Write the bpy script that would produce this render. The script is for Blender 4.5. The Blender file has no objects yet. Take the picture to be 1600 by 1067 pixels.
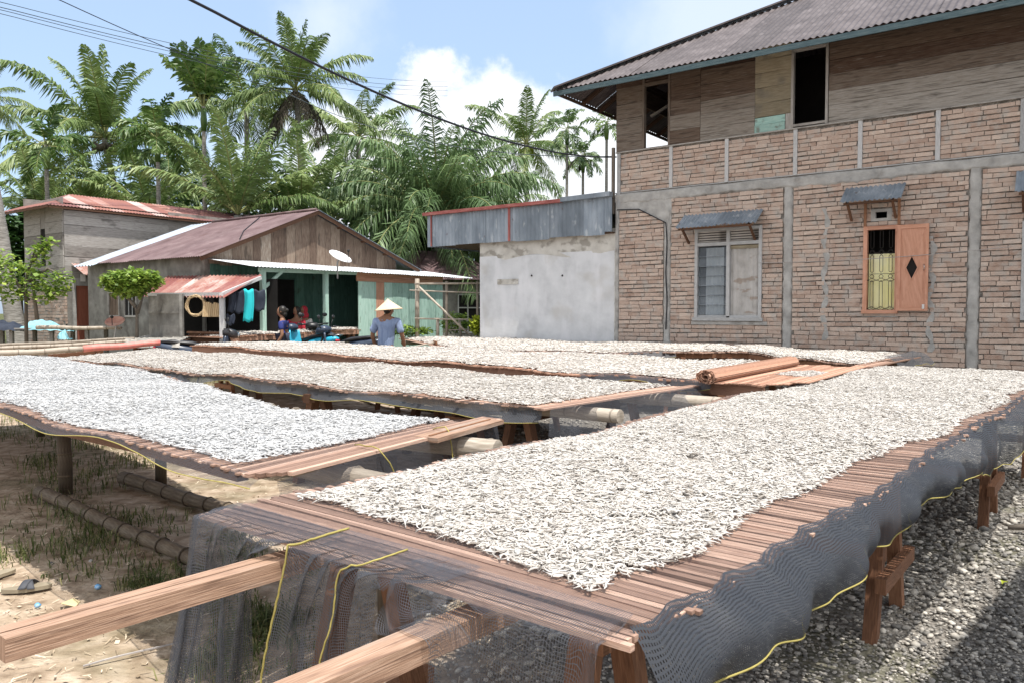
import bpy, math, random
import numpy as np
from mathutils import Vector, Matrix
random.seed(7); RNG = np.random.default_rng(7)
S = bpy.context.scene; COL = S.collection
R = math.radians
# ------------------------------------------------------------------ camera, sky, sun, exposure
CAMH = 1.62; F = 1200.0; PITCH = math.atan(45.5 / F)
cam = bpy.data.objects.new('camera', bpy.data.cameras.new('camera')); COL.objects.link(cam)
cam.location = (0, 0, CAMH); cam.rotation_euler = (math.pi / 2 - PITCH, 0, 0)
cam.data.sensor_width = 36; cam.data.lens = F / 1600 * 36; cam.data.clip_end = 2000; cam.data.clip_start = .05
S.camera = cam
SUN = Vector((.21, -.27, 1.0)).normalized()
sun = bpy.data.objects.new('sun', bpy.data.lights.new('sun', 'SUN')); COL.objects.link(sun)
sun.data.energy = 4.6; sun.data.angle = R(.53); sun.data.color = (1, .955, .88)
sun.rotation_euler = SUN.to_track_quat('Z', 'Y').to_euler()
S.view_settings.view_transform = 'Standard'; S.view_settings.look = 'None'
S.view_settings.exposure = .40; S.view_settings.gamma = 1
S.cycles.transparent_max_bounces = 16; S.cycles.max_bounces = 6


def ray(px, py):
    d = Vector(((px - 800) / F, 1, (533.5 - py) / F))
    c, s = math.cos(PITCH), math.sin(PITCH)
    return Vector((d.x, d.y * c + d.z * s, -d.y * s + d.z * c))


def at_z(px, py, z=1.0):
    d = ray(px, py); return Vector((0, 0, CAMH)) + d * ((z - CAMH) / d.z)


def at_d(px, py, y):
    d = ray(px, py); return Vector((0, 0, CAMH)) + d * (y / d.y)


W = bpy.data.worlds.new('World'); S.world = W; W.use_nodes = True
nt = W.node_tree; nt.nodes.clear()


def N(t, typ, **kw):
    n = t.nodes.new(typ)
    for k, v in kw.items():
        if hasattr(n, k) and not k.startswith('i_'): setattr(n, k, v)
    return n


def build_world():
    L = nt.links.new
    out = N(nt, 'ShaderNodeOutputWorld'); sky = N(nt, 'ShaderNodeTexSky', sky_type='NISHITA')
    sky.sun_disc = False; sky.sun_elevation = math.asin(SUN.z); sky.sun_rotation = math.atan2(SUN.x, SUN.y)
    sky.air_density = 1.0; sky.dust_density = 1.6; sky.ozone_density = 1.0; sky.altitude = 0
    b1 = N(nt, 'ShaderNodeBackground'); b1.inputs[1].default_value = .14
    b2 = N(nt, 'ShaderNodeBackground'); b2.inputs[0].default_value = (.95, .97, 1, 1); b2.inputs[1].default_value = .95
    hz = N(nt, 'ShaderNodeMix'); hz.data_type = 'RGBA'; hz.inputs[0].default_value = .42; L(sky.outputs[0], hz.inputs[6]); hz.inputs[7].default_value = (4.5, 5.9, 7.9, 1); L(hz.outputs[2], b1.inputs[0])
    tc = N(nt, 'ShaderNodeTexCoord')
    nz = N(nt, 'ShaderNodeTexNoise'); nz.inputs['Scale'].default_value = 16; nz.inputs['Detail'].default_value = 10; nz.inputs['Roughness'].default_value = .6
    L(tc.outputs['Generated'], nz.inputs['Vector'])
    prev = None
    # cloud heads: direction (px,py), angular radius
    for px, py, rr, soft in [(672, 140, .050, .015), (705, 195, .062, .02), (800, 190, .062, .02), (760, 260, .09, .03), (880, 285, .10, .03), 
                             (560, 300, .10, .05), (1180, 20, .09, .12), (1000, 230, .08, .03), (430, 290, .06, .08), (520, 33, .008, .09),
                             ((-1, .1, .35), 0, .5, .3), ((.9, -.6, .3), 0, .7, .3), ((-.3, -1, .5), 0, .75, .3), ((-.9, -.5, .9), 0, .5, .3), ((.2, -.3, 1.6), 0, .2, .3)]:  # unseen clouds out of frame, added to lift the ambient light
        d = ray(px, py).normalized() if not isinstance(px, tuple) else Vector(px).normalized()
        vm = N(nt, 'ShaderNodeVectorMath', operation='DISTANCE'); L(tc.outputs['Generated'], vm.inputs[0]); vm.inputs[1].default_value = d
        ad = N(nt, 'ShaderNodeMath', operation='MULTIPLY_ADD'); L(nz.outputs[0], ad.inputs[0]); ad.inputs[1].default_value = -.11; L(vm.outputs['Value'], ad.inputs[2])
        mr = N(nt, 'ShaderNodeMapRange', interpolation_type='SMOOTHSTEP'); L(ad.outputs[0], mr.inputs[0])
        mr.inputs[1].default_value = rr - .065 + soft; mr.inputs[2].default_value = rr - .065 - .012
        mr.inputs[3].default_value = 0; mr.inputs[4].default_value = .96 if soft < .08 else (.9 if soft > .2 else .4)
        if prev is None: prev = mr
        else:
            mx = N(nt, 'ShaderNodeMath', operation='MAXIMUM'); L(prev.outputs[0], mx.inputs[0]); L(mr.outputs[0], mx.inputs[1]); prev = mx
    mix = N(nt, 'ShaderNodeMixShader'); L(prev.outputs[0], mix.inputs[0]); L(b1.outputs[0], mix.inputs[1]); L(b2.outputs[0], mix.inputs[2])
    L(mix.outputs[0], out.inputs[0])


build_world()


# ------------------------------------------------------------------ materials
def mk(name, cols, scale=6, rough=.8, coord='UV', stretch=(1, 1, 1), detail=7, bump=.3, bscale=None, rk=.0, rv=.15,
       over=(), spec=.3, metal=0, trans=0, dist=0, bdist=.01, alpha=None):
    m = bpy.data.materials.new(name); m.use_nodes = True; t = m.node_tree; t.nodes.clear(); L = t.links.new
    out = N(t, 'ShaderNodeOutputMaterial'); P = N(t, 'ShaderNodeBsdfPrincipled'); L(P.outputs[0], out.inputs[0])
    tc = N(t, 'ShaderNodeTexCoord'); mp = N(t, 'ShaderNodeMapping'); mp.inputs['Scale'].default_value = stretch
    L(tc.outputs[coord], mp.inputs[0])
    nz = N(t, 'ShaderNodeTexNoise'); nz.inputs['Scale'].default_value = scale; nz.inputs['Detail'].default_value = detail
    nz.inputs['Roughness'].default_value = .6; nz.inputs['Distortion'].default_value = dist; L(mp.outputs[0], nz.inputs['Vector'])
    at = N(t, 'ShaderNodeAttribute'); at.attribute_name = 'rnd'
    # fac = (noise-.5)*k+.5 blended with rnd
    a = N(t, 'ShaderNodeMapRange'); a.inputs[1].default_value = .28; a.inputs[2].default_value = .72; L(nz.outputs[0], a.inputs[0])
    b = N(t, 'ShaderNodeMix'); b.data_type = 'FLOAT'; b.inputs[0].default_value = rk; L(a.outputs[0], b.inputs[2]); L(at.outputs['Fac'], b.inputs[3])
    cr = N(t, 'ShaderNodeValToRGB'); els = cr.color_ramp.elements
    if isinstance(cols[0][1], (int, float)): cols = [(i / max(1, len(cols) - 1), c) for i, c in enumerate(cols)]
    els[0].position = cols[0][0]; els[0].color = (*cols[0][1], 1)
    if len(cols) == 1: els[1].color = (*cols[0][1], 1)
    else:
        els[1].position = cols[-1][0]; els[1].color = (*cols[-1][1], 1)
        for p, c in cols[1:-1]:
            e = els.new(p); e.color = (*c, 1)
    L(b.outputs[0], cr.inputs[0]); cur = cr.outputs[0]
    if rv:
        mr = N(t, 'ShaderNodeMapRange'); L(at.outputs['Fac'], mr.inputs[0]); mr.inputs[3].default_value = 1 - rv; mr.inputs[4].default_value = 1 + rv
        vm = N(t, 'ShaderNodeVectorMath', operation='SCALE'); L(cur, vm.inputs[0]); L(mr.outputs[0], vm.inputs['Scale']); cur = vm.outputs[0]
    for o in over:   # (colour, scale, lo, hi, strength[, stretch])
        c, sc, lo, hi, st = o[:5]
        mp2 = N(t, 'ShaderNodeMapping'); mp2.inputs['Scale'].default_value = o[5] if len(o) > 5 else (1, 1, 1); mp2.inputs['Location'].default_value = (3.1, 7.7, 1.3)
        L(tc.outputs[o[6] if len(o) > 6 else coord], mp2.inputs[0])
        n2 = N(t, 'ShaderNodeTexNoise'); n2.inputs['Scale'].default_value = sc; n2.inputs['Detail'].default_value = 6; L(mp2.outputs[0], n2.inputs['Vector'])
        r2 = N(t, 'ShaderNodeMapRange', interpolation_type='SMOOTHSTEP'); L(n2.outputs[0], r2.inputs[0]); r2.inputs[1].default_value = lo; r2.inputs[2].default_value = hi; r2.inputs[4].default_value = st
        mx = N(t, 'ShaderNodeMix'); mx.data_type = 'RGBA'; L(r2.outputs[0], mx.inputs[0]); L(cur, mx.inputs[6]); mx.inputs[7].default_value = (*c, 1); cur = mx.outputs[2]
    L(cur, P.inputs['Base Color']); P.inputs['Roughness'].default_value = rough; P.inputs['Specular IOR Level'].default_value = spec; P.inputs['Metallic'].default_value = metal
    if bump:
        n3 = nz
        if bscale:
            n3 = N(t, 'ShaderNodeTexNoise'); n3.inputs['Scale'].default_value = bscale; n3.inputs['Detail'].default_value = 5; L(mp.outputs[0], n3.inputs['Vector'])
        bp = N(t, 'ShaderNodeBump'); bp.inputs['Strength'].default_value = bump; bp.inputs['Distance'].default_value = bdist; L(n3.outputs[0], bp.inputs['Height']); L(bp.outputs[0], P.inputs['Normal'])
    if trans:
        tl = N(t, 'ShaderNodeBsdfTranslucent'); L(cur, tl.inputs[0]); ms = N(t, 'ShaderNodeMixShader'); ms.inputs[0].default_value = trans
        L(P.outputs[0], ms.inputs[1]); L(tl.outputs[0], ms.inputs[2]); L(ms.outputs[0], out.inputs[0])
    return m


def net_mat(name, col, period=.005, thread=.3, extra=.0, rough=.6):
    m = bpy.data.materials.new(name); m.use_nodes = True; t = m.node_tree; t.nodes.clear(); L = t.links.new
    out = N(t, 'ShaderNodeOutputMaterial'); P = N(t, 'ShaderNodeBsdfPrincipled'); P.inputs['Base Color'].default_value = (*col, 1); P.inputs['Roughness'].default_value = rough
    tc = N(t, 'ShaderNodeTexCoord'); sp = N(t, 'ShaderNodeSeparateXYZ')
    ns = N(t, 'ShaderNodeTexNoise'); ns.inputs['Scale'].default_value = 7; ns.inputs['Detail'].default_value = 3; L(tc.outputs['UV'], ns.inputs['Vector'])
    vs = N(t, 'ShaderNodeVectorMath', operation='SCALE'); L(ns.outputs['Color'], vs.inputs[0]); vs.inputs['Scale'].default_value = .03
    va = N(t, 'ShaderNodeVectorMath', operation='ADD'); L(tc.outputs['UV'], va.inputs[0]); L(vs.outputs[0], va.inputs[1]); L(va.outputs[0], sp.inputs[0])
    hs = []
    for ax, th in ((0, thread), (1, thread * .8)):
        a = N(t, 'ShaderNodeMath', operation='DIVIDE'); L(sp.outputs[ax], a.inputs[0]); a.inputs[1].default_value = period
        b = N(t, 'ShaderNodeMath', operation='FRACT'); L(a.outputs[0], b.inputs[0])
        c = N(t, 'ShaderNodeMath', operation='LESS_THAN'); L(b.outputs[0], c.inputs[0]); c.inputs[1].default_value = th; hs.append(c)
    mx = N(t, 'ShaderNodeMath', operation='MAXIMUM'); L(hs[0].outputs[0], mx.inputs[0]); L(hs[1].outputs[0], mx.inputs[1])
    m2 = N(t, 'ShaderNodeMath', operation='MAXIMUM'); L(mx.outputs[0], m2.inputs[0]); m2.inputs[1].default_value = extra
    tr = N(t, 'ShaderNodeBsdfTransparent'); ms = N(t, 'ShaderNodeMixShader'); L(m2.outputs[0], ms.inputs[0]); L(tr.outputs[0], ms.inputs[1]); L(P.outputs[0], ms.inputs[2]); L(ms.outputs[0], out.inputs[0])
    return m


MT = {}
def mats():
    M = MT
    G = (25, 1.2, 1)
    M['slat'] = mk('slat_wood', [(.20, .115, .08), (.38, .24, .18), (.58, .41, .32)], 9, .75, 'UV', (1.5, 30, 1), rk=.45, rv=.25, bump=.35)
    M['slat_red'] = mk('slat_red', [(.22, .11, .07), (.46, .26, .18), (.62, .41, .30)], 9, .7, 'UV', (1.5, 30, 1), rk=.4, rv=.2, bump=.5)
    M['timber'] = mk('timber_red', [(.20, .11, .07), (.38, .24, .165), (.58, .41, .31)], 9, .8, 'UV', (.8, 30, 1), rk=.15, rv=.12, bump=.35, over=[((.14, .08, .055), 10, .52, .68, .6, (.6, 5, 1)), ((.36, .32, .28), 3, .55, .7, .45, (.5, 3, 1))])
    M['timber_dark'] = mk('timber_dark', [(.045, .024, .016), (.12, .06, .035), (.22, .12, .075)], 7, .8, 'UV', (2, 24, 1), rk=.3, rv=.2, bump=.6)
    M['timber_leg'] = mk('timber_leg', [(.10, .045, .025), (.23, .11, .06), (.34, .19, .11)], 7, .8, 'UV', (2, 24, 1), rk=.3, rv=.2, bump=.6)
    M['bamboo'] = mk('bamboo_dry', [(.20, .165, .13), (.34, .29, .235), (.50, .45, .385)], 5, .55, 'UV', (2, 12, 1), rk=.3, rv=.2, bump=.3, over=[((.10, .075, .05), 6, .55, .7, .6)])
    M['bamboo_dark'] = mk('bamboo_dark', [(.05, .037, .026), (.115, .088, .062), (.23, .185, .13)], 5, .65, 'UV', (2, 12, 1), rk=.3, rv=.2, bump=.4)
    M['bamboo_node'] = mk('bamboo_node', [(.10, .075, .05), (.2, .15, .1)], 9, .7, 'UV')
    M['pink'] = mk('pink_pole', [(.50, .13, .12), (.60, .2, .17), (.55, .33, .27)], 3, .5, 'UV', (1, 6, 1), rk=.2)
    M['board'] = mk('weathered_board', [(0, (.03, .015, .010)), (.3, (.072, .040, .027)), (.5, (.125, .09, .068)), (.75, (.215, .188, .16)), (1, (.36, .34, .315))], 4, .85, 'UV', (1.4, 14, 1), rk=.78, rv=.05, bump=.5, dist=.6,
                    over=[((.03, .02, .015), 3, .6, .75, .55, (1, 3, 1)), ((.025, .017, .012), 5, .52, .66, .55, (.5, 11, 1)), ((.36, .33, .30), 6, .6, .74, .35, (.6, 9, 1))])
    M['board_grey'] = mk('grey_board', [(0, (.15, .135, .12)), (.5, (.31, .29, .27)), (1, (.50, .48, .455))], 4, .9, 'UV', (1.4, 12, 1), rk=.45, rv=.1, bump=.5, over=[((.04, .035, .03), 2.5, .56, .72, .6, (1, 2, 1))])
    M['board_gable'] = mk('gable_board', [(0, (.05, .03, .022)), (.4, (.145, .10, .075)), (.75, (.25, .195, .15)), (1, (.42, .38, .33))], 4, .9, 'UV', (1.4, 9, 1), rk=.55, rv=.1, bump=.5, over=[((.03, .022, .018), 3, .56, .7, .6, (.6, 3, 1))])
    M['board_mint'] = mk('mint_board', [(0, (.22, .36, .30)), (.5, (.36, .53, .46)), (1, (.48, .63, .56))], 3, .8, 'UV', (1.2, 8, 1), rk=.3, rv=.12, bump=.3, over=[((.10, .09, .07), 5, .58, .72, .55, (1, 4, 1))])
    M['teal_dark'] = mk('old_green_paint', [(.045, .11, .09), (.09, .19, .155), (.13, .25, .21)], 3, .8, 'UV', (1.2, 6, 1), rk=.3, rv=.15, bump=.3, over=[((.05, .04, .03), 4, .6, .7, .5)])
    M['mint_patch'] = mk('mint_patch', [(.25, .42, .38), (.38, .55, .5)], 5, .8, 'UV', (1, 6, 1), over=[((.12, .1, .08), 9, .55, .7, .7)])
    M['yellow_board'] = mk('yellow_board', [(.17, .14, .095), (.27, .23, .16), (.37, .335, .26)], 4, .85, 'UV', (1.4, 12, 1), rk=.3, rv=.2, bump=.5, over=[((.12, .11, .10), 3, .5, .7, .5)])
    M['stud'] = mk('pale_stud', [(.28, .28, .28), (.43, .43, .43), (.56, .56, .57)], 7, .85, 'UV', (1.5, 12, 1), rk=.2, bump=.4)
    M['brick'] = mk('fired_brick', [(0, (.29, .14, .095)), (.12, (.37, .25, .195)), (.5, (.455, .345, .285)), (.8, (.50, .40, .335)), (1, (.57, .475, .41))], 14, .92, 'Object', rk=.5, rv=.1, bump=.8, bscale=40,
                    over=[((.42, .385, .35), 6, .46, .68, .75), ((.17, .13, .11), 2.2, .6, .78, .5)])
    M['mortar'] = mk('mortar', [(.10, .09, .08), (.24, .22, .20), (.42, .39, .36)], 16, .95, 'Object', bump=1, rv=0, bscale=30, bdist=.02)
    M['concrete'] = mk('concrete_rough', [(.25, .245, .235), (.37, .36, .345), (.48, .47, .45)], 5, .92, 'Object', bump=.8, bscale=25, rv=0, over=[((.15, .13, .11), 3, .58, .72, .5)])
    M['plaster'] = mk('pale_plaster', [(.48, .49, .51), (.60, .61, .63), (.69, .70, .72)], 2.2, .9, 'Object', bump=.25, bscale=18, rv=0, detail=9,
                      over=[((.46, .44, .41), 1.3, .52, .68, .5), ((.74, .74, .77), .9, .52, .66, .5, (3, 3, .7))])
    M['stain'] = mk('old_plaster_band', [(.42, .40, .37), (.54, .52, .48), (.64, .62, .58)], 3.5, .92, 'Object', bump=.5, bscale=20, rv=0, over=[((.27, .25, .22), 4, .5, .62, .8, (1, 1, 1.4))])
    M['plaster_grey'] = mk('grey_plaster', [(.13, .12, .11), (.22, .21, .195), (.32, .31, .285)], 3, .92, 'Object', bump=.5, bscale=22, rv=0, over=[((.07, .06, .05), 2, .58, .7, .6)])
    M['roof'] = mk('roof_brown', [(.06, .049, .049), (.10, .084, .084), (.145, .125, .125)], 3, .6, 'Object', rv=.16, bump=.1, metal=.1, over=[((.20, .175, .175), 2.2, .58, .75, .5), ((.05, .035, .03), 1.2, .6, .75, .5)])
    M['roof_red'] = mk('roof_maroon', [(.10, .06, .062), (.15, .098, .10), (.21, .15, .15)], 2, .6, 'Object', rv=.2, bump=.1, over=[((.31, .24, .23), 3, .6, .75, .5), ((.08, .035, .03), 2.0, .6, .7, .5)])
    M['roof_rust'] = mk('roof_rust', [(0, (.17, .055, .055)), (.35, (.25, .095, .085)), (.55, (.33, .19, .16)), (.8, (.50, .44, .42)), (1, (.62, .58, .57))], 1.6, .75, 'Object', (1, 1, 1), rk=.5, rv=.12, bump=.2, over=[((.27, .09, .06), 6, .56, .66, .6)])
    M['zinc'] = mk('zinc_sheet', [(.30, .35, .42), (.45, .50, .57), (.58, .62, .68)], 2, .45, 'Object', rv=.12, bump=.1, metal=.35, over=[((.30, .24, .2), 5, .64, .7, .6)])
    M['zinc_new'] = mk('zinc_new', [(.62, .65, .68), (.74, .77, .80)], 2, .5, 'Object', rv=.06, bump=.05, metal=.1, over=[((.16, .18, .2), 9, .66, .69, .8)])
    M['zinc_old'] = mk('zinc_old', [(.15, .18, .215), (.235, .275, .32), (.35, .39, .44)], 3, .55, 'Object', (1, 1, .4), rv=.22, bump=.15, metal=.3, over=[((.52, .55, .58), 7, .6, .7, .6, (1, 1, .4)), ((.13, .075, .06), 5, .66, .72, .6)])
    M['teal_fascia'] = mk('teal_fascia', [(.035, .06, .072), (.065, .105, .12), (.12, .155, .165)], 5, .75, 'UV', (1, 8, 1), rk=.2)
    M['fascia_red'] = mk('red_flashing', [(.20, .05, .045), (.30, .09, .08), (.38, .17, .15)], 4, .6, 'UV', (1, 4, 1))
    M['salmon'] = mk('salmon_paint', [(.42, .20, .125), (.53, .27, .18), (.60, .33, .235)], 4, .6, 'UV', (1, 6, 1), bump=.15, over=[((.28, .1, .06), 6, .62, .75, .4)])
    M['door_brown'] = mk('brown_door', [(.22, .07, .045), (.31, .11, .07)], 4, .7, 'UV', (1, 5, 1), bump=.1)
    M['black'] = mk('black_plastic', [(.012, .012, .014), (.03, .03, .034)], 8, .4, 'Object', spec=.5, bump=0)
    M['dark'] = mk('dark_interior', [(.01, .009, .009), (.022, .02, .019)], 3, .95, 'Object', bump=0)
    M['iron'] = mk('iron', [(.015, .015, .016), (.04, .035, .03)], 9, .6, 'Object', bump=.1)
    M['glass_blue'] = mk('louvre_glass', [(.06, .075, .09), (.13, .155, .18), (.26, .29, .32)], 3, .12, 'Object', rk=.3, rv=.2, spec=.8, bump=0)
    M['curtain'] = mk('curtain', [(.36, .34, .32), (.50, .48, .46), (.60, .58, .56)], 3, .8, 'Object', (2, 2, 1.5), bump=.3, over=[((.24, .17, .12), 2, .60, .66, .6, (1, 1, 3))])
    M['curtain_dark'] = mk('curtain_blue', [(.46, .52, .56), (.62, .67, .70)], 3, .8, 'Object', (8, 8, 1), bump=.3)
    M['cloth_yellow'] = mk('yellow_cloth', [(.74, .71, .30), (.84, .82, .48), (.86, .88, .7)], 1.6, .85, 'Object', (1, 1, .8), bump=.1)
    M['ground'] = None
    M['net'] = net_mat('black_net', (.065, .07, .085), .0062, .29)
    M['net_far'] = net_mat('net_far', (.06, .065, .075), .013, .48)
    M['net_flat'] = net_mat('net_flat', (.06, .055, .06), .0060, .12)
    M['net_thin'] = net_mat('net_thin', (.075, .08, .095), .0062, .20)
    M['net_side'] = net_mat('net_side', (.03, .034, .043), .0066, .58)
    M['rope'] = mk('yellow_rope', [(.28, .23, .06), (.42, .36, .12)], 30, .7, 'Object', bump=.4)
    M['cord'] = mk('tan_cord', [(.42, .30, .17), (.55, .42, .26)], 30, .8, 'Object')
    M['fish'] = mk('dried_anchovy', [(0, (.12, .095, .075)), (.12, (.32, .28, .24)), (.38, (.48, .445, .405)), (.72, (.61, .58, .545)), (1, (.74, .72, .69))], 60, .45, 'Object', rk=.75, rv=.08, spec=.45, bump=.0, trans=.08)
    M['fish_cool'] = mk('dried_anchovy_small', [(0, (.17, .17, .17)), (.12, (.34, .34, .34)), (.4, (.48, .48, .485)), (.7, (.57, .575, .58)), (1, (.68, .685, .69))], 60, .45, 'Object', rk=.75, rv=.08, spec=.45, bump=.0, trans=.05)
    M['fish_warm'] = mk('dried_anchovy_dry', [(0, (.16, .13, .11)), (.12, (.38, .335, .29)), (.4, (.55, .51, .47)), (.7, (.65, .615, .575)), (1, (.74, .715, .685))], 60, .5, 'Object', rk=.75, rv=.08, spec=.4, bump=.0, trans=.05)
    M['palm'] = mk('palm_leaf', [(.07, .13, .03), (.145, .22, .062), (.29, .34, .13)], 3, .5, 'Object', rk=.7, rv=.25, spec=.55, bump=0, trans=.22)
    M['palm_oil'] = mk('oil_palm_leaf', [(.06, .12, .042), (.12, .20, .075), (.23, .30, .13)], 3, .5, 'Object', rk=.7, rv=.25, spec=.55, bump=0, trans=.2)
    M['palm_bright'] = mk('areca_leaf', [(.035, .085, .02), (.085, .16, .035), (.19, .26, .07)], 3, .45, 'Object', rk=.7, rv=.2, spec=.5, bump=0, trans=.25)
    M['palm_dead'] = mk('dead_frond', [(.03, .03, .02), (.07, .06, .045), (.14, .12, .09)], 3, .8, 'Object', rk=.7, rv=.2, bump=0)
    M['rachis'] = mk('frond_stalk', [(.16, .19, .06), (.28, .28, .12)], 3, .6, 'Object', rk=.5, bump=0)
    M['leaf'] = mk('broad_leaf', [(.09, .17, .025), (.22, .34, .055), (.40, .48, .11)], 4, .5, 'Object', rk=.75, rv=.2, spec=.4, bump=0, trans=.3)
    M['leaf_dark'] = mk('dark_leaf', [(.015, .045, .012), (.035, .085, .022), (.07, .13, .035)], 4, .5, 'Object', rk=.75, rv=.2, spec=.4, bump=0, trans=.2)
    M['leaf_yellow'] = mk('yellow_leaf', [(.20, .26, .02), (.40, .45, .04)], 4, .5, 'Object', rk=.75, rv=.2, spec=.3, bump=0, trans=.3)
    M['trunk'] = mk('palm_trunk', [(.13, .12, .105), (.25, .235, .215), (.38, .36, .335)], 5, .9, 'Object', (1, 1, 7), bump=.8, rv=.1, bdist=.03)
    M['bark'] = mk('bark', [(.09, .075, .06), (.19, .165, .14)], 12, .9, 'Object', (1, 1, .4), bump=.6)
    M['grass'] = mk('grass_blade', [(.06, .09, .025), (.13, .16, .05), (.36, .31, .17)], 2, .6, 'Object', rk=.85, rv=.2, bump=0, trans=.25)
    M['straw'] = mk('dry_straw', [(.27, .20, .13), (.48, .39, .28), (.66, .58, .46)], 2, .8, 'Object', rk=.85, rv=.2, bump=0)
    M['pebble'] = mk('river_pebble', [(0, (.11, .105, .105)), (.35, (.24, .228, .21)), (.7, (.38, .355, .315)), (1, (.55, .515, .46))], 25, .7, 'Object', rk=.7, rv=.2, bump=.2)
    M['skin'] = mk('skin', [(.23, .115, .07), (.30, .16, .10)], 6, .55, 'Object', bump=0)
    M['hair'] = mk('black_hair', [(.012, .010, .009), (.03, .025, .02)], 30, .4, 'Object', bump=.4)
    M['shirt'] = mk('light_blue_shirt', [(.17, .23, .38), (.24, .31, .47), (.32, .39, .54)], 3, .85, 'Object', (5, 5, 1), bump=.8, bdist=.03)
    M['navy'] = mk('navy_cloth', [(.022, .03, .14), (.04, .055, .22)], 4, .85, 'Object', bump=.5)
    M['red_cloth'] = mk('red_cloth', [(.38, .02, .04), (.52, .05, .07)], 4, .85, 'Object', bump=.4)
    M['white_cloth'] = mk('white_cloth', [(.60, .58, .56), (.75, .73, .72)], 4, .85, 'Object', bump=.4)
    M['trousers'] = mk('dark_trousers', [(.03, .035, .06), (.06, .065, .10)], 4, .9, 'Object', bump=.4)
    M['hat'] = mk('palm_leaf_hat', [(.56, .42, .28), (.68, .53, .37), (.75, .62, .46)], 14, .75, 'Object', (1, 1, 5), bump=.4)
    M['cyan'] = mk('cyan_paint', [(.03, .38, .58), (.05, .47, .66)], 3, .3, 'Object', bump=0, spec=.5)
    M['navy_paint'] = mk('dark_blue_paint', [(.022, .035, .065), (.05, .07, .11)], 3, .3, 'Object', bump=0, spec=.6)
    M['chrome'] = mk('chrome', [(.5, .5, .5), (.6, .6, .6)], 3, .25, 'Object', metal=.9, bump=0)
    M['rubber'] = mk('tyre', [(.018, .018, .018), (.035, .034, .032)], 12, .9, 'Object', bump=.2)
    M['tarp'] = mk('blue_tarp', [(.22, .50, .60), (.35, .63, .70)], 5, .5, 'Object', bump=.5)
    M['teal_cloth'] = mk('teal_towel', [(.02, .42, .47), (.03, .52, .56)], 5, .8, 'Object', bump=.4)
    M['denim'] = mk('dark_clothes', [(.018, .024, .04), (.05, .06, .085)], 5, .9, 'Object', bump=.5)
    M['green_cloth'] = mk('green_cloth', [(.13, .28, .13), (.22, .40, .2)], 5, .9, 'Object', bump=.5)
    M['sandal'] = mk('sandal_sole', [(.26, .22, .16), (.38, .33, .24)], 9, .8, 'Object', bump=.2)
    M['strap'] = mk('sandal_strap', [(.05, .055, .07), (.1, .105, .12)], 9, .6, 'Object', bump=.2)
    M['blue_plastic'] = mk('blue_plastic', [(.05, .22, .55), (.18, .45, .78), (.6, .75, .88)], 30, .25, 'Object', bump=.6)
    M['paper'] = mk('yellow_paper', [(.50, .41, .22), (.62, .53, .32)], 6, .8, 'Object', bump=.3)
    M['stick'] = mk('pale_stick', [(.33, .30, .29), (.5, .47, .45)], 9, .8, 'UV', (1, 8, 1))
    _g = M['glass_blue'].node_tree; _o = [n for n in _g.nodes if n.type == 'OUTPUT_MATERIAL'][0]; _p = [n for n in _g.nodes if n.type == 'BSDF_PRINCIPLED'][0]; _t = _g.nodes.new('ShaderNodeBsdfTransparent'); _m = _g.nodes.new('ShaderNodeMixShader'); _m.inputs[0].default_value = .5; _g.links.new(_t.outputs[0], _m.inputs[1]); _g.links.new(_p.outputs[0], _m.inputs[2]); _g.links.new(_m.outputs[0], _o.inputs[0])
    M['dish'] = mk('white_dish', [(.68, .68, .68), (.78, .78, .77)], 3, .4, 'Object', bump=0)
    M['dish_rust'] = mk('rusty_dish', [(.36, .13, .09), (.55, .33, .24)], 5, .6, 'Object', bump=0)
    M['cable'] = mk('black_cable', [(.012, .013, .02), (.02, .022, .03)], 3, .6, 'Object', bump=0)
    M['cable_thin'] = mk('grey_cable', [(.05, .07, .085), (.08, .1, .11)], 3, .6, 'Object', bump=0)
    M['pvc'] = mk('old_cloth_cover', [(.12, .115, .105), (.27, .255, .23), (.42, .40, .37)], 5, .8, 'Object', bump=.6)


mats()


# ------------------------------------------------------------------ mesh helpers
def tag(o, label=None, cat=None, group=None, kind=None):
    if label: o['label'] = label
    if cat: o['category'] = cat
    if group: o['group'] = group
    if kind: o['kind'] = kind
    return o


def thing(name, label, cat, loc=(0, 0, 0), rz=0, group=None):
    o = bpy.data.objects.new(name, None); COL.objects.link(o); o.empty_display_size = .2
    o.location = loc; o.rotation_euler = (0, 0, rz); return tag(o, label, cat, group)


def link_mesh(name, me, parent, loc=None):
    o = bpy.data.objects.new(name, me); COL.objects.link(o)
    if loc is not None: o.location = loc
    if parent is not None: o.parent = parent
    return o


def mesh_np(name, V, FQ, rnd, mat, parent=None, smooth=False, uv=None, off=None):
    """V (n,3); FQ (m,k) faces of k corners; rnd (m,)"""
    V = np.asarray(V, np.float32); FQ = np.asarray(FQ, np.int32); k = FQ.shape[1]; m = len(FQ)
    if off is not None: V = V - np.asarray(off, np.float32)
    me = bpy.data.meshes.new(name); me.vertices.add(len(V)); me.vertices.foreach_set('co', V.ravel())
    me.loops.add(m * k); me.loops.foreach_set('vertex_index', FQ.ravel()); me.polygons.add(m)
    me.polygons.foreach_set('loop_start', np.arange(m, dtype=np.int32) * k)
    me.update(calc_edges=True)
    if smooth: me.polygons.foreach_set('use_smooth', np.ones(m, bool))
    a = me.attributes.new('rnd', 'FLOAT', 'FACE'); a.data.foreach_set('value', np.asarray(rnd, np.float32))
    if uv is not None:
        ul = me.uv_layers.new(name='UVMap'); ul.data.foreach_set('uv', np.asarray(uv, np.float32).ravel())
    me.materials.append(mat); return link_mesh(name, me, parent)


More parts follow.
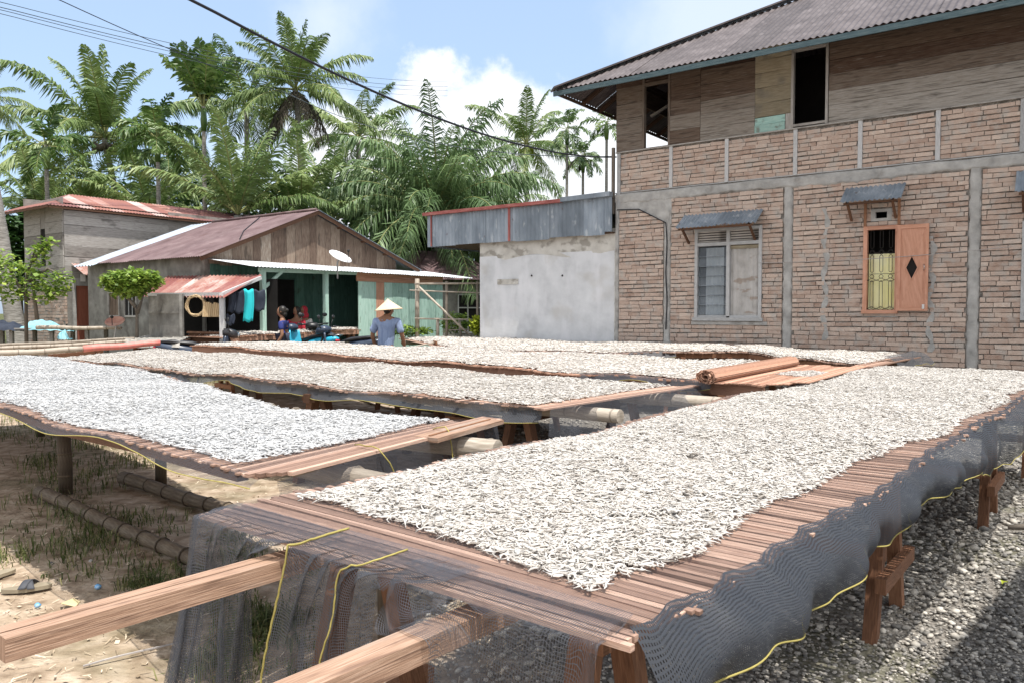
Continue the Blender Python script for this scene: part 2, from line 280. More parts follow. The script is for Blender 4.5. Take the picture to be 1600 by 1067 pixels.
class MB:
    def __init__(s): s.v = []; s.f = []; s.r = []; s.u = []; s.s = []

    def add(s, vs, fs, rnd=None, uvs=None, smooth=False):
        o = len(s.v); s.v.extend([tuple(p) for p in vs]); rnd = random.random() if rnd is None else rnd
        for i, f in enumerate(fs):
            s.f.append([o + k for k in f]); s.r.append(rnd); s.u.append(uvs[i] if uvs else None); s.s.append(smooth)

    def box(s, x0, x1, y0, y1, z0, z1, rnd=None, jit=0):
        P = [(x, y, z) for z in (z0, z1) for x, y in ((x0, y0), (x1, y0), (x1, y1), (x0, y1))]
        if jit: P = [tuple(c + random.uniform(-jit, jit) for c in p) for p in P]
        s.add(P, [(0, 3, 2, 1), (4, 5, 6, 7), (0, 1, 5, 4), (1, 2, 6, 5), (2, 3, 7, 6), (3, 0, 4, 7)], rnd); return s

    def bar(s, a, b, w, h, up=(0, 0, 1), rnd=None, w2=None, h2=None):
        a, b = Vector(a), Vector(b); d = (b - a).normalized(); up = Vector(up)
        x = d.cross(up)
        if x.length < 1e-3: x = d.cross(Vector((0, 1, 0)))
        x.normalize(); z = x.cross(d).normalized(); w2 = w2 or w; h2 = h2 or h
        P = [a - x * w / 2 - z * h / 2, a + x * w / 2 - z * h / 2, a + x * w / 2 + z * h / 2, a - x * w / 2 + z * h / 2,
             b - x * w2 / 2 - z * h2 / 2, b + x * w2 / 2 - z * h2 / 2, b + x * w2 / 2 + z * h2 / 2, b - x * w2 / 2 + z * h2 / 2]
        s.add(P, [(0, 1, 2, 3), (5, 4, 7, 6), (0, 4, 5, 1), (1, 5, 6, 2), (2, 6, 7, 3), (3, 7, 4, 0)], rnd); return s

    def tube(s, pts, rad, n=8, caps=True, rnd=None, smooth=True):
        pts = [Vector(p) for p in pts]; rad = rad if isinstance(rad, (list, tuple)) else [rad] * len(pts)
        V = []; prev = None
        for i, p in enumerate(pts):
            d = (pts[min(i + 1, len(pts) - 1)] - pts[max(i - 1, 0)]).normalized()
            if prev is None:
                x = d.cross(Vector((0, 0, 1)));
                if x.length < 1e-3: x = Vector((1, 0, 0))
            else: x = prev - d * prev.dot(d)
            x.normalize(); prev = x; y = d.cross(x)
            for k in range(n):
                a = 2 * math.pi * k / n; V.append(p + (x * math.cos(a) + y * math.sin(a)) * rad[i])
        Fs = [(i * n + k, i * n + (k + 1) % n, (i + 1) * n + (k + 1) % n, (i + 1) * n + k) for i in range(len(pts) - 1) for k in range(n)]
        rnd = random.random() if rnd is None else rnd
        s.add(V, Fs, rnd, smooth=smooth)
        if caps:
            o = len(s.v) - len(V)
            for f in ([o + k for k in range(n)][::-1], [o + (len(pts) - 1) * n + k for k in range(n)]):
                s.f.append(f); s.r.append(rnd); s.u.append(None); s.s.append(False)
        return s

    def grid(s, fn, nu, nv, uvs=(1, 1), rnd=None, smooth=True, rndf=None):
        V = [fn(i / nu, j / nv) for j in range(nv + 1) for i in range(nu + 1)]
        o = len(s.v); s.v.extend([tuple(p) for p in V]); r = random.random() if rnd is None else rnd
        for j in range(nv):
            for i in range(nu):
                k = j * (nu + 1) + i; s.f.append([o + k, o + k + 1, o + k + nu + 2, o + k + nu + 1]); s.r.append(rndf(i / nu, j / nv) if rndf else r)
                s.u.append([(a / nu * uvs[0], b / nv * uvs[1]) for a, b in ((i, j), (i + 1, j), (i + 1, j + 1), (i, j + 1))]); s.s.append(smooth)
        return s

    def ball(s, c, r, nu=10, nv=7, rnd=None, jit=0):
        c = Vector(c); r = r if isinstance(r, (tuple, list)) else (r, r, r); V = [c + Vector((0, 0, r[2]))]
        for j in range(1, nv):
            t = math.pi * j / nv
            for i in range(nu):
                a = 2 * math.pi * i / nu; q = 1 + random.uniform(-jit, jit)
                V.append(c + Vector((r[0] * math.sin(t) * math.cos(a) * q, r[1] * math.sin(t) * math.sin(a) * q, r[2] * math.cos(t) * q)))
        V.append(c - Vector((0, 0, r[2]))); Fs = []
        for i in range(nu):
            Fs.append((0, 1 + i, 1 + (i + 1) % nu)); e = 1 + (nv - 2) * nu; Fs.append((len(V) - 1, e + (i + 1) % nu, e + i))
            for j in range(nv - 2): a = 1 + j * nu; Fs.append((a + i, a + nu + i, a + nu + (i + 1) % nu, a + (i + 1) % nu))
        s.add(V, Fs, rnd, smooth=True); return s

    def prism(s, poly, h, rnd=None, axis=2):
        """poly list of 2-D points, extruded h from axis coordinate; poly given as 3-D points + vector h"""
        n = len(poly); h = Vector(h); V = [Vector(p) for p in poly] + [Vector(p) + h for p in poly]
        s.add(V, [tuple(range(n))[::-1], tuple(range(n, 2 * n))] + [(i, (i + 1) % n, n + (i + 1) % n, n + i) for i in range(n)], rnd); return s

    def build(s, name, mat, parent=None, off=None, lab=None):
        V = np.array(s.v, np.float32).reshape(-1, 3)
        if off is not None: V = V - np.array(off, np.float32)
        me = bpy.data.meshes.new(name); tot = np.array([len(f) for f in s.f], np.int32); st = np.concatenate([[0], np.cumsum(tot)[:-1]]).astype(np.int32)
        lv = np.concatenate([np.array(f, np.int32) for f in s.f])
        me.vertices.add(len(V)); me.vertices.foreach_set('co', V.ravel()); me.loops.add(len(lv)); me.loops.foreach_set('vertex_index', lv)
        me.polygons.add(len(st)); me.polygons.foreach_set('loop_start', st); me.update(calc_edges=True)
        me.polygons.foreach_set('use_smooth', np.array(s.s, bool))
        rn = np.array(s.r, np.float32); a = me.attributes.new('rnd', 'FLOAT', 'FACE'); a.data.foreach_set('value', rn)
        p0, p1, p2 = V[lv[st]], V[lv[st + 1]], V[lv[st + 2]]
        e1, e2 = p1 - p0, p2 - p1; lg = (np.linalg.norm(e1, axis=1) >= np.linalg.norm(e2, axis=1))[:, None]
        e = np.where(lg, e1, e2); n = np.cross(e1, e2); w = np.cross(n, e)
        e /= np.linalg.norm(e, axis=1)[:, None] + 1e-9; w /= np.linalg.norm(w, axis=1)[:, None] + 1e-9
        fi = np.repeat(np.arange(len(st)), tot); q = V[lv] - p0[fi]
        uv = np.stack([(q * e[fi]).sum(1) + rn[fi] * 37, (q * w[fi]).sum(1) + rn[fi] * 11], 1)
        for i, u in enumerate(s.u):
            if u is not None: uv[st[i]:st[i] + tot[i]] = u
        ul = me.uv_layers.new(name='UVMap'); ul.data.foreach_set('uv', uv.astype(np.float32).ravel())
        me.materials.append(MT[mat] if isinstance(mat, str) else mat)
        me.validate(); o = link_mesh(name, me, parent)
        if lab: o['label'] = lab
        return o


def lerp(a, b, t): return a + (b - a) * t
def sm(t): t = max(0, min(1, t)); return t * t * (3 - 2 * t)
def gz(x, y): return .32 * sm((y - 13.2) / 3.5) + .03 * math.sin(x * .7) * math.sin(y * .6) * sm((y - 6) / 6)


def corr(mb, O, U, D, Wd, H, pitch=.09, amp=.012, sheet=.8, nv=3, rnds=None, jag=.02):
    """corrugated sheets: O corner, U unit across ribs, D unit down along ribs"""
    O, U, D = Vector(O), Vector(U).normalized(), Vector(D).normalized(); Nn = U.cross(D).normalized()
    if Nn.z < 0: Nn = -Nn
    x = 0; k = 0
    while x < Wd - 1e-3:
        w = min(sheet, Wd - x); n = max(4, int(w / pitch * 6)); lift = .006 * (k % 2); h = H + random.uniform(-jag, jag)
        r = rnds[k % len(rnds)] if rnds else random.random()
        mb.grid(lambda a, b: O + U * (x + a * (w + .02)) + D * (b * h) + Nn * (lift + amp * math.sin((x + a * w) / pitch * 2 * math.pi)), n, nv, (w, h), rnd=r)
        x += w; k += 1


def planks_h(mb, x0, x1, z0, z1, y, h=.25, t=.025, rf=None, gap=.006, jit=.008):
    z = z0
    while z < z1 - .02:
        hh = min(h * random.uniform(.85, 1.15), z1 - z)
        if z1 - z - hh < .08: hh = z1 - z
        r = rf(z) if rf else random.random(); yy = y + random.uniform(-jit, jit); a = random.uniform(-.006, .006)
        mb.add([(x0, yy - t, z + a), (x1, yy - t, z - a), (x1, yy, z - a), (x0, yy, z + a), (x0, yy - t - .004, z + hh - gap + a), (x1, yy - t - .004, z + hh - gap - a), (x1, yy, z + hh - gap - a), (x0, yy, z + hh - gap + a)],
               [(0, 3, 2, 1), (4, 5, 6, 7), (0, 1, 5, 4), (1, 2, 6, 5), (2, 3, 7, 6), (3, 0, 4, 7)], r)
        z += hh


def planks_v(mb, x0, x1, zb, ztf, y, w=.2, t=.02, gap=.006, rf=None):
    x = x0
    while x < x1 - .02:
        ww = min(w * random.uniform(.75, 1.25), x1 - x); r = rf(x) if rf else random.random(); yy = y + random.uniform(-.006, .006)
        a, b = x, x + ww - gap; za, zb2 = ztf(a), ztf(b); z0 = zb + random.uniform(-.03, .01)
        mb.add([(a, yy - t, z0), (b, yy - t, z0), (b, yy, z0), (a, yy, z0), (a, yy - t, za), (b, yy - t, zb2), (b, yy, zb2), (a, yy, za)],
               [(0, 3, 2, 1), (4, 5, 6, 7), (0, 1, 5, 4), (1, 2, 6, 5), (2, 3, 7, 6), (3, 0, 4, 7)], r)
        x += ww


def wall_holes(mb, x0, x1, z0, z1, y, t, holes):
    xs = sorted({x0, x1, *[h[0] for h in holes], *[h[1] for h in holes]}); zs = sorted({z0, z1, *[h[2] for h in holes], *[h[3] for h in holes]})
    xs = [x for x in xs if x0 <= x <= x1]; zs = [z for z in zs if z0 <= z <= z1]
    for a, b in zip(xs, xs[1:]):
        run = None
        for c, d in zip(zs, zs[1:]):
            m, n = (a + b) / 2, (c + d) / 2; hole = any(h[0] < m < h[1] and h[2] < n < h[3] for h in holes)
            if hole:
                if run: mb.box(a, b, y, y + t, run[0], run[1], .5); run = None
            else: run = (run[0], d) if run else (c, d)
        if run: mb.box(a, b, y, y + t, run[0], run[1], .5)


def bricks(mb, x0, x1, z0, z1, y, course, holes=(), L=.24, dep=.05, skip=.0):
    k = 0; z = z0 + .004
    while z < z1 - .03:
        x = x0 - random.uniform(0, L) * .8
        while x < x1:
            l = L * random.uniform(.85, 1.12)
            if random.random() < .08: l *= .55
            a, b = max(x, x0), min(x + l - random.uniform(.004, .011), x1); h = course - random.uniform(.009, .019)
            if b - a > .03:
                segs = [(a, b)]
                for hx0, hx1, hz0, hz1 in holes:
                    if hz0 - .03 < z + h / 2 < hz1 + .02:
                        ns = []
                        for p, q in segs:
                            if q <= hx0 or p >= hx1: ns.append((p, q))
                            else:
                                if p < hx0 - .02: ns.append((p, hx0))
                                if q > hx1 + .02: ns.append((hx1, q))
                        segs = ns
                for p, q in segs:
                    yy = y - random.uniform(0, .014); j = .0045; top = min(z + h, z1)
                    P = [(p, yy, z), (q, yy, z), (q, y + dep, z), (p, y + dep, z), (p, yy, top), (q, yy, top), (q, y + dep, top), (p, y + dep, top)]
                    P = [(c[0] + random.uniform(-j, j), c[1] + random.uniform(-j, j), c[2] + random.uniform(-j, j) + .008 * math.sin(c[0] * 1.3 + k * .7) + .004 * math.sin(c[0] * 5 + k * 2)) for c in P]
                    mb.add(P, [(4, 5, 6, 7), (0, 1, 5, 4), (1, 2, 6, 5), (3, 0, 4, 7), (0, 3, 2, 1)], min(1, max(0, random.gauss(.6, .22))) if random.random() > .07 else random.uniform(0, .15))
            x += l
        z += course; k += 1
# ------------------------------------------------------------------ ground
def ground_mat():
    m = bpy.data.materials.new('ground'); m.use_nodes = True; t = m.node_tree; t.nodes.clear(); L = t.links.new
    out = N(t, 'ShaderNodeOutputMaterial'); P = N(t, 'ShaderNodeBsdfPrincipled'); L(P.outputs[0], out.inputs[0]); P.inputs['Roughness'].default_value = .95; P.inputs['Specular IOR Level'].default_value = .1
    tc = N(t, 'ShaderNodeTexCoord')
    def nz(s, d=7):
        n = N(t, 'ShaderNodeTexNoise'); n.inputs['Scale'].default_value = s; n.inputs['Detail'].default_value = d; L(tc.outputs['Object'], n.inputs[0]); return n
    def ramp(n, els):
        r = N(t, 'ShaderNodeValToRGB'); e = r.color_ramp.elements; e[0].position, e[0].color = els[0][0], (*els[0][1], 1); e[1].position, e[1].color = els[-1][0], (*els[-1][1], 1)
        for p, c in els[1:-1]: x = e.new(p); x.color = (*c, 1)
        L(n.outputs[0], r.inputs[0]); return r
    dirt = ramp(nz(7, 10), [(.3, (.20, .145, .10)), (.5, (.39, .305, .225)), (.7, (.55, .455, .36))])
    gravel = ramp(nz(45, 6), [(.3, (.07, .065, .06)), (.5, (.19, .175, .155)), (.7, (.36, .33, .30))])
    grass = ramp(nz(9, 10), [(.3, (.05, .06, .025)), (.55, (.10, .11, .045)), (.75, (.22, .19, .10))])
    sp = N(t, 'ShaderNodeSeparateXYZ'); L(tc.outputs['Object'], sp.inputs[0]); nb = nz(1.3, 6)
    def mask(ax, lo, hi, amp=1.2):
        a = N(t, 'ShaderNodeMath', operation='MULTIPLY_ADD'); L(nb.outputs[0], a.inputs[0]); a.inputs[1].default_value = amp; L(sp.outputs[ax], a.inputs[2])
        r = N(t, 'ShaderNodeMapRange', interpolation_type='SMOOTHSTEP'); L(a.outputs[0], r.inputs[0]); r.inputs[1].default_value = lo + amp / 2; r.inputs[2].default_value = hi + amp / 2; return r
    def mix(f, a, b):
        x = N(t, 'ShaderNodeMix'); x.data_type = 'RGBA'; L(f, x.inputs[0]); L(a, x.inputs[6]); L(b, x.inputs[7]); return x.outputs[2]
    c = mix(mask(0, -.5, .5).outputs[0], dirt.outputs[0], gravel.outputs[0])
    gm = N(t, 'ShaderNodeMapRange', interpolation_type='SMOOTHSTEP'); L(nz(.9, 5).outputs[0], gm.inputs[0]); gm.inputs[1].default_value = .52; gm.inputs[2].default_value = .62; gm.inputs[4].default_value = .35
    c = mix(gm.outputs[0], c, grass.outputs[0])
    c = mix(mask(1, 13.5, 17).outputs[0], c, grass.outputs[0])
    L(c, P.inputs['Base Color'])
    bp = N(t, 'ShaderNodeBump'); bp.inputs['Strength'].default_value = 1; bp.inputs['Distance'].default_value = .02; L(nz(30, 8).outputs[0], bp.inputs['Height']); L(bp.outputs[0], P.inputs['Normal'])
    return m


def make_ground():
    xs = np.concatenate([np.linspace(-400, -40, 8)[:-1], np.linspace(-40, -10, 20)[:-1], np.linspace(-10, 10, 120)[:-1], np.linspace(10, 40, 20)[:-1], np.linspace(40, 400, 8)])
    ys = np.concatenate([np.linspace(-200, -5, 8)[:-1], np.linspace(-5, 20, 150)[:-1], np.linspace(20, 60, 20)[:-1], np.linspace(60, 900, 8)])
    V = [(x, y, gz(x, y) + (.012 * math.sin(x * 5.1 + y * 2) * math.sin(y * 4.3) if abs(x) < 10 and y < 12 else 0)) for y in ys for x in xs]; n = len(xs)
    Q = [(j * n + i, j * n + i + 1, (j + 1) * n + i + 1, (j + 1) * n + i) for j in range(len(ys) - 1) for i in range(n - 1)]
    MT['ground'] = ground_mat(); o = mesh_np('ground', V, Q, np.full(len(Q), .5), MT['ground'], smooth=True); o['kind'] = 'structure'


make_ground()


# ------------------------------------------------------------------ local building frames
class Frame:
    def __init__(s, O, ang): s.O = Vector(O); s.x = Vector((math.cos(ang), math.sin(ang), 0)); s.y = Vector((-s.x.y, s.x.x, 0)); s.a = ang
    def px(s, px, py, y=0):      # pixel -> (x,z) on the vertical local plane y
        d = ray(px, py); o = Vector((0, 0, CAMH)); P = s.O + s.y * y; t = (P - o).dot(s.y) / d.dot(s.y); q = o + d * t - s.O
        return q.dot(s.x), q.z
    def pxs(s, px, py, x=0):     # pixel -> (y,z) on the plane local x
        d = ray(px, py); o = Vector((0, 0, CAMH)); P = s.O + s.x * x; t = (P - o).dot(s.x) / d.dot(s.x); q = o + d * t - s.O
        return q.dot(s.y), q.z
    def w(s, x, y, z): return s.O + s.x * x + s.y * y + Vector((0, 0, z))


BF = Frame((2.07, 15.3, 0), math.atan2(-.59, .807))


def awning(parent, x0, x1, zt, zb, out, mat='zinc_old', thin='timber_dark', lab=None, brk=True):
    m = MB(); D = Vector((0, -out, zb - zt)); corr(m, (x0, -.02, zt), (1, 0, 0), D, x1 - x0, D.length, .07, .011, .75, 2)
    aw = m.build('awning', mat, parent, lab=lab)
    if brk:
        m = MB()
        for x in (x0 + .1, x1 - .12): m.bar((x, -.03, zb - .25), (x, -out * .85, zb + .0), .035, .035); m.bar((x, -.03, zt - .05), (x, -out * .95, zb - .025), .035, .035)
        m.bar((x0 + .05, -out * .9, zb - .02), (x1 - .05, -out * .9, zb - .02), .035, .03); m.build('bracket', thin, aw)
    return aw


def brick_building():
    f = BF; root = thing('brick_building', 'two-storey rough brick house with weathered timber boards upstairs and brown corrugated roof', 'house', f.O, f.a)
    X1 = 9.6; D = 6.5; zb = 3.95; zw = 4.76; zt = 6.32
    q = lambda px, py, y=0: f.px(px, py, y)
    # window openings on the lower floor
    w1a, w1b = q(1086, 499), q(1192, 356); W1 = (w1a[0], w1b[0], 1.49, q(1140, 356)[1])
    w2a, w2b = q(1348, 487), q(1404, 352); W2 = (w2a[0], w2b[0], w2a[1], w2b[1])
    vb0, vb1 = q(1361, 347), q(1394, 326); VB = (vb0[0], vb1[0], vb0[1], vb1[1])
    w3 = (q(1596, 420)[0], q(1596, 420)[0] + 1.1, 1.5, 2.95)
    holes = [W1, W2, VB, w3]
    c1, c2, c3 = q(1043, 400)[0], q(1231, 400)[0], q(1522, 400)[0]
    cols = [(-.02, .07), (c1 - .075, c1 + .07), (c2 - .085, c2 + .085), (c3 - .085, c3 + .085), (8.6, 8.8)]
    m = MB(); wall_holes(m, 0, X1, 0, zb, .012, .12, holes); m.box(0, X1, .014, .14, zb, zw, .5)
    m.box(0, .12, .14, D, 0, zw, .5); m.box(X1 - .12, X1, .14, D, 0, zw, .5); m.box(0, X1, D, D + .12, 0, zw, .5)
    m.build('wall', 'mortar', root)
    m = MB()
    for (a, b), (c, d) in zip(cols, cols[1:]): bricks(m, b + .005, c - .005, 0, zb - .17, -.012, .077, holes)
    bricks(m, cols[-1][1], X1, 0, zb - .17, -.012, .077, holes)
    studs = [q(px, 250)[0] for px in (968, 1049, 1136, 1243, 1344, 1465, 1597)]; studs.append(studs[-1] + 1.3)
    for a, b in zip(studs, studs[1:] + [X1]): bricks(m, a + .035, b - .035, zb + .02, zw - .03, -.004, .074)
    m.build('brick_face', 'brick', root)
    # rough concrete frame, outlines wobble
    m = MB()
    for a, b in cols:
        n = 46
        def fn(u, v, a=a, b=b):
            z = v * (zb - .1); e = (.012 * math.sin(z * 17 + a * 9) + .010 * math.sin(z * 41 + a)) * (1 if u > .5 else -1)
            return (lerp(a, b, u) + e * (abs(u - .5) > .4), -.030 + .005 * math.sin(z * 13 + u * 5) + (.05 if abs(u - .5) > .49 else 0), z)
        m.grid(fn, 6, n)
    def beam(u, v):
        x = -.02 + u * (X1 + .02); lo = zb - .20 - .05 * math.sin(x * 1.9) * .4 - .012 * math.sin(x * 13) - .01 * math.sin(x * 37)
        return (x, -.034 + .006 * math.sin(x * 7 + v * 4) + (.05 if v < .02 or v > .98 else 0), lerp(lo, zb + .008 * math.sin(x * 5), v))
    m.grid(beam, 170, 8)
    h0, h1 = q(972, 330), q(1050, 352)      # haunch at the left bay
    m.prism([(0, -.028, zb - .1), (0, -.028, h0[1]), (q(1000, 329)[0], -.028, q(1000, 329)[1]), (h1[0], -.028, h1[1]), (h1[0], -.028, zb - .1)], (0, .03, 0), .5)
    m.box(W2[0] - .01, W2[1] + .02, -.006, .06, W2[2] - .09, W2[2] - .035, .5); m.box(W1[0] - .06, W1[1] + .10, -.035, .06, W1[2] - .10, W1[2] - .04, .5)
    x = q(1290, 400)[0]     # mortar-filled seams in the brickwork
    for sx, z0_, z1_ in ((x, 1.15, 3.35), (q(1456, 400)[0], 1.0, 2.8)):
        m.grid(lambda u, v: (sx + .03 * math.sin(v * 23) + (u - .5) * (.07 + .03 * math.sin(v * 51)), -.024, lerp(z0_, z1_, v)), 2, 40)
    m.build('concrete_frame', 'concrete', root)
    m = MB()
    for s_ in studs: m.box(s_ - .033, s_ + .033, -.03, .05, zb - (.28 if s_ == studs[0] else -.012), zw - .015)
    m.box(-.03, X1, -.02, .05, zb + .004, zb + .02)
    m.build('stud', 'stud', root)
    # upper boards
    win_a = (q(1008, 200)[0], q(1045, 200)[0]); win_b = (q(1241, 130)[0], q(1291, 130)[0])
    b1, b2 = q(1095, 180)[0], q(1180, 180)[0]
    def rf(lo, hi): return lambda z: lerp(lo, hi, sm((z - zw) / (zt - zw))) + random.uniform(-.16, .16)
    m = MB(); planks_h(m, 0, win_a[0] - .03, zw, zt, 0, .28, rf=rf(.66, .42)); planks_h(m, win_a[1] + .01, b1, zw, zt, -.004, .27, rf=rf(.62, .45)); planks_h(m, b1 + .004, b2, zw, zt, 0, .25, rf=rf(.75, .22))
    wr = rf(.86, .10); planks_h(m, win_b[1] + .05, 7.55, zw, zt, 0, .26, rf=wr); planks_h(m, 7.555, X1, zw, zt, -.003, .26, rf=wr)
    m.box(0, X1, D, D + .03, zw, zt, .3)
    # side walls up here: left has a wide opening
    m.box(0, .03, .03, .75, zw, zt, .4); m.box(0, .03, 3.2, D, zw, zt, .4); m.box(0, .03, .75, 3.2, zt - .42, zt, .4); m.box(X1 - .03, X1, 0, D, zw, zt, .4)
    m.build('board_wall', 'board', root)
    m = MB(); planks_h(m, b2 + .004, win_b[0] - .04, zw + .27, zt, -.003, .26, rf=lambda z: sm((z - zw) / 1.4) * .9); m.build('board_panel', 'yellow_board', root, lab='yellowish grey boards left of the dark upper window')
    m = MB(); planks_h(m, b2 + .004, win_b[0] - .14, zw, zw + .265, -.004, .14); m.build('painted_board', 'mint_patch', root, lab='mint painted offcut boards under the yellowish boards')
    m = MB(); m.box(0, X1, -.05, .0, zw - .022, zw - .002, .7); m.box(win_b[0] - .13, win_b[0] - .04, -.03, 0, zw, zw + .265, .6); m.build('sill_board', 'board_grey', root)
    # upper openings
    for (a, b), nm in ((win_a, 0), (win_b, 1)):
        zl = zt - (.32 if nm == 0 else .22)
        fr = MB()
        for x in (a - .02, b + .02): fr.box(x - .02, x + .02, -.045, .05, zw + .004, zt - .01, .6)
        fr.box(a, b, -.04, .04, zw + (-.01 if nm == 0 else .02), zw + (.008 if nm == 0 else .06), .5); fr.box(a, b, -.04, .04, zl - .05, zl, .55)
        w = fr.build('window', 'board_grey' if nm else 'board', root, lab='empty upper window at the open corner' if nm == 0 else 'dark open upper window')
        lv = MB()
        for k in range(4): z = zl + .03 + k * .07; lv.bar((a, -.0, z), (b, -.0, z), .07, .012, (0, .7, .7), .3)
        lv.build('louvre', 'board', w)
        if nm:
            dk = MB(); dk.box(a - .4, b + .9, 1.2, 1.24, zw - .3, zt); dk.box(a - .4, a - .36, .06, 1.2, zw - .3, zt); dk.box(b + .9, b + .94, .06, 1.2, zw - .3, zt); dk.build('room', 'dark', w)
    # floors/ceiling inside
    m = MB(); m.box(.13, X1 - .13, .15, D - .01, zw - .25, zw - .12); m.build('floor', 'board_grey', root)
    # ---- window 1
    m = MB(); x0, x1, z0, z1 = W1; zl = q(1140, 381)[1]; mid = (x0 + x1) / 2 + .01; t = .055
    for x in (x0, x1 - t): m.box(x, x + t, -.05, .05, z0, z1)
    m.box(mid - .03, mid + .03, -.045, .04, z0 + t, z1 - .02); m.box(x0 - .03, x1 + .03, -.07, .05, z0 - .03, z0 + .03); m.box(x0 + t, x1 - t, -.052, .05, z1 - t, z1 - .003); m.box(x0 + t, x1 - t, -.043, .045, zl - .03, zl + .03)
    m.box(x0 + t, mid - .03, -.02, .03, z0 + .03, z0 + .07); m.box(mid + .03, x1 - t, -.02, .03, z0 + .03, z0 + .07)
    w = m.build('window', 'stud', root, lab='double window with glass louvres and curtain')
    m = MB(); n = 7; zz0, zz1 = z0 + .08, zl - .05
    for k in range(n):
        za = lerp(zz0, zz1, k / n); zc = lerp(zz0, zz1, (k + 1) / n)
        m.add([(x0 + t, -.015, za), (mid - .03, -.015, za), (mid - .03, .02, zc + .01), (x0 + t, .02, zc + .01)], [(0, 1, 2, 3)])
        m.box(x0 + t, mid - .03, -.022, -.012, za - .004, za + .006, .9)
    m.build('pane', 'glass_blue', w)
    m = MB(); m.grid(lambda u, v: (lerp(mid + .035, x1 - t - .005, u), .028 + .010 * math.sin(u * 40), lerp(z0 + .07, zl - .10, v)), 30, 2); m.build('curtain', 'curtain', w)
    m = MB(); m.grid(lambda u, v: (lerp(x0 + .19, mid - .1, u), .045 + .01 * math.sin(u * 18), lerp(z0 + .07, zl - .06, v)), 20, 2); m.build('curtain', 'curtain_dark', w)
    m = MB(); m.box(mid + .03, x1 - t, .0, .02, zl - .1, zl - .04, .6); m.build('panel', 'yellow_board', w)
    m = MB(); n = 5
    for a, b in ((x0 + t, mid - .03), (mid + .03, x1 - t)):
        for k in range(n): z = lerp(zl + .05, z1 - .06, k / (n - 1)); m.bar((a, -.01, z), (b, -.01, z), .012, .030, (0, -.45, .9), rnd=.8)
    m.build('louvre', 'board_grey', w)
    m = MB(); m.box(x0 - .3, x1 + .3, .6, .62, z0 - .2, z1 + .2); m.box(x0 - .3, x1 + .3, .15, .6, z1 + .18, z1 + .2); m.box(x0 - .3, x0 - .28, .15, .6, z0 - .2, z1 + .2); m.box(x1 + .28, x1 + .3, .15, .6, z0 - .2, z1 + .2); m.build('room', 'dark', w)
    awning(root, q(1062, 352)[0] + .1, q(1190, 340)[0] + .02, q(1185, 331)[1] + .03, z1 - .0, .42, lab='dark corrugated awning over the louvred window')
    # ---- window 2, salmon
    x0, x1, z0, z1 = W2; m = MB(); t = .06
    m.box(x0, x0 + t, -.05, .06, z0, z1); m.box(x1 - t * .6, x1, -.05, .06, z0, z1); m.box(x0 + t, x1 - t * .6, -.05, .06, z1 - t, z1); m.box(x0 - .015, x1 + .015, -.06, .065, z0 - .035, z0 + .025)
    w = m.build('window', 'salmon', root, lab='small barred window with salmon frame')
    m = MB(); m.grid(lambda u, v: (lerp(x0 + t, x1 - .03, u), .11 + .012 * math.sin(u * 22), lerp(z0 + .03, z0 + (z1 - z0) * .68, v)), 24, 3); m.build('curtain', 'cloth_yellow', w)
    m = MB(); gx0, gx1 = x0 + t, x1 - t * .6; gw = (gx1 - gx0) / 3; H = z1 - z0
    for i in range(3):
        cx = gx0 + gw * (i + .5)
        for (za, zc) in ((z0 + .05, z0 + .36 * H), (z0 + .46 * H, z0 + .66 * H), (z0 + .74 * H, z0 + .95 * H)):
            zm = (za + zc) / 2; hh = (zc - za) / 2; e = gw * .18
            pts = [(cx + (e * math.cos(a)), 0.0, zm + (hh - e) * (1 if math.sin(a) > 0 else -1) + e * math.sin(a)) for a in [k * math.pi / 7 for k in range(15)]]; m.tube(pts, .0045, 4, False)
        for zc in (z0 + .41 * H, z0 + .70 * H):
            m.tube([(cx + gw * .22 * math.cos(a), 0, zc + gw * .22 * math.sin(a)) for a in [k * math.pi / 5 for k in range(11)]], .0045, 4, False)
        for zc in (z0 + .05, z0 + .37 * H, z0 + .69 * H):
            m.tube([(cx - gw / 2, 0, zc), (cx, 0, zc - .03), (cx + gw / 2, 0, zc)], .0045, 4, False); m.tube([(cx - gw / 2, 0, zc - .01), (cx, 0, zc + .03), (cx + gw / 2, 0, zc - .01)], .0045, 4, False)
    m.tube([(gx0, 0, z0 + .44 * H), (gx1, 0, z0 + .44 * H)], .004, 4); m.build('grille', 'iron', w)
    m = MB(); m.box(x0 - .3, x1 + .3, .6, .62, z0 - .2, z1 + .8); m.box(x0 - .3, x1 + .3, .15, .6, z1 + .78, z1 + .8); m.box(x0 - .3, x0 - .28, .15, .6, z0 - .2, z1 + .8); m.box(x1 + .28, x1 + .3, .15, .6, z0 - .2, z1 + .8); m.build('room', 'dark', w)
    # shutter opened flat on the wall
    sx0, sx1 = x1 + .005, q(1452, 420)[0]; sz0, sz1 = q(1428, 486)[1], q(1428, 352)[1]; y = -.10; cx = (sx0 + sx1) / 2 - .01; cz = lerp(sz0, sz1, .5); dx, dz = .085, .19
    m = MB(); ou = [(sx0 + .05, sz0 + .06), (sx1 - .04, sz0 + .06), (sx1 - .04, sz1 - .06), (sx0 + .05, sz1 - .06)]; inn = [(cx, cz - dz), (cx + dx, cz), (cx, cz + dz), (cx - dx, cz)]
    V = [(a, y, b) for a, b in ou] + [(a, y, b) for a, b in inn] + [(a, y + .02, b) for a, b in inn]
    m.add(V, [(0, 1, 5, 4), (1, 2, 6, 5), (2, 3, 7, 6), (3, 0, 4, 7), (4, 5, 9, 8), (5, 6, 10, 9), (6, 7, 11, 10), (7, 4, 8, 11)], .5)
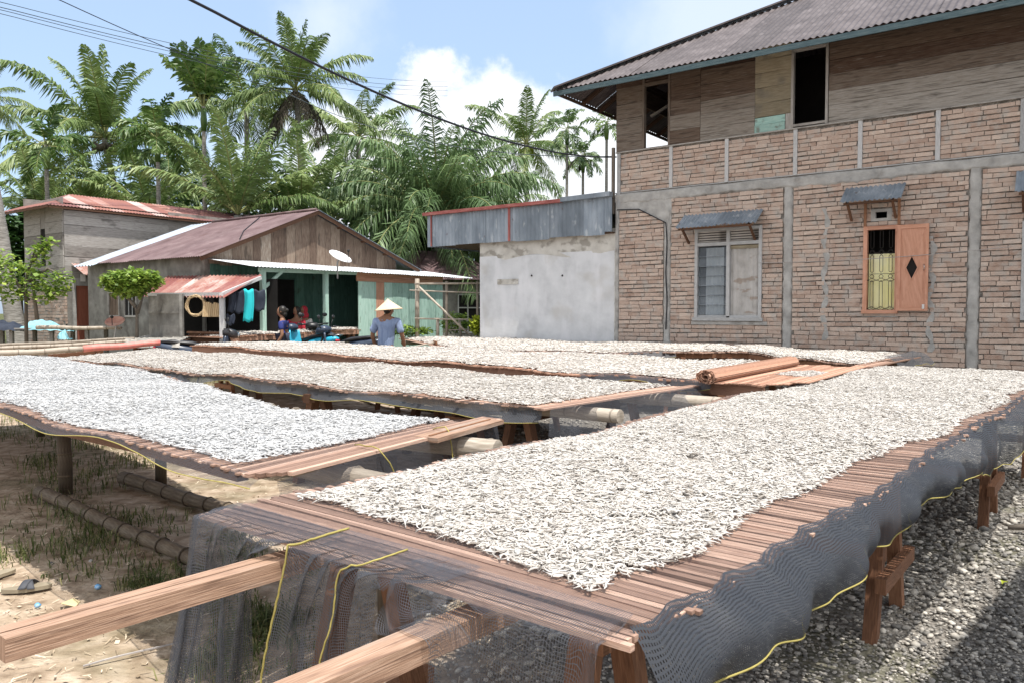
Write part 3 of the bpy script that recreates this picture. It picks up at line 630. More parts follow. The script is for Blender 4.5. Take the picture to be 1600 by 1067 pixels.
    for a, b, c, d in ((sx0, sx0 + .05, sz0, sz1), (sx1 - .04, sx1, sz0, sz1), (sx0 + .05, sx1 - .04, sz0, sz0 + .06), (sx0 + .05, sx1 - .04, sz1 - .06, sz1)): m.box(a, b, y - .015, y + .025, c, d, .6)
    for i in range(4):
        a, b = inn[i], inn[(i + 1) % 4]; m.bar((a[0], y - .004, a[1]), (b[0], y - .004, b[1]), .012, .012, (0, 1, 0), .3)
    sh = m.build('shutter', 'salmon', root, lab='opened salmon shutter with diamond hole')
    m = MB(); m.prism([(a, y + .022, b) for a, b in inn], (0, .006, 0)); m.build('hole_shade', 'dark', sh)  # dark plate standing in for the shade inside the diamond hole
    m = MB(); m.tube([(sx1 - .06, y - .02, cz - .05), (sx1 - .05, y - .04, cz), (sx1 - .06, y - .02, cz + .05)], .006, 5); m.build('handle', 'chrome', sh); m = MB(); m.box(sx1 - .075, sx1 - .04, y - .03, y - .016, sz0 + .03, sz0 + .1); m.build('latch', 'chrome', sh)
    m = MB(); x0, x1, z0, z1 = VB; m.box(x0, x1, -.02, .05, z0, z0 + .045); m.box(x0, x1, -.02, .05, z1 - .045, z1); m.box(x0, x0 + .07, -.02, .05, z0 + .045, z1 - .045); m.box(x1 - .07, x1, -.02, .05, z0 + .045, z1 - .045); m.build('vent_block', 'concrete', root)
    m = MB(); a0, a1 = W2[0] + .0, q(1404, 340)[0]
    for x in (W2[0] + .02, W2[1] + .01): m = MB(); m.box(x - .02, x + .02, -.04, -.005, W2[3], q(1400, 312)[1]); m.build('batten', 'timber_leg', root)
    awning(root, q(1322, 300)[0], q(1414, 300)[0], q(1370, 291)[1], q(1360, 331)[1] + .12, .42, lab='small corrugated awning over the salmon window')
    # ---- window 3 (right edge)
    x0, x1, z0, z1 = w3; m = MB()
    for a, b, c, d in ((x0, x0 + .05, z0, z1), (x1 - .05, x1, z0, z1), (x0 + .05, x1 - .05, z0, z0 + .05), (x0 + .05, x1 - .05, z1 - .05, z1)): m.box(a, b, -.04, .05, c, d)
    w = m.build('window', 'stud', root, lab='window at the right edge'); m = MB(); m.box(x0 + .05, x1 - .05, .0, .01, z0 + .05, z1 - .05); m.build('pane', 'glass_blue', w)
    awning(root, q(1592, 280)[0] - .03, x1 + .1, q(1598, 268)[1], q(1588, 306)[1], .35, lab='awning cut by the right edge')
    # ---- roof: hip at left
    ov = .9; ze = 5.92; tp = .575; RR = ov + D / 2
    L = math.sqrt(1 + tp * tp); m = MB(); x = -ov; k = 0; pt = .105
    def hipcol(side):
        nonlocal m
        x = -ov; k = 0; end = (X1 + ov) if side in 'fb' else D + ov
        while x < end:
            w_ = min(.82, end - x); r = random.random(); lift = .006 * (k % 2); n = 48
            def fn(u, v):
                a = x + u * (w_ + (.02 if x + w_ < end - .1 else 0)); run = min(a + ov, RR) if side in 'fb' else min(a + ov, end - a)
                if side in 'fb': run = min(run, max(.001, X1 + ov - a + 3))
                run = max(run, .0005); q_ = v * run; z = ze + q_ * tp + lift + .014 * math.sin(a / pt * 2 * math.pi)
                return (a, -ov + q_, z) if side == 'f' else (a, D + ov - q_, z) if side == 'b' else (-ov + q_, a, z)
            m.grid(fn, n, 3, (w_, 4), rnd=r); x += w_; k += 1
    hipcol('f'); hipcol('b'); hipcol('l'); m.build('roof', 'roof', root)
    m = MB()
    Rg = ze + RR * tp; m.bar((-ov - .02, -ov - .02, ze + .02), (-ov + RR, -ov + RR, Rg + .055), .34, .03); m.bar((-ov - .02, D + ov + .02, ze + .02), (-ov + RR, D + ov - RR, Rg + .045), .26, .02); m.bar((-ov + RR, D / 2, Rg + .04), (X1 + ov, D / 2, Rg + .04), .26, .02); m.build('ridge_cap', 'roof', root)
    m = MB(); m.bar((-ov - .015, -ov + .015, ze - .065), (X1 + ov, -ov + .015, ze - .065), .03, .09, rnd=.5); m.build('fascia', 'teal_fascia', root)
    m = MB(); m.bar((-ov + .015, -ov + .03, ze - .045), (-ov + .015, D + ov, ze - .045), .03, .06); m.build('fascia', 'board', root)
    m = MB(); x = -ov + .3
    while x < X1 + ov: run = min(x + ov, RR); m.bar((x, -ov + .05, ze - .06), (x, -ov + run, ze - .06 + run * tp - .03), .05, .08, rnd=.2); x += .7
    y = .1
    while y < D: run = min(y + ov, D + ov - y); m.bar((-ov + .05, y, ze - .06), (-ov + run, y, ze - .06 + run * tp - .03), .05, .08, rnd=.2); y += .7
    for x in (.05, 2.5, 5, 7.5): m.bar((x, 0, zt), (x, D, zt), .07, .12, rnd=.15)
    m.bar((0, 0.08, zt - .02), (X1, .08, zt - .02), .08, .1, rnd=.1); m.bar((.05, 0, zt - .02), (.05, D, zt - .02), .08, .1, rnd=.1); m.build('rafter', 'board', root)
    m = MB(); m.bar((.10, 1.3, zt - .6), (1.3, 1.3, zt - .1), .05, .05, rnd=.8); m.build('brace', 'board_grey', root)
    # downpipe-like wooden batten and cables on the face
    m = MB(); m.box(-.09, -.035, -.05, .0, q(962, 335)[1], zw + .1); m.build('corner_batten', 'board', root)
    m = MB(); pts = [q(966, 329), q(1000, 328), q(1042, 349)] + [(q(1043, p)[0] + .012 * math.sin(p * .07), q(1043, p)[1]) for p in range(365, 530, 15)]
    m.tube([(a, -.05, b) for a, b in pts], .011, 6); m.build('conduit', 'cable', root)
    m = MB(); m.tube([(q(1190, 418)[0] + t * 3.7, -.12, lerp(q(1190, 412)[1], q(1525, 389)[1], t) - .05 * math.sin(t * 3.1)) for t in [k / 16 for k in range(17)]], .005, 4); m.build('washing_line', 'stick', root)
    return root


def concrete_building():
    f = BF; root = thing('concrete_annex', 'flat-roofed annex with a blank pale plastered wall and grey corrugated fascia beside the brick house', 'building', f.w(0, 0, 0), f.a)
    q = lambda px, py, y=0: f.px(px, py, y)
    xl = q(750, 450, .02)[0]; zt = 3.28; xr = -.03; D = 4.5
    m = MB()
    m.grid(lambda u, v: (lerp(xl, xr, u), .02 + .004 * math.sin(u * 9 + v * 5), v * (zt - .42)), 24, 12); m.box(xl, xr, .03, .15, 0, zt, .5); m.box(xl, xl + .12, .15, D, 0, zt, .5); m.box(xl, xr, D, D + .12, 0, zt, .5); m.box(xr - .12, xr, .15, D, 0, zt, .5); m.build('wall', 'plaster', root)
    m = MB(); m.grid(lambda u, v: (lerp(xl, xr, u), .016 + .006 * math.sin(u * 9 + v * 5), lerp(zt - .42 - .12 * math.sin(u * 5 + 1) ** 2, zt, v)), 24, 4); m.box(xr - .001, xr + .0295, -.01, .1, 0, zt, .5)
    a, b = q(777, 445), q(809, 436); m.box(a[0], b[0], .0, .02, a[1], b[1]); m.build('bare_band', 'stain', root)
    fx0 = q(668, 385, -.12)[0]; zb = q(670, 386, -.12)[1]; ztop = q(800, 325, -.12)[1] + .02
    m = MB(); corr(m, (fx0, -.12, ztop), (1, 0, 0), (0, 0, -1), q(943, 330, -.12)[0] - fx0, ztop - zb, .10, .013, .85, 3); x0 = q(943, 330, -.12)[0]; corr(m, (x0, -.13, ztop), (1, 0, 0), (0, 0, -1), -.04 - x0, ztop - zb - .05, .07, .016, .5, 3)
    corr(m, (fx0, -.12, ztop), (0, 1, 0), (0, 0, -1), D, ztop - zb, .10, .013, .85, 3)
    m.build('corrugated_fascia', 'zinc_old', root)
    m = MB(); m.bar((fx0 - .08, -.15, ztop + .015), (q(878, 315, -.15)[0], -.15, ztop + .015), .12, .07, rnd=.4); xx = q(795, 340, -.15)[0]; m.box(xx - .025, xx + .025, -.15, -.125, zb, ztop); m.box(fx0 + .12, fx0 + .15, -.15, -.125, zb, ztop)
    m.build('flashing', 'fascia_red', root)
    m = MB(); m.bar((q(878, 315, -.15)[0], -.15, ztop + .03), (-.04, -.15, ztop + .05), .14, .09, rnd=.4); m.build('flashing', 'zinc_old', root, lab='grey end of the roof flashing')
    m = MB(); corr(m, (fx0, -.1, ztop - .02), (1, 0, 0), (0, 1, -.03), -.04 - fx0, D, .1, .013, .85, 2); m.build('roof', 'roof', root)
    m = MB(); m.box(fx0 + .03, xr, -.09, D, zb + .03, zb + .05); m.build('soffit', 'timber_dark', root)
    m = MB()
    for px in (687 + 143, 878): a = q(px, 431); m = MB(); m.ball((a[0], .015, a[1]), .022, 6, 4); m.build('bolt', 'iron', root)


# ------------------------------------------------------------------ green veranda house, kitchen lean-to, timber shed house
KF = Frame((-6.97, 17.5, 0), math.atan2(.807, .59)); SF = Frame((-12.2, 21.0, 0), math.atan2(.807, .59)); GB = .32


def green_house():
    f = KF; root = thing('green_house', 'low house with a brown corrugated gable roof, weathered gable boards and an old green veranda', 'house', f.O, f.a)
    ex, ez, ax, az, rx, rz = -.30, 2.86, 3.0, 4.22, 6.35, 3.02; L = 5.5
    wall = MB(); wall.box(-.02, .12, 0, L, 0, 2.9); wall.box(5.95, 6.1, 0, L, 0, 3.0); wall.box(0, 6.1, L - .1, L, 0, 3.0); wall.build('wall', 'plaster_grey', root)
    m = MB(); planks_v(m, .12, 5.95, GB, lambda x: 2.82, 0, .22); m.build('front_wall', 'teal_dark', root)
    roofz = lambda x: ez + (az - ez) * (x - ex) / (ax - ex) if x < ax else az + (rz - az) * (x - ax) / (rx - ax)
    m = MB(); planks_v(m, .05, 6.0, 2.72, lambda x: roofz(x) - .05, -.06, .26, rf=lambda x: min(1, max(0, random.gauss(.5, .28)))); m.box(2.9, 3.12, -.09, -.07, 2.75, 4.1, .15); m.build('gable_board', 'board_gable', root)
    lu = Vector((ax - ex, 0, az - ez)); rd = Vector((rx - ax, 0, rz - az))
    m = MB(); corr(m, (ax, -.35, az + .0), (0, 1, 0), -lu, L - .75, lu.length, .09, .011, .8, 3, rnds=[.45, .6, .4, .55, .7, .35]); m.build('roof', 'roof_red', root)
    m = MB(); corr(m, (ax, L - 1.1, az + .0), (0, 1, 0), -lu, 1.0, lu.length * 1.03, .16, .018, 1.0, 3, rnds=[.6]); m.build('roof_sheet', 'zinc', root, lab='pale bluish new sheets at the far end of the roof')
    m = MB(); corr(m, (ax, -.35, az), (0, 1, 0), rd, L + .2, rd.length + .5, .09, .012, .8, 3); m.build('roof', 'zinc_old', root, lab='grey right slope of the roof')
    m = MB(); m.bar((ex, -.3, ez - .06), (ax, -.3, az - .06), .03, .09, rnd=.3); m.bar((ax, -.3, az - .06), (rx + .4, -.3, rz - .2), .03, .09, rnd=.3)
    for t in (.25, .5, .75): p = Vector((ax, -.3, az - .07)) + rd * t; m.bar(p, p + Vector((0, .4, 0)), .05, .06, rnd=.2)
    m.build('barge_board', 'timber_dark', root)
    m = MB(); m.tube([Vector((ax - .05, -.3 + t * (L - .9), az + .02)) for t in (0, .5, 1)], .035, 6); m.build('ridge_cap', 'roof_red', root); m = MB(); a = Vector((ax, .6, az + .02)) - lu * 0; m.tube([Vector((ax, 1.9, az + .03)) - lu * .05, Vector((ax - 1.5, .7, roofz(ax - 1.5) + .03)), Vector((ax - 2.3, -.3, roofz(ax - 2.3) + .04))], .012, 5); m.build('ridge_wire', 'cable', root)
    # left wall windows (outer face x=0, y measured inward)
    for pa, pb, nm in ((171, 188, 0), (196, 215, 1)):
        y0, z1 = f.pxs(pb, 455, -.02); y1, z0 = f.pxs(pa, 496, -.02)
        w = MB(); t = .05
        w.box(-.06, -.02, y0, y0 + t, z0, z1); w.box(-.06, -.02, y1 - t, y1, z0, z1); w.box(-.058, -.02, y0 + t, y1 - t, z0, z0 + t); w.box(-.058, -.02, y0 + t, y1 - t, z1 - t, z1)
        wd = w.build('window', 'board_grey', root); w = MB()
        if nm == 0: [w.box(-.04, -.02, lerp(y0 + t, y1 - t, k / 3), lerp(y0 + t, y1 - t, (k + 1) / 3) - .01, z0 + t, z1 - t) for k in range(3)]; w.build('boarding', 'board_gable', wd)
        else:
            w.box(-.035, -.025, y0 + t, y1 - t, z0 + t, z1 - t); w.build('opening', 'dark', wd); w = MB(); [w.box(-.05, -.04, lerp(y0 + t, y1 - t, k / 3) - .015, lerp(y0 + t, y1 - t, k / 3) + .015, z0 + t, z1 - t) for k in (1, 2)]; w.build('bar', 'stud', wd)
    # doorway, dark
    m = MB(); x0, x1 = f.px(427, 440, -.0)[0], f.px(458, 440, 0)[0]; dz = f.px(440, 437)[1]
    m.box(x0 - .06, x0, -.07, -.02, GB, dz + .05); m.box(x1, x1 + .06, -.07, -.02, GB, dz + .05); m.box(x0, x1, -.07, -.02, dz, dz + .05); dr = m.build('doorway', 'teal_dark', root)
    m = MB(); m.box(x0, x1, -.035, -.022, GB, dz); m.build('opening', 'dark', dr)
    m = MB(); a, b = f.px(540, 440)[0], f.px(592, 440)[0]; m.box(3.35, 3.9, -.05, -.02, GB + .1, 2.3, .2); m.box(4.1, 4.6, -.05, -.02, GB + .1, 2.3, .5); m.build('door', 'teal_dark', root)
    # veranda
    yv = -1.6; zr = 2.62
    m = MB(); corr(m, (.0, .02, 2.84), (1, 0, 0), Vector((-.02, yv - .2, 2.60 - 2.84)), 7.45, 1.85, .09, .010, .8, 3); vr = m.build('veranda_roof', 'zinc_new', root)
    m = MB()
    pc = MB()
    for px in (409, 441, 509): pass
    posts = [f.px(411, 470, yv)[0], f.px(509, 470, yv)[0]]
    for k, x in enumerate(posts):
        p = MB(); p.box(x - .05, x + .05, yv - .05, yv + .05, GB - .1, 2.55, .8); p.build('post', 'board_mint' if k else 'board_mint', root)
    m.bar((posts[0] + .03, yv, 2.15), (posts[0] + .55, yv, 2.56), .06, .06, rnd=.9); m.bar((posts[0] - .1, yv, 2.54), (3.1, yv, 2.58), .05, .09, rnd=.95); m.build('brace', 'board_mint', root)
    x0 = f.px(559, 450, yv)[0]; x1 = f.px(691, 450, yv)[0]; xm0, xm1 = f.px(587, 450, yv)[0], f.px(600, 450, yv)[0]
    m = MB(); planks_v(m, x0, xm0, GB - .1, lambda x: 2.38, yv, .27); planks_v(m, xm1, x1, GB - .1, lambda x: 2.38, yv, .30); m.box(x1 - .05, x1, yv, 0, GB - .1, 2.5); m.build('board_wall', 'board_mint', root, lab='mint painted vertical boards')
    m = MB(); planks_h(m, x0 - .05, x1, 2.385, 2.62, yv, .13, rf=lambda z: .45 + random.uniform(-.1, .1)); m.box(xm0, xm1 - .01, yv - .015, yv, GB, 2.38, .45); m.build('top_board', 'salmon', root, lab='bare brown boards above the mint wall')
    m = MB(); planks_v(m, .1, x0, GB - .1, lambda x: GB + .55, yv + .75, .4); m.build('low_wall', 'teal_dark', root)
    m = MB(); m.box(-.05, 6.4, yv - .1, 0, 0, GB + .02); m.build('veranda_floor', 'concrete', root)
    m = MB(); x = f.px(480, 450, -.5)[0]
    dd = f.w(x, 0, 0); m.build('lamp', 'white_cloth', root) if False else None


def lean_to():
    o = at_d(283, 530, 16.2); o.z = .25; root = thing('kitchen_lean_to', 'small kitchen lean-to with a rusty red and white corrugated roof beside the green house', 'shed', o)
    NL, NR, HR, HL = at_d(222, 463, 16.9), at_d(351, 465, 15.3), at_d(411, 430, 16.5), at_d(262, 432, 18.1)
    rel = lambda p: Vector(p) - o
    m = MB(); n = 26; 
    def fn(u, v):
        p = lerp(lerp(HL, HR, u), lerp(NL, NR, u), v); return p + Vector((0, 0, .018 * math.sin(u * n * 2 * math.pi))) - o
    m.grid(fn, n * 6, 4, (2.6, 2), rndf=lambda u, v: [.1, .2, .5, .3, .75, .5, .62, .45, .68, .3, .5, .15][int(u * 11.9)]); m.build('roof', 'roof_rust', root)
    A, B, C, Dp = at_d(232, 462, 16.7), at_d(283, 462, 16.0), at_d(347, 462, 15.5), at_d(408, 462, 16.4)
    g = lambda p, z: Vector((p.x, p.y, z)) - o
    m = MB(); m.add([g(A, .2), g(B, .2), g(B, 2.0), g(A, 2.0)] + [g(A, .2) + Vector((.03, .05, 0)), g(B, .2) + Vector((.03, .05, 0)), g(B, 2.0) + Vector((.03, .05, 0)), g(A, 2.0) + Vector((.03, .05, 0))], [(0, 1, 2, 3), (5, 4, 7, 6), (0, 4, 5, 1), (2, 6, 7, 3), (1, 5, 6, 2), (0, 3, 7, 4)], .5)
    m.bar(g(A, 1.62) + Vector((0, -.02, 0)), g(B, 1.62) + Vector((0, -.02, 0)), .02, .05, rnd=.2); m.bar(g(B, .2), g(B, 2.0), .06, .06, (0, 1, 0), rnd=.7)
    m.build('wall_panel', 'plaster_grey', root)
    m = MB(); m.bar(g(C, .2), g(C, 2.0), .09, .09, (0, 1, 0)); m.bar(g(A, 2.0), g(C, 1.98), .05, .07); m.bar(g(C, 1.98), g(Dp, 2.35), .05, .07); m.build('post', 'stud', root)
    m = MB(); bk = [Vector((p.x - .5, p.y + 1.3, 0)) for p in (A, B, C)]
    m.add([g(bk[0], .2), g(Dp, .2) + Vector((.2, .5, 0)), g(Dp, 2.35) + Vector((.2, .5, 0)), g(bk[0], 2.3)], [(0, 1, 2, 3)]); m.build('back_wall', 'dark', root)
    m = MB(); P1, P2 = B + Vector((.1, .12, 0)), C + Vector((-.05, .12, 0)); m.add([g(P1, .2), g(P2, .2), g(P2, 1.18), g(P1, 1.18)], [(0, 1, 2, 3)]); m.bar(g(P1, 1.2), g(P2, 1.2), .12, .04); m.build('counter', 'timber_dark', root)
    # things kept in it
    c = at_d(306, 478, 15.75); b = MB()
    for k in range(16): b.tube([c + Vector(((.19 + random.uniform(-.03, .03)) * math.cos(t), random.uniform(-.02, .02), (.2 + random.uniform(-.03, .03)) * math.sin(t))) for t in [i * math.pi / 8 + k for i in range(17)]], .009, 4, False)
    tag(b.build('rope_coil', 'cord', None, off=None), 'round coil of tan rope hanging in the kitchen lean-to', 'rope')
    b = MB(); c0, c1 = at_d(318, 494, 15.7), at_d(343, 494, 15.62)
    for k in range(9): p = lerp(c0, c1, k / 8); b.bar(p + Vector((0, 0, -.02)), p + Vector((.02, .03, .26 + random.uniform(-.03, .03))), .05, .03)
    tag(b.build('firewood', 'cord'), 'split firewood stacked upright in the kitchen lean-to', 'firewood')
    def hang(pxa, pxb, pya, pyb, d, mat, name, lab, cat):
        a, b_ = at_d(pxa, pya, d), at_d(pxb, pyb, d - .1); m = MB()
        m.grid(lambda u, v: (lerp(a.x, b_.x, u) + .015 * math.sin(v * 4), d + .015 * math.sin(u * 9 + v * 2), lerp(a.z, b_.z, v) + .02 * math.sin(u * 9)), 14, 10, (.4, 1)); ob = m.build(name, mat); sd = ob.modifiers.new('s', 'SOLIDIFY'); sd.thickness = .015; tag(ob, lab, cat, 'washing hung under the veranda eaves' if cat != 'cloth' else None)
    hang(356, 366, 458, 488, 15.75, 'denim', 'hanging_clothes', 'faded dark shirt hung nearest the post of the kitchen lean-to', 'clothes'); hang(365, 379, 455, 490, 15.8, 'denim', 'hanging_clothes', 'dark trousers hung left of the turquoise towel', 'clothes')
    hang(380, 394, 453, 503, 15.85, 'teal_cloth', 'hanging_towel', 'bright turquoise towel hanging under the veranda eaves', 'towel')
    hang(395, 412, 454, 486, 15.95, 'denim', 'hanging_clothes', 'black garment hung right of the turquoise towel', 'clothes'); hang(353, 364, 492, 508, 15.7, 'denim', 'hanging_clothes', 'dark cloth hanging lowest beside the lean-to post', 'clothes')


def shed_house():
    f = SF; root = thing('timber_house', 'tall house of grey horizontal boards with rusty maroon roof and brown door', 'house', f.O, f.a)
    ze = 4.5; L = 7.4; D = 2.4; q = lambda px, py: f.px(px, py, 0)
    m = MB(); m.box(0, L, .02, .1, 0, 2.45); m.box(0, .08, .1, D, 0, 2.45); m.box(0, L, D, D + .1, 0, 4.9); m.box(L - .1, L, .1, D, 0, 4.9); m.build('wall', 'plaster_grey', root)
    m = MB(); bricks(m, .3, L, .2, 1.7, .0, .085); m.build('brick_face', 'brick', root)
    m = MB(); planks_h(m, .0, 3.0, 2.3, ze - .1, 0, .27, rf=lambda z: min(1, max(0, random.gauss(.45, .22)))); planks_h(m, 3.0, L, 2.3, ze + .15, .005, .25, rf=lambda z: random.gauss(.35, .2)); m.build('board_wall', 'board_grey', root)
    # left end wall
    m = MB(); z = 2.2
    while z < 4.35:
        h = random.uniform(.24, .36); r = random.gauss(.4, .2)
        for a, b in ((0, 1.05), (1.35, D)): m.box(-.03 - random.uniform(0, .01), -.001, a, b - .01, z, z + h - .01, r)
        z += h
    m.box(-.03, 0, 1.05, 1.35, 2.2, 2.9, .3); m.box(-.03, 0, 1.05, 1.35, 3.95, 4.6, .3); m.box(-.02, 0, 0, D, 4.3, 4.75, .5); m.build('end_wall', 'board_grey', root)
    m = MB(); m.box(-.012, -.005, 1.04, 1.36, 2.9, 3.95); m.build('opening', 'dark', root)
    m = MB(); bricks(m, 0, D, .1, 2.2, 0, .085); ob = m.build('brick_face', 'brick', root); ob.rotation_euler = (0, 0, -math.pi / 2); ob.location = (-.0, D, 0)
    # roof, low pitch
    ry = 1.5; rz_ = ze + .55
    RN = [.2, .25, .7, .4, .55, .35, .3, .74, .3, .5, .12, .15, .2, .08, .15, .1, .05, .6, .72, .2]
    m = MB(); x = -.5; k = 0
    while x < L:
        w_ = .42; r_ = RN[k % len(RN)]
        def fn(u, v, x=x):
            a = x + u * (w_ + .02); q_ = v * min(1, max(.001, (a + .5) / 1.35)); return (a, -.25 + q_ * (ry + .25), ze - .03 + q_ * .58 + .011 * math.sin(a / .09 * 6.2832) + .004 * (k % 2))
        m.grid(fn, 28, 2, (w_, 1.8), rnd=r_); x += w_; k += 1
    m.grid(lambda u, v: (lerp(-.5, .85, v), lerp(lerp(-.25, 3.2, u), ry, v), lerp(ze - .03, ze + .55, v) + .009 * math.sin(u * 240)), 160, 2, (3, 1), rnd=.3)
    m.build('roof', 'roof_shed', root)
    m = MB(); corr(m, (.86, ry, rz_ - .01), (1, 0, 0), Vector((0, 1.4, -.42)), L - .9, 1.5, .09, .011, .8, 2); m.bar((-.48, -.22, ze - .07), (-.48, 3.2, ze - .07), .03, .06); m.bar((-.46, -.22, ze - .075), (L, -.22, ze - .075), .03, .06); m.build('eave_board', 'timber_dark', root)
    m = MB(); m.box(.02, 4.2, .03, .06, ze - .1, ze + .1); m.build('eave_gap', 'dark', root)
    x0, z1 = q(118, 447); x1, z0 = q(152, 508); x1 = .98
    m = MB(); m.box(x0, x1, -.06, -.02, .3, z1); m.box(x0 + .05, x1 - .05, -.07, -.058, .45, 1.15); m.box(x0 + .05, x1 - .05, -.07, -.058, 1.25, z1 - .08); m.build('door', 'door_brown', root)
    m = MB(); m.box(x0 - .05, x1 + .05, -.05, -.003, z1 + .005, 2.55); m.box(x0 - .1, x0 - .02, -.07, -.003, .2, 2.5); m.build('door_surround', 'concrete', root)
    m = MB()
    for k in (0, 1): xx = lerp(x0, x1, .25 + .45 * k); m = MB(); m.box(xx - .07, xx + .07, -.056, -.052, z1 + .12, z1 + .32); m.build('vent_hole', 'white_cloth', root)
    m = MB(); corr(m, (x0 - .12, -.05, 2.95), (1, 0, 0), Vector((0, -.7, -.32)), x1 - x0 + .3, .77, .08, .012, .5, 2, rnds=[.7, .25, .2]); m.build('door_canopy', 'roof_rust', root)


def back_house():
    o = Vector((-2.2, 26.5, .32)); a = R(12); f = Frame(o, a); root = thing('back_house', 'small grey house with a dull brown hip roof behind the bamboo rack', 'house', o, a)
    m = MB(); W_, D_ = 4.2, 4; wall_holes(m, -2.4, 1.8, 0, 2.4, 0, .1, [(-.95, -.3, .6, 1.9), (.35, 1.35, .6, 1.9), (1.42, 1.7, .6, 1.9)]); m.box(-2.4, -2.3, .1, 4, 0, 2.4); m.box(1.7, 1.8, .1, 4, 0, 2.4); m.box(-2.4, 1.8, 4, 4.1, 0, 2.4); m.build('wall', 'plaster_grey', root)
    for a_, b_ in ((-.95, -.3), (.35, 1.35), (1.42, 1.7)):
        m = MB(); n = 3 if b_ - a_ > .5 else 1
        for k in range(n + 1): x = lerp(a_, b_, k / n); m.box(x - .02, x + .02, -.03, .03, .6, 1.9)
        for z in (.6, 1.0, 1.45, 1.9): m.box(a_, b_, -.025, .025, z - .02, z + .02)
        w = m.build('window', 'stud', root); m = MB(); m.box(a_, b_, .05, .06, .6, 1.9); m.build('pane', 'dark', w)
    m = MB(); e = .5; ze = 2.4; rz_ = 3.55
    P = [(-2.4 - e, -e, ze), (1.8 + e, -e, ze), (1.8 + e, 4 + e, ze), (-2.4 - e, 4 + e, ze)]; Q = [(-.8, 2, rz_), (.4, 2, rz_)]
    m.add(P + Q, [(0, 1, 5, 4)], .5); m.add(P + Q, [(1, 2, 5)], .3); m.add(P + Q, [(2, 3, 4, 5)], .6); m.add(P + Q, [(3, 0, 4)], .4)
    for i in range(8): x = lerp(-2.6, 1.9, i / 7); m.bar((x, -e, ze + .012), (lerp(-.8, .4, i / 7), 2, rz_ + .012), .02, .02, rnd=.1)
    m.build('roof', 'roof_red', root)


def bamboo_rack():
    o = at_d(700, 530, 18.2); o.z = .32; root = thing('bamboo_rack', 'grey bamboo drying rack with rails and a slanting pole, in front of the mint boards', 'rack', o)
    P = lambda px, py, d=18.2: at_d(px, py, d) - o
    for a, b, r in (((652, 436), (652, 528), .055), ((698, 440), (698, 528), .035), ((684, 497), (684, 528), .04), ((718, 498), (720, 528), .03), ((746, 440), (746, 528), .03)):
        m = MB(); m.tube([P(*a), P(*b)], r, 7); m.build('post', 'bamboo', root)
    for a, b, r in (((648, 444), (750, 443), .025), ((640, 454), (750, 458), .018), ((648, 498), (748, 500), .022), ((700, 516), (748, 515), .015)):
        m = MB(); m.tube([P(*a, 18.1), P(*b, 18.1)], r, 6); m.build('rail', 'bamboo', root)
    m = MB(); m.tube([P(655, 449, 18.0), P(737, 527, 17.9)], .028, 6); m.build('brace', 'bamboo', root)


MT['roof_shed'] = mk('roof_shed', [(0, (.20, .075, .07)), (.2, (.19, .09, .09)), (.45, (.30, .13, .10)), (.8, (.50, .42, .40)), (1, (.62, .57, .55))], 1.5, .7, 'Object', rk=.75, rv=.1, bump=.2, over=[((.27, .10, .06), 4, .6, .68, .4)])
brick_building(); concrete_building(); green_house(); lean_to(); shed_house(); back_house(); bamboo_rack()
# ------------------------------------------------------------------ vegetation
def frond(lf, st, O, az, el, L, nl=34, ll=.75, droop=1.0, hang=.5, w=.045, base=.12, spread=.2, twist=0):
    """lf/st: MB for leaflets / stalk. O crown point; az azimuth; el start elevation; L length"""
    O = Vector(O); d = Vector((math.cos(az) * math.cos(el), math.sin(az) * math.cos(el), math.sin(el))); pts = [O]; ns = 14; r = random.random()
    for i in range(ns):
        t = (i + 1) / ns; d = (d + Vector((0, 0, -.16 * droop * (t ** 1.1)))).normalized(); pts.append(pts[-1] + d * L / ns)
    st.tube(pts[:-1], [.035 * L / 4 * (1 - .85 * i / ns) + .004 for i in range(ns)], 4, False, rnd=r)
    for k in range(nl):
        t = base + (1 - base) * (k + .5) / nl; fi = t * ns; i = min(int(fi), ns - 1); p = lerp(pts[i], pts[i + 1], fi - i); d = (pts[i + 1] - pts[i]).normalized()
        side = d.cross(Vector((0, 0, 1)));
        if side.length < .1: side = Vector((math.sin(az), -math.cos(az), 0))
        side.normalize(); up = side.cross(d).normalized()
        prof = math.sin(math.pi * min(1, (t * .85 + .13))) ** .6
        for sg in (-1, 1):
            l = ll * prof * random.uniform(.8, 1.12); a = .75 + .3 * (1 - t) + random.uniform(-.15, .15)
            q = (side * sg * math.sin(a) + d * math.cos(a) + up * random.uniform(-spread, spread) * 1.3).normalized()
            mid = p + q * l * .5 + Vector((0, 0, -l * hang * .16)); tip = p + q * l * .85 + Vector((0, 0, -l * hang * .75)) + Vector((random.uniform(-.04, .04), random.uniform(-.04, .04), 0)) * l
            ww = (d * .8 + up * random.uniform(-.6, .6)).normalized() * w * random.uniform(.8, 1.2)
            rr = min(1, max(0, r * .6 + random.uniform(0, .4)))
            lf.add([p - ww * .5, p + ww * .5, mid + ww, mid - ww, tip], [(0, 1, 2, 3), (3, 2, 4)], rr)


def trunk(m, base, top, r0, r1, lean=0):
    n = 18; b, t = Vector(base), Vector(top); pts = []; rs = []
    for i in range(n + 1):
        k = i / n; pts.append(lerp(b, t, k) + Vector((lean * math.sin(k * math.pi), 0, 0))); rs.append(lerp(r0, r1, k ** .7) * (1.0 + .05 * (i % 2)) + (r0 * .35 * max(0, 1 - k * 8)))
    m.tube(pts, rs, 10)


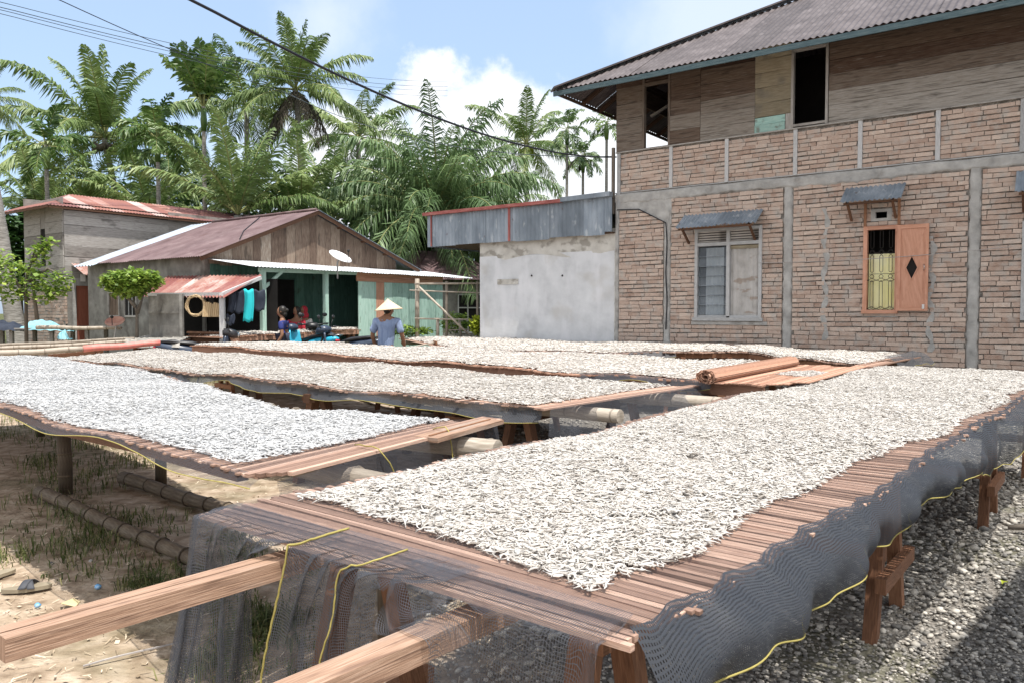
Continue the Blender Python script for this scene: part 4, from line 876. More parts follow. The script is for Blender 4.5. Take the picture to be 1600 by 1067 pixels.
def palm(kind, name, label, px, py, d, size, nf, group, lean=0, seed=0, basepx=None, elr=(-.5, 1.45), dead=0, mat='palm', **kw):
    random.seed(seed + int(px)); C = at_d(px, py, d); g = gz(C.x, C.y); bp = at_d(basepx, py, d).x if basepx is not None else C.x
    root = thing(name, label, 'palm tree', (bp, d, g), 0, group); lf, st, dd = MB(), MB(), MB()
    rel = C - Vector((bp, d, g)); tz = rel
    tm = MB(); r0 = {'coconut': .17 if d > 25 else .21, 'oil': .34, 'areca': .09, 'young': .2}[kind]; trunk(tm, (0, 0, -.1), tz + Vector((0, 0, -.05)), r0 * 1.2, r0 * .7, lean); tm.build('trunk', 'trunk', root)
    for k in range(nf):
        u = (k + .5) / nf; az = k * 2.399963 + random.uniform(-.25, .25); el = lerp(elr[1], elr[0], u ** .9) + random.uniform(-.12, .12)
        L = size * random.uniform(.85, 1.1)
        if kind == 'coconut': frond(lf, st, tz, az, el, L * (1 - .15 * (el > 1)), kw.get('nl', 80), L * .20, .95, .85 if el < 1 else .6, .029 * L / 3.6, .13)
        elif kind == 'oil': frond(lf, st, tz + Vector((random.uniform(-.3, .3), random.uniform(-.3, .3), random.uniform(-.3, .2))), az, el, L, kw.get('nl', 64), L * .20, 1.0, .9, .028 * L / 4, .16, .55)
        elif kind == 'young': frond(lf, st, tz, az, max(el, .25), L, 80, L * .20, .8, .55, .028 * L / 3.6, .1)
        else: frond(lf, st, tz + Vector((0, 0, -.1)), az, el, L, 30, L * .30, kw.get('dr', 1.5), .45, .042 * L / 1.8, .2, .35)
    if kind == 'areca':
        tm = MB(); tm.tube([tz + Vector((0, 0, -.9)), tz + Vector((0, 0, -.5)), tz], [.09, .12, .05], 8); tm.build('crownshaft', 'palm_bright', root)
    c = lf.build('crown', mat, root); st.build('stalk', 'rachis', c)
    if dead:
        ds = MB()
        for k in range(dead): frond(dd, ds, tz, k * 2.4 + 1, -.75 + random.uniform(-.4, .35), size * random.uniform(.55, .85), 30, size * .12, 1.0, 1.4, .04, .1)
        for o_ in (dd.build('dead_frond', 'palm_dead', root), ds.build('dead_stalk', 'palm_dead', root)): pass
    if kw.get('nuts'):
        m = MB()
        for k in range(14): a = k * 2.4; m.ball(tz + Vector((.38 * math.cos(a), .38 * math.sin(a), -.35 - .3 * random.random())), .14, 7, 5)
        m.build('coconut', 'bark' if kw['nuts'] == 1 else 'leaf_yellow', root)
    return root


GP = 'palms behind the houses'
palm('coconut', 'coconut_palm', 'tall coconut palm with a spiky crown and brown nuts, above the timber house', 163, 215, 34, 4.9, 23, GP, .3, 1, elr=(-.3, 1.52), nuts=1, basepx=190)
palm('coconut', 'coconut_palm', 'tallest coconut palm with blackish dead fronds hanging under its crown', 462, 140, 36, 4.2, 23, GP, .2, 2, elr=(-.3, 1.5), dead=10, basepx=470)
palm('coconut', 'coconut_palm', 'coconut palm against white clouds right of the big bushy oil palm, yellow nuts', 822, 225, 50, 4.4, 18, GP, 0, 3, elr=(-.75, 1.45), nuts=2, basepx=825)
palm('coconut', 'coconut_palm', 'coconut palm cut by the left edge, pale ringed trunk in full view', -34, 158, 20, 1.4, 20, GP, 0, 4, elr=(-.7, 1.3), basepx=24)
palm('oil', 'oil_palm', 'huge bushy oil palm with drooping grey-green fronds, in the middle behind the annex', 680, 330, 29, 4.5, 90, GP, 0, 5, elr=(-.55, 1.3), mat='palm_oil')
palm('oil', 'oil_palm', 'second oil palm crown merging into the right side of the huge one', 752, 345, 32, 3.4, 50, GP, 0, 15, elr=(-.4, 1.2), mat='palm_oil')
palm('young', 'young_coconut_palm', 'young coconut palm with long upright feathery fronds behind the gable ridge', 372, 335, 26, 4.1, 15, GP, 0, 6, elr=(.35, 1.45))
palm('young', 'young_coconut_palm', 'young coconut palm arching over the ridge of the timber house', 232, 335, 31, 3.7, 14, GP, 0, 7, elr=(.15, 1.3))
palm('young', 'young_coconut_palm', 'low young coconut palm just right of the gable peak', 470, 330, 28, 3.2, 14, GP, 0, 8, elr=(.3, 1.4))
palm('coconut', 'coconut_palm', 'half hidden coconut palm behind the bright areca, crown left of the tallest one', 385, 165, 40, 4.2, 20, GP, 0, 9, elr=(-.6, 1.3))
palm('coconut', 'coconut_palm', 'half hidden coconut palm behind the left shoulder of the oil palm', 560, 215, 42, 3.8, 18, GP, 0, 10, elr=(-.6, 1.35))
palm('areca', 'areca_palm', 'bright green areca palm with a shuttlecock crown against the sky', 318, 165, 27, 2.2, 16, GP, 0, 11, elr=(.95, 1.5), mat='palm_bright', dr=.5)
palm('areca', 'areca_palm', 'areca palm below and left of the bright shuttlecock one', 246, 215, 28, 1.9, 12, GP, 0, 12, elr=(-.1, 1.4), mat='palm_bright')
palm('areca', 'areca_palm', 'areca palm crown touching the fronds of the spiky coconut palm', 262, 240, 33, 2.0, 11, GP, 0, 13, elr=(-.5, 1.3), mat='palm_oil')
palm('areca', 'areca_palm', 'areca palm with a dark crown left of the spiky coconut palm', 72, 225, 27, 1.8, 11, GP, 0, 14, elr=(-.4, 1.4), mat='palm_bright')
palm('areca', 'areca_palm', 'slim areca palm with drooping fronds, left of three beside the brick house', 886, 200, 40, 1.7, 11, GP, 0, 16, elr=(-.9, 1.4), mat='palm_oil')
palm('areca', 'areca_palm', 'short reddish-skirted areca palm, middle one beside the brick house', 911, 243, 40, 1.5, 11, GP, 0, 17, elr=(-.6, 1.3), mat='palm_oil', dead=4)
palm('areca', 'areca_palm', 'slim areca palm touching the wall of the brick house', 948, 190, 38, 1.4, 11, GP, 0, 18, elr=(-.4, 1.4), mat='palm_bright')
palm('areca', 'areca_palm', 'low bright areca palm peeking over the gable right of its peak', 455, 318, 27, 1.5, 11, GP, 0, 19, elr=(.0, 1.4), mat='palm_bright')
palm('young', 'young_coconut_palm', 'low palm clump filling the gap left of the oil palm', 520, 345, 30, 3.6, 16, GP, 0, 20, elr=(.1, 1.4), mat='palm_oil')
palm('young', 'young_coconut_palm', 'low palm clump behind the left end of the timber house', 60, 330, 29, 3.0, 16, GP, 0, 21, elr=(.1, 1.4))
palm('young', 'young_coconut_palm', 'low palm clump behind the roof of the timber house, left of its ridge bend', 140, 315, 33, 3.4, 16, GP, 0, 22, elr=(.1, 1.4))
palm('coconut', 'coconut_palm', 'far dark coconut palm low between the two tall ones', 320, 290, 46, 3.8, 18, GP, 0, 23, elr=(-.7, 1.2))


def leaves(m, c, r, n, s, shell=.55, flat=.4):
    c = Vector(c)
    for _ in range(n):
        while True:
            d = Vector((random.uniform(-1, 1), random.uniform(-1, 1), random.uniform(-1, 1)))
            if .05 < d.length < 1: break
        q = d.normalized() * (shell + (1 - shell) * random.random()); p = c + Vector((q.x * r[0], q.y * r[1], q.z * r[2]))
        a = Vector((random.gauss(0, 1), random.gauss(0, 1), random.gauss(0, flat))).normalized(); b = a.cross(Vector((random.gauss(0, .4), random.gauss(0, .4), 1))).normalized(); l = s * random.uniform(.6, 1.2); w = l * .36
        m.add([p, p + a * l * .5 + b * w, p + a * l, p + a * l * .5 - b * w + Vector((0, 0, -.1 * l))], [(0, 1, 2, 3)], min(1, max(0, random.gauss(.5, .28))))


def tree(name, label, base, limbs, clumps, mat, s, n, cat='tree', r0=.07, group=None, bark='bark'):
    root = thing(name, label, cat, base, 0, group); b = Vector(base); m = MB()
    for pts in limbs: q = [Vector(p) - b for p in pts]; m.tube(q, [r0 * (1 - .75 * i / max(1, len(q) - 1)) for i in range(len(q))], 6)
    m.build('trunk', bark, root); m = MB()
    for c, r, k in clumps: leaves(m, Vector(c) - b, r, int(n * k), s)
    m.build('crown', mat, root); return root


random.seed(31)
d = 15.5; base = at_d(40, 500, d); base.z = .3
P = lambda px, py, dd=d: at_d(px, py, dd)
tree('fruit_tree', 'thin fruit tree with sparse light leaves in front of the timber house', base,
     [[base, P(40, 440), P(50, 405), P(58, 380)], [P(44, 470), P(20, 430), P(5, 405)], [P(45, 440), P(75, 420), P(95, 430)], [P(58, 500), P(52, 450), P(46, 415)], [P(50, 410), P(66, 390), P(80, 378)]],
     [(P(22, 430), (.55, .5, .35), .9), (P(-5, 425), (.5, .5, .5), 1), (P(62, 400), (.18, .3, .28), .3), (P(72, 440), (.35, .3, .25), .4), (P(100, 440), (.2, .2, .25), .25), (P(60, 460), (.4, .3, .22), .4), (P(88, 458), (.2, .2, .15), .15), (P(80, 380), (.12, .1, .1), .07), (P(20, 465), (.25, .2, .14), .2), (P(66, 385), (.12, .12, .2), .12)], 'leaf', .11, 480, r0=.04)
d = 15.9; base = P(213, 520); base.z = .25; base = at_d(213, 520, 15.9); base.z = .25
tree('round_bush_tree', 'small tree with a flat rounded bright green crown beside the kitchen lean-to', base,
     [[base, at_d(214, 490, 15.9), at_d(208, 465, 15.9)], [at_d(214, 490, 15.9), at_d(225, 460, 15.9)], [at_d(212, 480, 15.9), at_d(190, 455, 15.9)]],
     [(at_d(205, 438, 15.9), (.56, .5, .24), 1.4), (at_d(180, 440, 15.9), (.3, .35, .2), .6), (at_d(232, 438, 15.9), (.28, .35, .2), .6), (at_d(200, 456, 15.9), (.45, .4, .12), .5)], 'leaf', .11, 900, r0=.045)
d = 17.5
for (px, py, r, mt, lab, dd) in ((712, 505, (.42, .3, .28), 'leaf', 'low green hedge plant behind the bamboo rack', 18.9), (745, 508, (.14, .2, .22), 'leaf_yellow', 'small yellow-green bush against the annex corner', 17.6), (640, 517, (.6, .2, .12), 'leaf', 'weedy low plants at the foot of the mint boards', 18.3)):
    c = at_d(px, py, dd); b_ = Vector((c.x, c.y, .3)); tree('shrub', lab, b_, [[b_, c]], [(c, r, 1)], mt, .08, 900, 'shrub', .015, 'shrubs by the bamboo rack')
for (px, py, r, dd, lab) in ((650, 385, (1.6, 1.2, 1.6), 29.5, 'dense dark broadleaf tree behind the back house'), (30, 395, (1.3, 1.0, 1.5), 27, 'dark broadleaf tree behind the fruit tree, at the left edge'),
                             (560, 345, (2.5, 1.5, 2.0), 37, 'broad dark tree filling in under the oil palm'), (330, 330, (4.0, 1.5, 1.8), 40, 'long dark tree mass between the trunks of the palms'), (170, 330, (4.5, 1.5, 1.8), 42, 'long dark tree mass behind the timber house'), (730, 370, (2, 1.5, 1.9), 36, 'dark tree behind the annex roof')):
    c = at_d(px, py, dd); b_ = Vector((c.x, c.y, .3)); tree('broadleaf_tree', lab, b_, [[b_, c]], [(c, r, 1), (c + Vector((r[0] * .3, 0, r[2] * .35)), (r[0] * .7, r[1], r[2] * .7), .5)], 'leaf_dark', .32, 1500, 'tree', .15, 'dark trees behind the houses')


# ------------------------------------------------------------------ grass, straw, pebbles
def scatter_grass():
    V, Fq, rn = [], [], []; rng = random.Random(5)
    def tuft(x, y, h, n, sp):
        for _ in range(n):
            a = rng.uniform(0, 6.28); px, py = x + rng.gauss(0, sp), y + rng.gauss(0, sp); l = h * rng.uniform(.4, 1.15); o = len(V); z = gz(px, py); w = .0032 + .0015 * rng.random(); bx, by = math.cos(a), math.sin(a); c, s = -by * w, bx * w; k = rng.uniform(.3, 1.6); l *= rng.uniform(.5, 1)
            V.extend([(px - c, py - s, z - .01), (px + c, py + s, z - .01), (px + bx * l * .25 * k + c * .8, py + by * l * .25 * k + s * .8, z + l * .6), (px + bx * l * .25 * k - c * .8, py + by * l * .25 * k - s * .8, z + l * .6), (px + bx * l * k + .0008, py + by * l * k, z + l * (.95 - .3 * min(k, 1.3))), (px + bx * l * k - .0008, py + by * l * k, z + l * (.95 - .3 * min(k, 1.3)))])
            Fq.extend([(o, o + 1, o + 2, o + 3), (o + 3, o + 2, o + 4, o + 5)]); q = min(1, max(0, rng.gauss(.42, .3))); rn.extend([q, q])
    for (pa, pb, n, h, sp) in (((0, 690), (190, 900), 20, .18, .12), ((60, 700), (250, 760), 16, .2, .12), ((110, 800), (320, 920), 18, .14, .1), ((180, 900), (330, 960), 16, .14, .05), ((0, 640), (100, 700), 14, .2, .12), ((290, 960), (470, 1060), 24, .12, .06), ((330, 830), (480, 960), 18, .12, .08), ((0, 560), (320, 600), 16, .3, .25)):
        for _ in range(n):
            p = at_z(rng.uniform(pa[0], pb[0]), rng.uniform(pa[1], pb[1]), 0); tuft(p.x, p.y, h * rng.uniform(.5, 1.2), rng.randint(25, 60), sp)
    for _ in range(260): tuft(rng.uniform(-14, -5), rng.uniform(9, 17), rng.uniform(.15, .35), 22, .15)
    for _ in range(60): tuft(rng.uniform(-4, 1), rng.uniform(16, 18), rng.uniform(.1, .3), 22, .15)
    o = mesh_np('grass', V, Fq, rn, MT['grass']); o['kind'] = 'stuff'; o['label'] = 'rough grass tufts growing in the dirt between and left of the tables'


def scatter_straw():
    rng = np.random.default_rng(3); n = 26000
    x = rng.uniform(-6.5, .6, n); y = rng.uniform(1.2, 11, n); keep = (rng.random(n) < np.clip(2.4 / y + .1, 0, 1)) & (x > -y * .75 - .3); x, y = x[keep], y[keep]; n = len(x)
    a = rng.uniform(0, np.pi, n); l = rng.uniform(.012, .06, n); w = rng.uniform(.001, .0028, n); w = np.where(rng.random(n) < .12, w * 4, w); l = np.where(w > .005, l * .5, l); z = rng.uniform(.006, .016, n)
    z = z + .012 * np.sin(x * 5.1 + y * 2) * np.sin(y * 4.3); dx, dy = np.cos(a) * l / 2, np.sin(a) * l / 2; wx, wy = -np.sin(a) * w, np.cos(a) * w; t = rng.uniform(-.008, .008, n)
    V = np.stack([np.stack([x - dx - wx, y - dy - wy, z + t], 1), np.stack([x + dx - wx, y + dy - wy, z - t], 1), np.stack([x + dx + wx, y + dy + wy, z - t + .001], 1), np.stack([x - dx + wx, y - dy + wy, z + t + .001], 1)], 1).reshape(-1, 3)
    o = mesh_np('dry_litter', V, np.arange(4 * n).reshape(-1, 4), rng.random(n), MT['straw']); o['kind'] = 'stuff'; o['label'] = 'bits of dry straw and chaff strewn over the dirt'


def scatter_pebbles():
    rng = np.random.default_rng(4)
    import bmesh
    bm = bmesh.new(); bmesh.ops.create_icosphere(bm, subdivisions=1, radius=1); ic = np.array([v.co[:] for v in bm.verts]); T = np.array([[v.index for v in f.verts] for f in bm.faces]); bm.free()
    n = 130000; y = 1.6 + 12 * rng.random(n) ** 1.25; x = -.9 + rng.random(n) * (y * .75 + 1.6)
    f = np.clip((x + .7 + rng.normal(0, .35, n)) / .8, 0, 1) ; keep = (rng.random(n) < f) & (rng.random(n) < np.clip(3.0 / y, .0, 1)); x, y = x[keep], y[keep]; n = len(x)
    s = np.clip(rng.lognormal(-4.85, .45, n), .004, .026) * np.clip(y / 4, .8, 1.6); sc = np.stack([s * rng.uniform(.9, 1.5, n), s * rng.uniform(.8, 1.1, n), s * rng.uniform(.4, .75, n)], 1)
    a = rng.uniform(0, 6.28, n); ca, sa = np.cos(a), np.sin(a); P = ic[None] * sc[:, None] * rng.uniform(.86, 1.1, (n, len(ic), 1))
    X = P[..., 0] * ca[:, None] - P[..., 1] * sa[:, None] + x[:, None]; Y = P[..., 0] * sa[:, None] + P[..., 1] * ca[:, None] + y[:, None]; Z = P[..., 2] + (s * .3)[:, None] + rng.uniform(0, .012, n)[:, None] + P[..., 0] * rng.uniform(-.25, .25, n)[:, None]
    V = np.stack([X, Y, Z], -1).reshape(-1, 3); FQ = (T[None] + (np.arange(n) * len(ic))[:, None, None]).reshape(-1, 3)
    o = mesh_np('pebbles', V, FQ, np.repeat(rng.random(n), len(T)), MT['pebble'], smooth=True); o['kind'] = 'stuff'; o['label'] = 'rounded grey and tan river pebbles covering the ground under and right of the tables'


scatter_grass(); scatter_straw(); scatter_pebbles()
# ------------------------------------------------------------------ drying tables
from mathutils import noise as mnoise
def nz2(x, y, s=1, o=0): return mnoise.noise(Vector((x * s + o, y * s - o * 1.3, o * .7)))


class Table:
    """quad: NL, NR = near end corners (v=0,1), FL, FR far end; u runs NL->FL"""
    def __init__(s, key, NL, NR, FL, FR, z=1.0, sag=.012, bump=None):
        s.k = key; s.c = [Vector((p.x, p.y, 0)) for p in (NL, NR, FL, FR)]; s.z = z; s.sag = sag; s.L = (s.c[2] - s.c[0]).length; s.W = (s.c[1] - s.c[0]).length
        s.ax = (s.c[2] - s.c[0]).normalized(); s.wx = (s.c[1] - s.c[0]).normalized(); s.bump = bump; s.bow = None
    def h(s, u, v): return s.z + s.sag * math.sin(u * s.L * 2.1 + v * 1.5) + s.sag * .7 * math.sin(u * s.L * 4.7 + 1 + v * 2) + (s.bump(u, v) if s.bump else 0)
    def p(s, u, v, dz=0):
        q = lerp(lerp(s.c[0], s.c[1], v), lerp(s.c[2], s.c[3], v), u)
        if s.bow: q -= s.wx * s.bow(u) * v
        q.z = s.h(min(max(u, 0), 1), min(max(v, 0), 1)) + dz; return q
    def root(s, label, group='anchovy drying tables'):
        s.o = s.p(.5, .5); s.o.z = 0; s.r = thing('drying_table', label, 'drying table', s.o, 0, group); return s.r
    def slats(s, pitch=.024, mat='slat', over=(.0, .0), u0=0, u1=1, seg=3, jag=.03, th=.008):
        m = MB(); n = int(s.L * (u1 - u0) / pitch)
        for i in range(n):
            u = u0 + (i + .5) / n * (u1 - u0); w = pitch * random.uniform(.82, 1.0) / 2; a, b = -over[0] / s.W + random.gauss(0, jag) / s.W, 1 + over[1] / s.W + random.gauss(0, jag) / s.W
            sk = random.gauss(0, .004); zj = random.uniform(-.003, .003); V = []
            for k in range(seg + 1):
                v = lerp(a, b, k / seg); c = s.p(u, v, zj); ax = s.ax * (w); c += s.ax * sk * (k - seg / 2)
                V += [c - ax - Vector((0, 0, th)), c + ax - Vector((0, 0, th)), c + ax, c - ax]
            Fs = [(0, 3, 2, 1), (4 * seg, 4 * seg + 1, 4 * seg + 2, 4 * seg + 3)] + [(4 * k + j, 4 * k + (j + 1) % 4, 4 * k + 4 + (j + 1) % 4, 4 * k + 4 + j) for k in range(seg) for j in range(4)]
            m.add([q - s.o for q in V], Fs, random.random())
        return m.build('slat_mat', mat, s.r)
    def rail(s, v, mat, w=.07, h=.09, u0=0, u1=1, dz=-.055, rnd=.5, two=False, bamboo=0):
        m = MB(); n = 10; pts = [s.p(lerp(u0, u1, k / n), v, 0) for k in range(n + 1)]
        zs = [s.h(lerp(max(u0, 0), min(u1, 1), k / n), v) + dz for k in range(n + 1)]
        for q, z in zip(pts, zs): q.z = z
        for a, q in enumerate(pts): q -= s.o
        if bamboo:
            m.tube(pts, bamboo, 10); nd = m; d = (pts[-1] - pts[0]); Ln = d.length; k = .05
            while k < Ln: c = pts[0] + d * (k / Ln); c.z = lerp(pts[0].z, pts[-1].z, k / Ln); nd.tube([c, c + d.normalized() * .012], bamboo * 1.04, 10, rnd=.25); k += random.uniform(.28, .42)
            return m.build('rail', mat, s.r)
        sd = s.wx
        for off in ((-w * .27, w * .27) if two else (0,)):
            ww = w * .46 if two else w
            for a, b in zip(pts, pts[1:]): m.bar(a + sd * off, b + sd * off, ww, h, rnd=rnd + off)
        return m.build('rail', mat, s.r)
    def trestle(s, u, va=.12, vb=.88, mat='timber_leg', spread=.30, r=.06, ext=.0, stretch=True, hl=0):
        z = s.h(u, .5) - .12; m = MB(); a, b = s.p(u, va - .08) - s.o, s.p(u, vb + .08) - s.o; a.z = b.z = z; m.bar(a, b, .07, .08); m.build('crossbar', mat, s.r)
        for v in (va, vb):
            c = s.p(u, v) - s.o; c.z = 0
            for sg in (-1, 1):
                m = MB(); tp = c + s.ax * sg * .06 + Vector((0, 0, z - .02)); bt = c + s.ax * sg * spread; bt.z = gz(*(bt + s.o).xy) - .02; m.bar(bt, tp + Vector((0, 0, .07)), r, r * 1.1, s.wx, w2=r * .95); m.build('leg', mat, s.r)
            if stretch:
                m = MB(); zz = .30; sd = s.wx * (.05 if v > .5 else -.05); m.bar(c + s.ax * -(spread + .04) + Vector((0, 0, zz)) + sd, c + s.ax * (spread + .04) + Vector((0, 0, zz)) + sd, .05, .075); st = m.build('stretcher', mat, s.r)
        if stretch: m = MB(); a, b = s.p(u, va) - s.o, s.p(u, vb) - s.o; a.z = b.z = .36; m.bar(a, b, .05, .07); m.build('stretcher', mat, s.r)


def fish(T, label, N, mat, L=(.035, .055), w=.0035, mg=None, rings=5, name='drying_anchovies', hh=.02, uf=None, seed=1, layers=3, clear=None):
    """anchovies strewn over a table; mg(u,v)->signed metres inside the region"""
    rng = np.random.default_rng(seed); m_ = 0; us, vs, ds = [], [], []
    while len(us) < N:
        k = 4000; u = rng.random(k) if uf is None else uf(rng, k); v = rng.random(k)
        for a, b in zip(u, v):
            d = mg(a, b)
            if d > 0 and nz2(a * T.L, b * T.W, 9, 21) > -.36 - .3 * rng.random() and (d > .10 or rng.random() < .35 + d * 6.5): us.append(a); vs.append(b); ds.append(d)
        m_ += 1
        if m_ > 400: break
    us, vs, ds = us[:N], vs[:N], np.array(ds[:N]); n = len(us)
    C = np.array([tuple(T.p(a, b, 0)) for a, b in zip(us, vs)]); hm = np.array([nz2(c[0], c[1], 2.2, 3) * .5 + nz2(c[0], c[1], 7, 9) * .5 for c in C])
    heap = hh * np.clip(ds / .12, .25, 1) * (1 + .9 * hm); C[:, 2] += .008 + heap * rng.random(n) ** .6 * 1.1
    a = rng.uniform(0, 2 * np.pi, n); l = rng.uniform(L[0], L[1], n); t = rng.normal(0, .22, n); bend = rng.normal(0, .55, n) * l
    t_ = np.linspace(-.5, .5, rings); prof = {5: [.35, 1, 1, .65, .2], 3: [.6, 1, .35], 4: [.4, 1, .85, .25]}[rings]
    X = t_[None] * l[:, None]; Yb = bend[:, None] * (t_[None] ** 2 * 4 - .5) * .5; wav = rng.normal(0, .10, (n, 1)) * l[:, None] * np.sin(t_[None] * 9)
    Yb = Yb + wav; Z = X * np.tan(t)[:, None]; ww = w * rng.uniform(.75, 1.3, n); V = np.zeros((n, rings, 3, 3))
    ang = [0, 2.094, 4.189]
    for j, g in enumerate(ang):
        rad = ww[:, None] * np.array(prof)[None]; dy = rad * math.sin(g + .5); dz = rad * math.cos(g + .5)
        x, y, z = X, Yb + dy, Z + dz + .002; V[:, :, j, 0] = x * np.cos(a)[:, None] - y * np.sin(a)[:, None] + C[:, 0:1]; V[:, :, j, 1] = x * np.sin(a)[:, None] + y * np.cos(a)[:, None] + C[:, 1:2]; V[:, :, j, 2] = z + C[:, 2:3]
    q = np.array([(k * 3 + j, k * 3 + (j + 1) % 3, (k + 1) * 3 + (j + 1) % 3, (k + 1) * 3 + j) for k in range(rings - 1) for j in range(3)])
    FQ = (q[None] + (np.arange(n) * rings * 3)[:, None, None]).reshape(-1, 4); r = np.repeat(np.clip(rng.beta(3.6, 1.9, n) + (rng.random(n) < .035) * -1 + np.clip(hm, -1, 1) * .10, 0, 1), len(q))
    # bumpy bed beneath, coloured darker as shade in the gaps between fish
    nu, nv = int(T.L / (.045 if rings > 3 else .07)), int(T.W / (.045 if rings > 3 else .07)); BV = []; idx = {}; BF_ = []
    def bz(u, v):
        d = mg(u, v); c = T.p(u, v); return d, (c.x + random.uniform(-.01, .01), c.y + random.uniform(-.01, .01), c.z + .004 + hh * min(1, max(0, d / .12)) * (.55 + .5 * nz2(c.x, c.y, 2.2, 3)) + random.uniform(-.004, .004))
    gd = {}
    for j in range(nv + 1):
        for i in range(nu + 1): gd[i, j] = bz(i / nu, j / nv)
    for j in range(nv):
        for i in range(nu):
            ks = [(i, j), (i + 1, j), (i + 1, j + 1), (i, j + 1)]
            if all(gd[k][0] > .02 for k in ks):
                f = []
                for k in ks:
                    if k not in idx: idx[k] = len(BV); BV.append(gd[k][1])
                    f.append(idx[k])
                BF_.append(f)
    V = V.reshape(-1, 3)
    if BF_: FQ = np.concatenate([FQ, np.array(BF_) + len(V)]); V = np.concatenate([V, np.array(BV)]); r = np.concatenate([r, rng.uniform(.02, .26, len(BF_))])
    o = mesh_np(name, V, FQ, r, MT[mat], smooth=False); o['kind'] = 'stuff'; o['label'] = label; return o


def smooth(P, n=4):
    P = [Vector(p) for p in P]; out = []
    for i in range(len(P) - 1):
        a, b, c, d = P[max(0, i - 1)], P[i], P[i + 1], P[min(len(P) - 1, i + 2)]
        for k in range(n): t = k / n; out.append(.5 * ((2 * b) + (c - a) * t + (2 * a - 5 * b + 4 * c - d) * t * t + (3 * b - a - 3 * c + d) * t ** 3))
    return out + [P[-1]]


def hang_net(name, label, top, bot, nu, nv, fold, mat, L, H, seed=0, rope=True, out=(0, 0, 0), group=None, bulge=0, fold_f=(9, 23), ropes=()):
    """curtain of net from top(u) to bot(u), with folds"""
    root_o = top(.5); m = MB(); ov = Vector(out)
    def fn(u, v):
        a, b = top(u), bot(u); p = lerp(a, b, v); k = fold * v ** .6 * (.6 + .4 * math.sin(v * 5 + u * 7 + seed))
        s_ = math.sin(u * fold_f[0] * L + seed + v * 1.5) + .5 * math.sin(u * fold_f[1] * L + seed * 2 + v * 2.2) + .8 * nz2(u * L, v * H, 5, seed + 3)
        p += ov * (k * s_ + bulge * math.sin(v * math.pi)); p.z += .5 * fold * nz2(u * L, v * H, 6, seed) * (1 if 0 < v < 1 else 0); return p - root_o
    m.grid(fn, nu, nv, (L, H)); root = thing(name, label, 'net', root_o, 0, group)
    m.build('net_cloth', mat, root)
    if rope:
        m = MB(); m.tube([fn(i / nu / 1.0, 1.0) + Vector((0, 0, -.002)) for i in range(nu + 1)], .0027, 5); m.build('edge_rope', 'rope', root)
    for pts in ropes:
        m = MB(); m.tube([Vector(p) - root_o + Vector((.004 * math.sin(i * 1.3), .004 * math.cos(i * 1.7), .003 * math.sin(i * 2.1))) for i, p in enumerate(smooth(pts))], .0030, 5); m.build('edge_rope', 'rope', root)
    return root


Z1 = 1.0
random.seed(11)
_l, _r, _f = at_z(372, 797), at_z(1015, 985), at_z(1362, 573); _o = (_f - _l).normalized() * -.07
T1 = Table('T1', _l + _o, _r + _o, _f, _f + (_r - _l) * 1.2)
A, B = at_z(408, 748), at_z(775, 657); dl, dr = (at_z(0, 634) - A).normalized(), (at_z(90, 561) - B).normalized()
T2 = Table('T2', A, B, A + dl * 10.5, B + dr * 9.2)
T2.bow = lambda u: .55 * math.exp(-((u - .17) / (.15 if u < .17 else .23)) ** 2)
T3 = Table('T3', at_z(846, 641, .96), at_z(1085, 606, .96), at_z(85, 560, .96), at_z(248, 545.5, .96), .96)
T4 = Table('T4', at_z(1190, 603, 1.02), at_z(1300, 572, 1.02), at_z(298, 538.5, 1.02), at_z(425, 534.5, 1.02), 1.02)
fw = BF.w
T5 = Table('T5', at_z(1168, 551), Vector((BF.w(BF.px(1150, 500)[0], -.18, 0).x, BF.w(BF.px(1150, 500)[0], -.18, 0).y, 1)), at_z(722, 549.5), at_z(622, 527.5))
T5b = Table('T5b', at_z(1362, 574.5), at_z(1440, 559), at_z(1170, 551), Vector((BF.w(BF.px(1150, 500)[0], -.2, 0).x, BF.w(BF.px(1150, 500)[0], -.2, 0).y, 1)))

# --- front table T1
T1.root('front drying table with brown slats, net covered, nearest and running to the upper right')
T1.slats(.021, 'slat', (.02, .012), jag=.009, seg=4)
eb = MB()   # thicker bundled slats along the near end
for k in range(3):
    off = -.004 - .021 * k
    eb.bar(T1.p(0, -.01) + T1.ax * off - T1.o + Vector((0, 0, random.uniform(-.003, .002))), T1.p(0, 1.01 + random.uniform(-.01, .01)) + T1.ax * off - T1.o, .015, .012, rnd=random.random())
eb.build('end_slat', 'slat', T1.r)
v1 = .30; v2 = .60
def vfor(px, py):
    p = at_z(px, py); a, b = T1.c[0], T1.c[1]; q = Vector((p.x, p.y, 0)) - a; return q.dot((b - a)) / (b - a).length_squared
VA, VB = vfor(492, 832), vfor(772, 914); T1.rail(VA, 'timber', .078, .050, -.71 / T1.L, 1, -.068, two=True); T1.rail(VB, 'timber', .068, .050, -.13, 1, -.06); T1.rail(.90, 'timber_leg', .06, .08, 0.01, 1, -.06)
T1.trestle(.045, .18, .80); T1.trestle(.375, .15, .80); T1.trestle(.70, .12, .86); T1.trestle(.97, .12, .88)


def mg1(u, v):
    x, y = u * T1.L, v * T1.W; n = nz2(x, y, 1.6, 1) * .09 + nz2(x, y, 6, 5) * .04
    r = (1 - v) * T1.W - (.05 + .10 * math.exp(-(x - .1) ** 2 / .5) + .12 * math.exp(-(x - 1.6) ** 2 / 1.2)) + n; l = v * T1.W - .05 - .04 * nz2(x, 0, 2, 7) + n * .4
    e = x - (.21 - .10 * v) + n; return min(r, l, e, (T1.L - x) - .03)


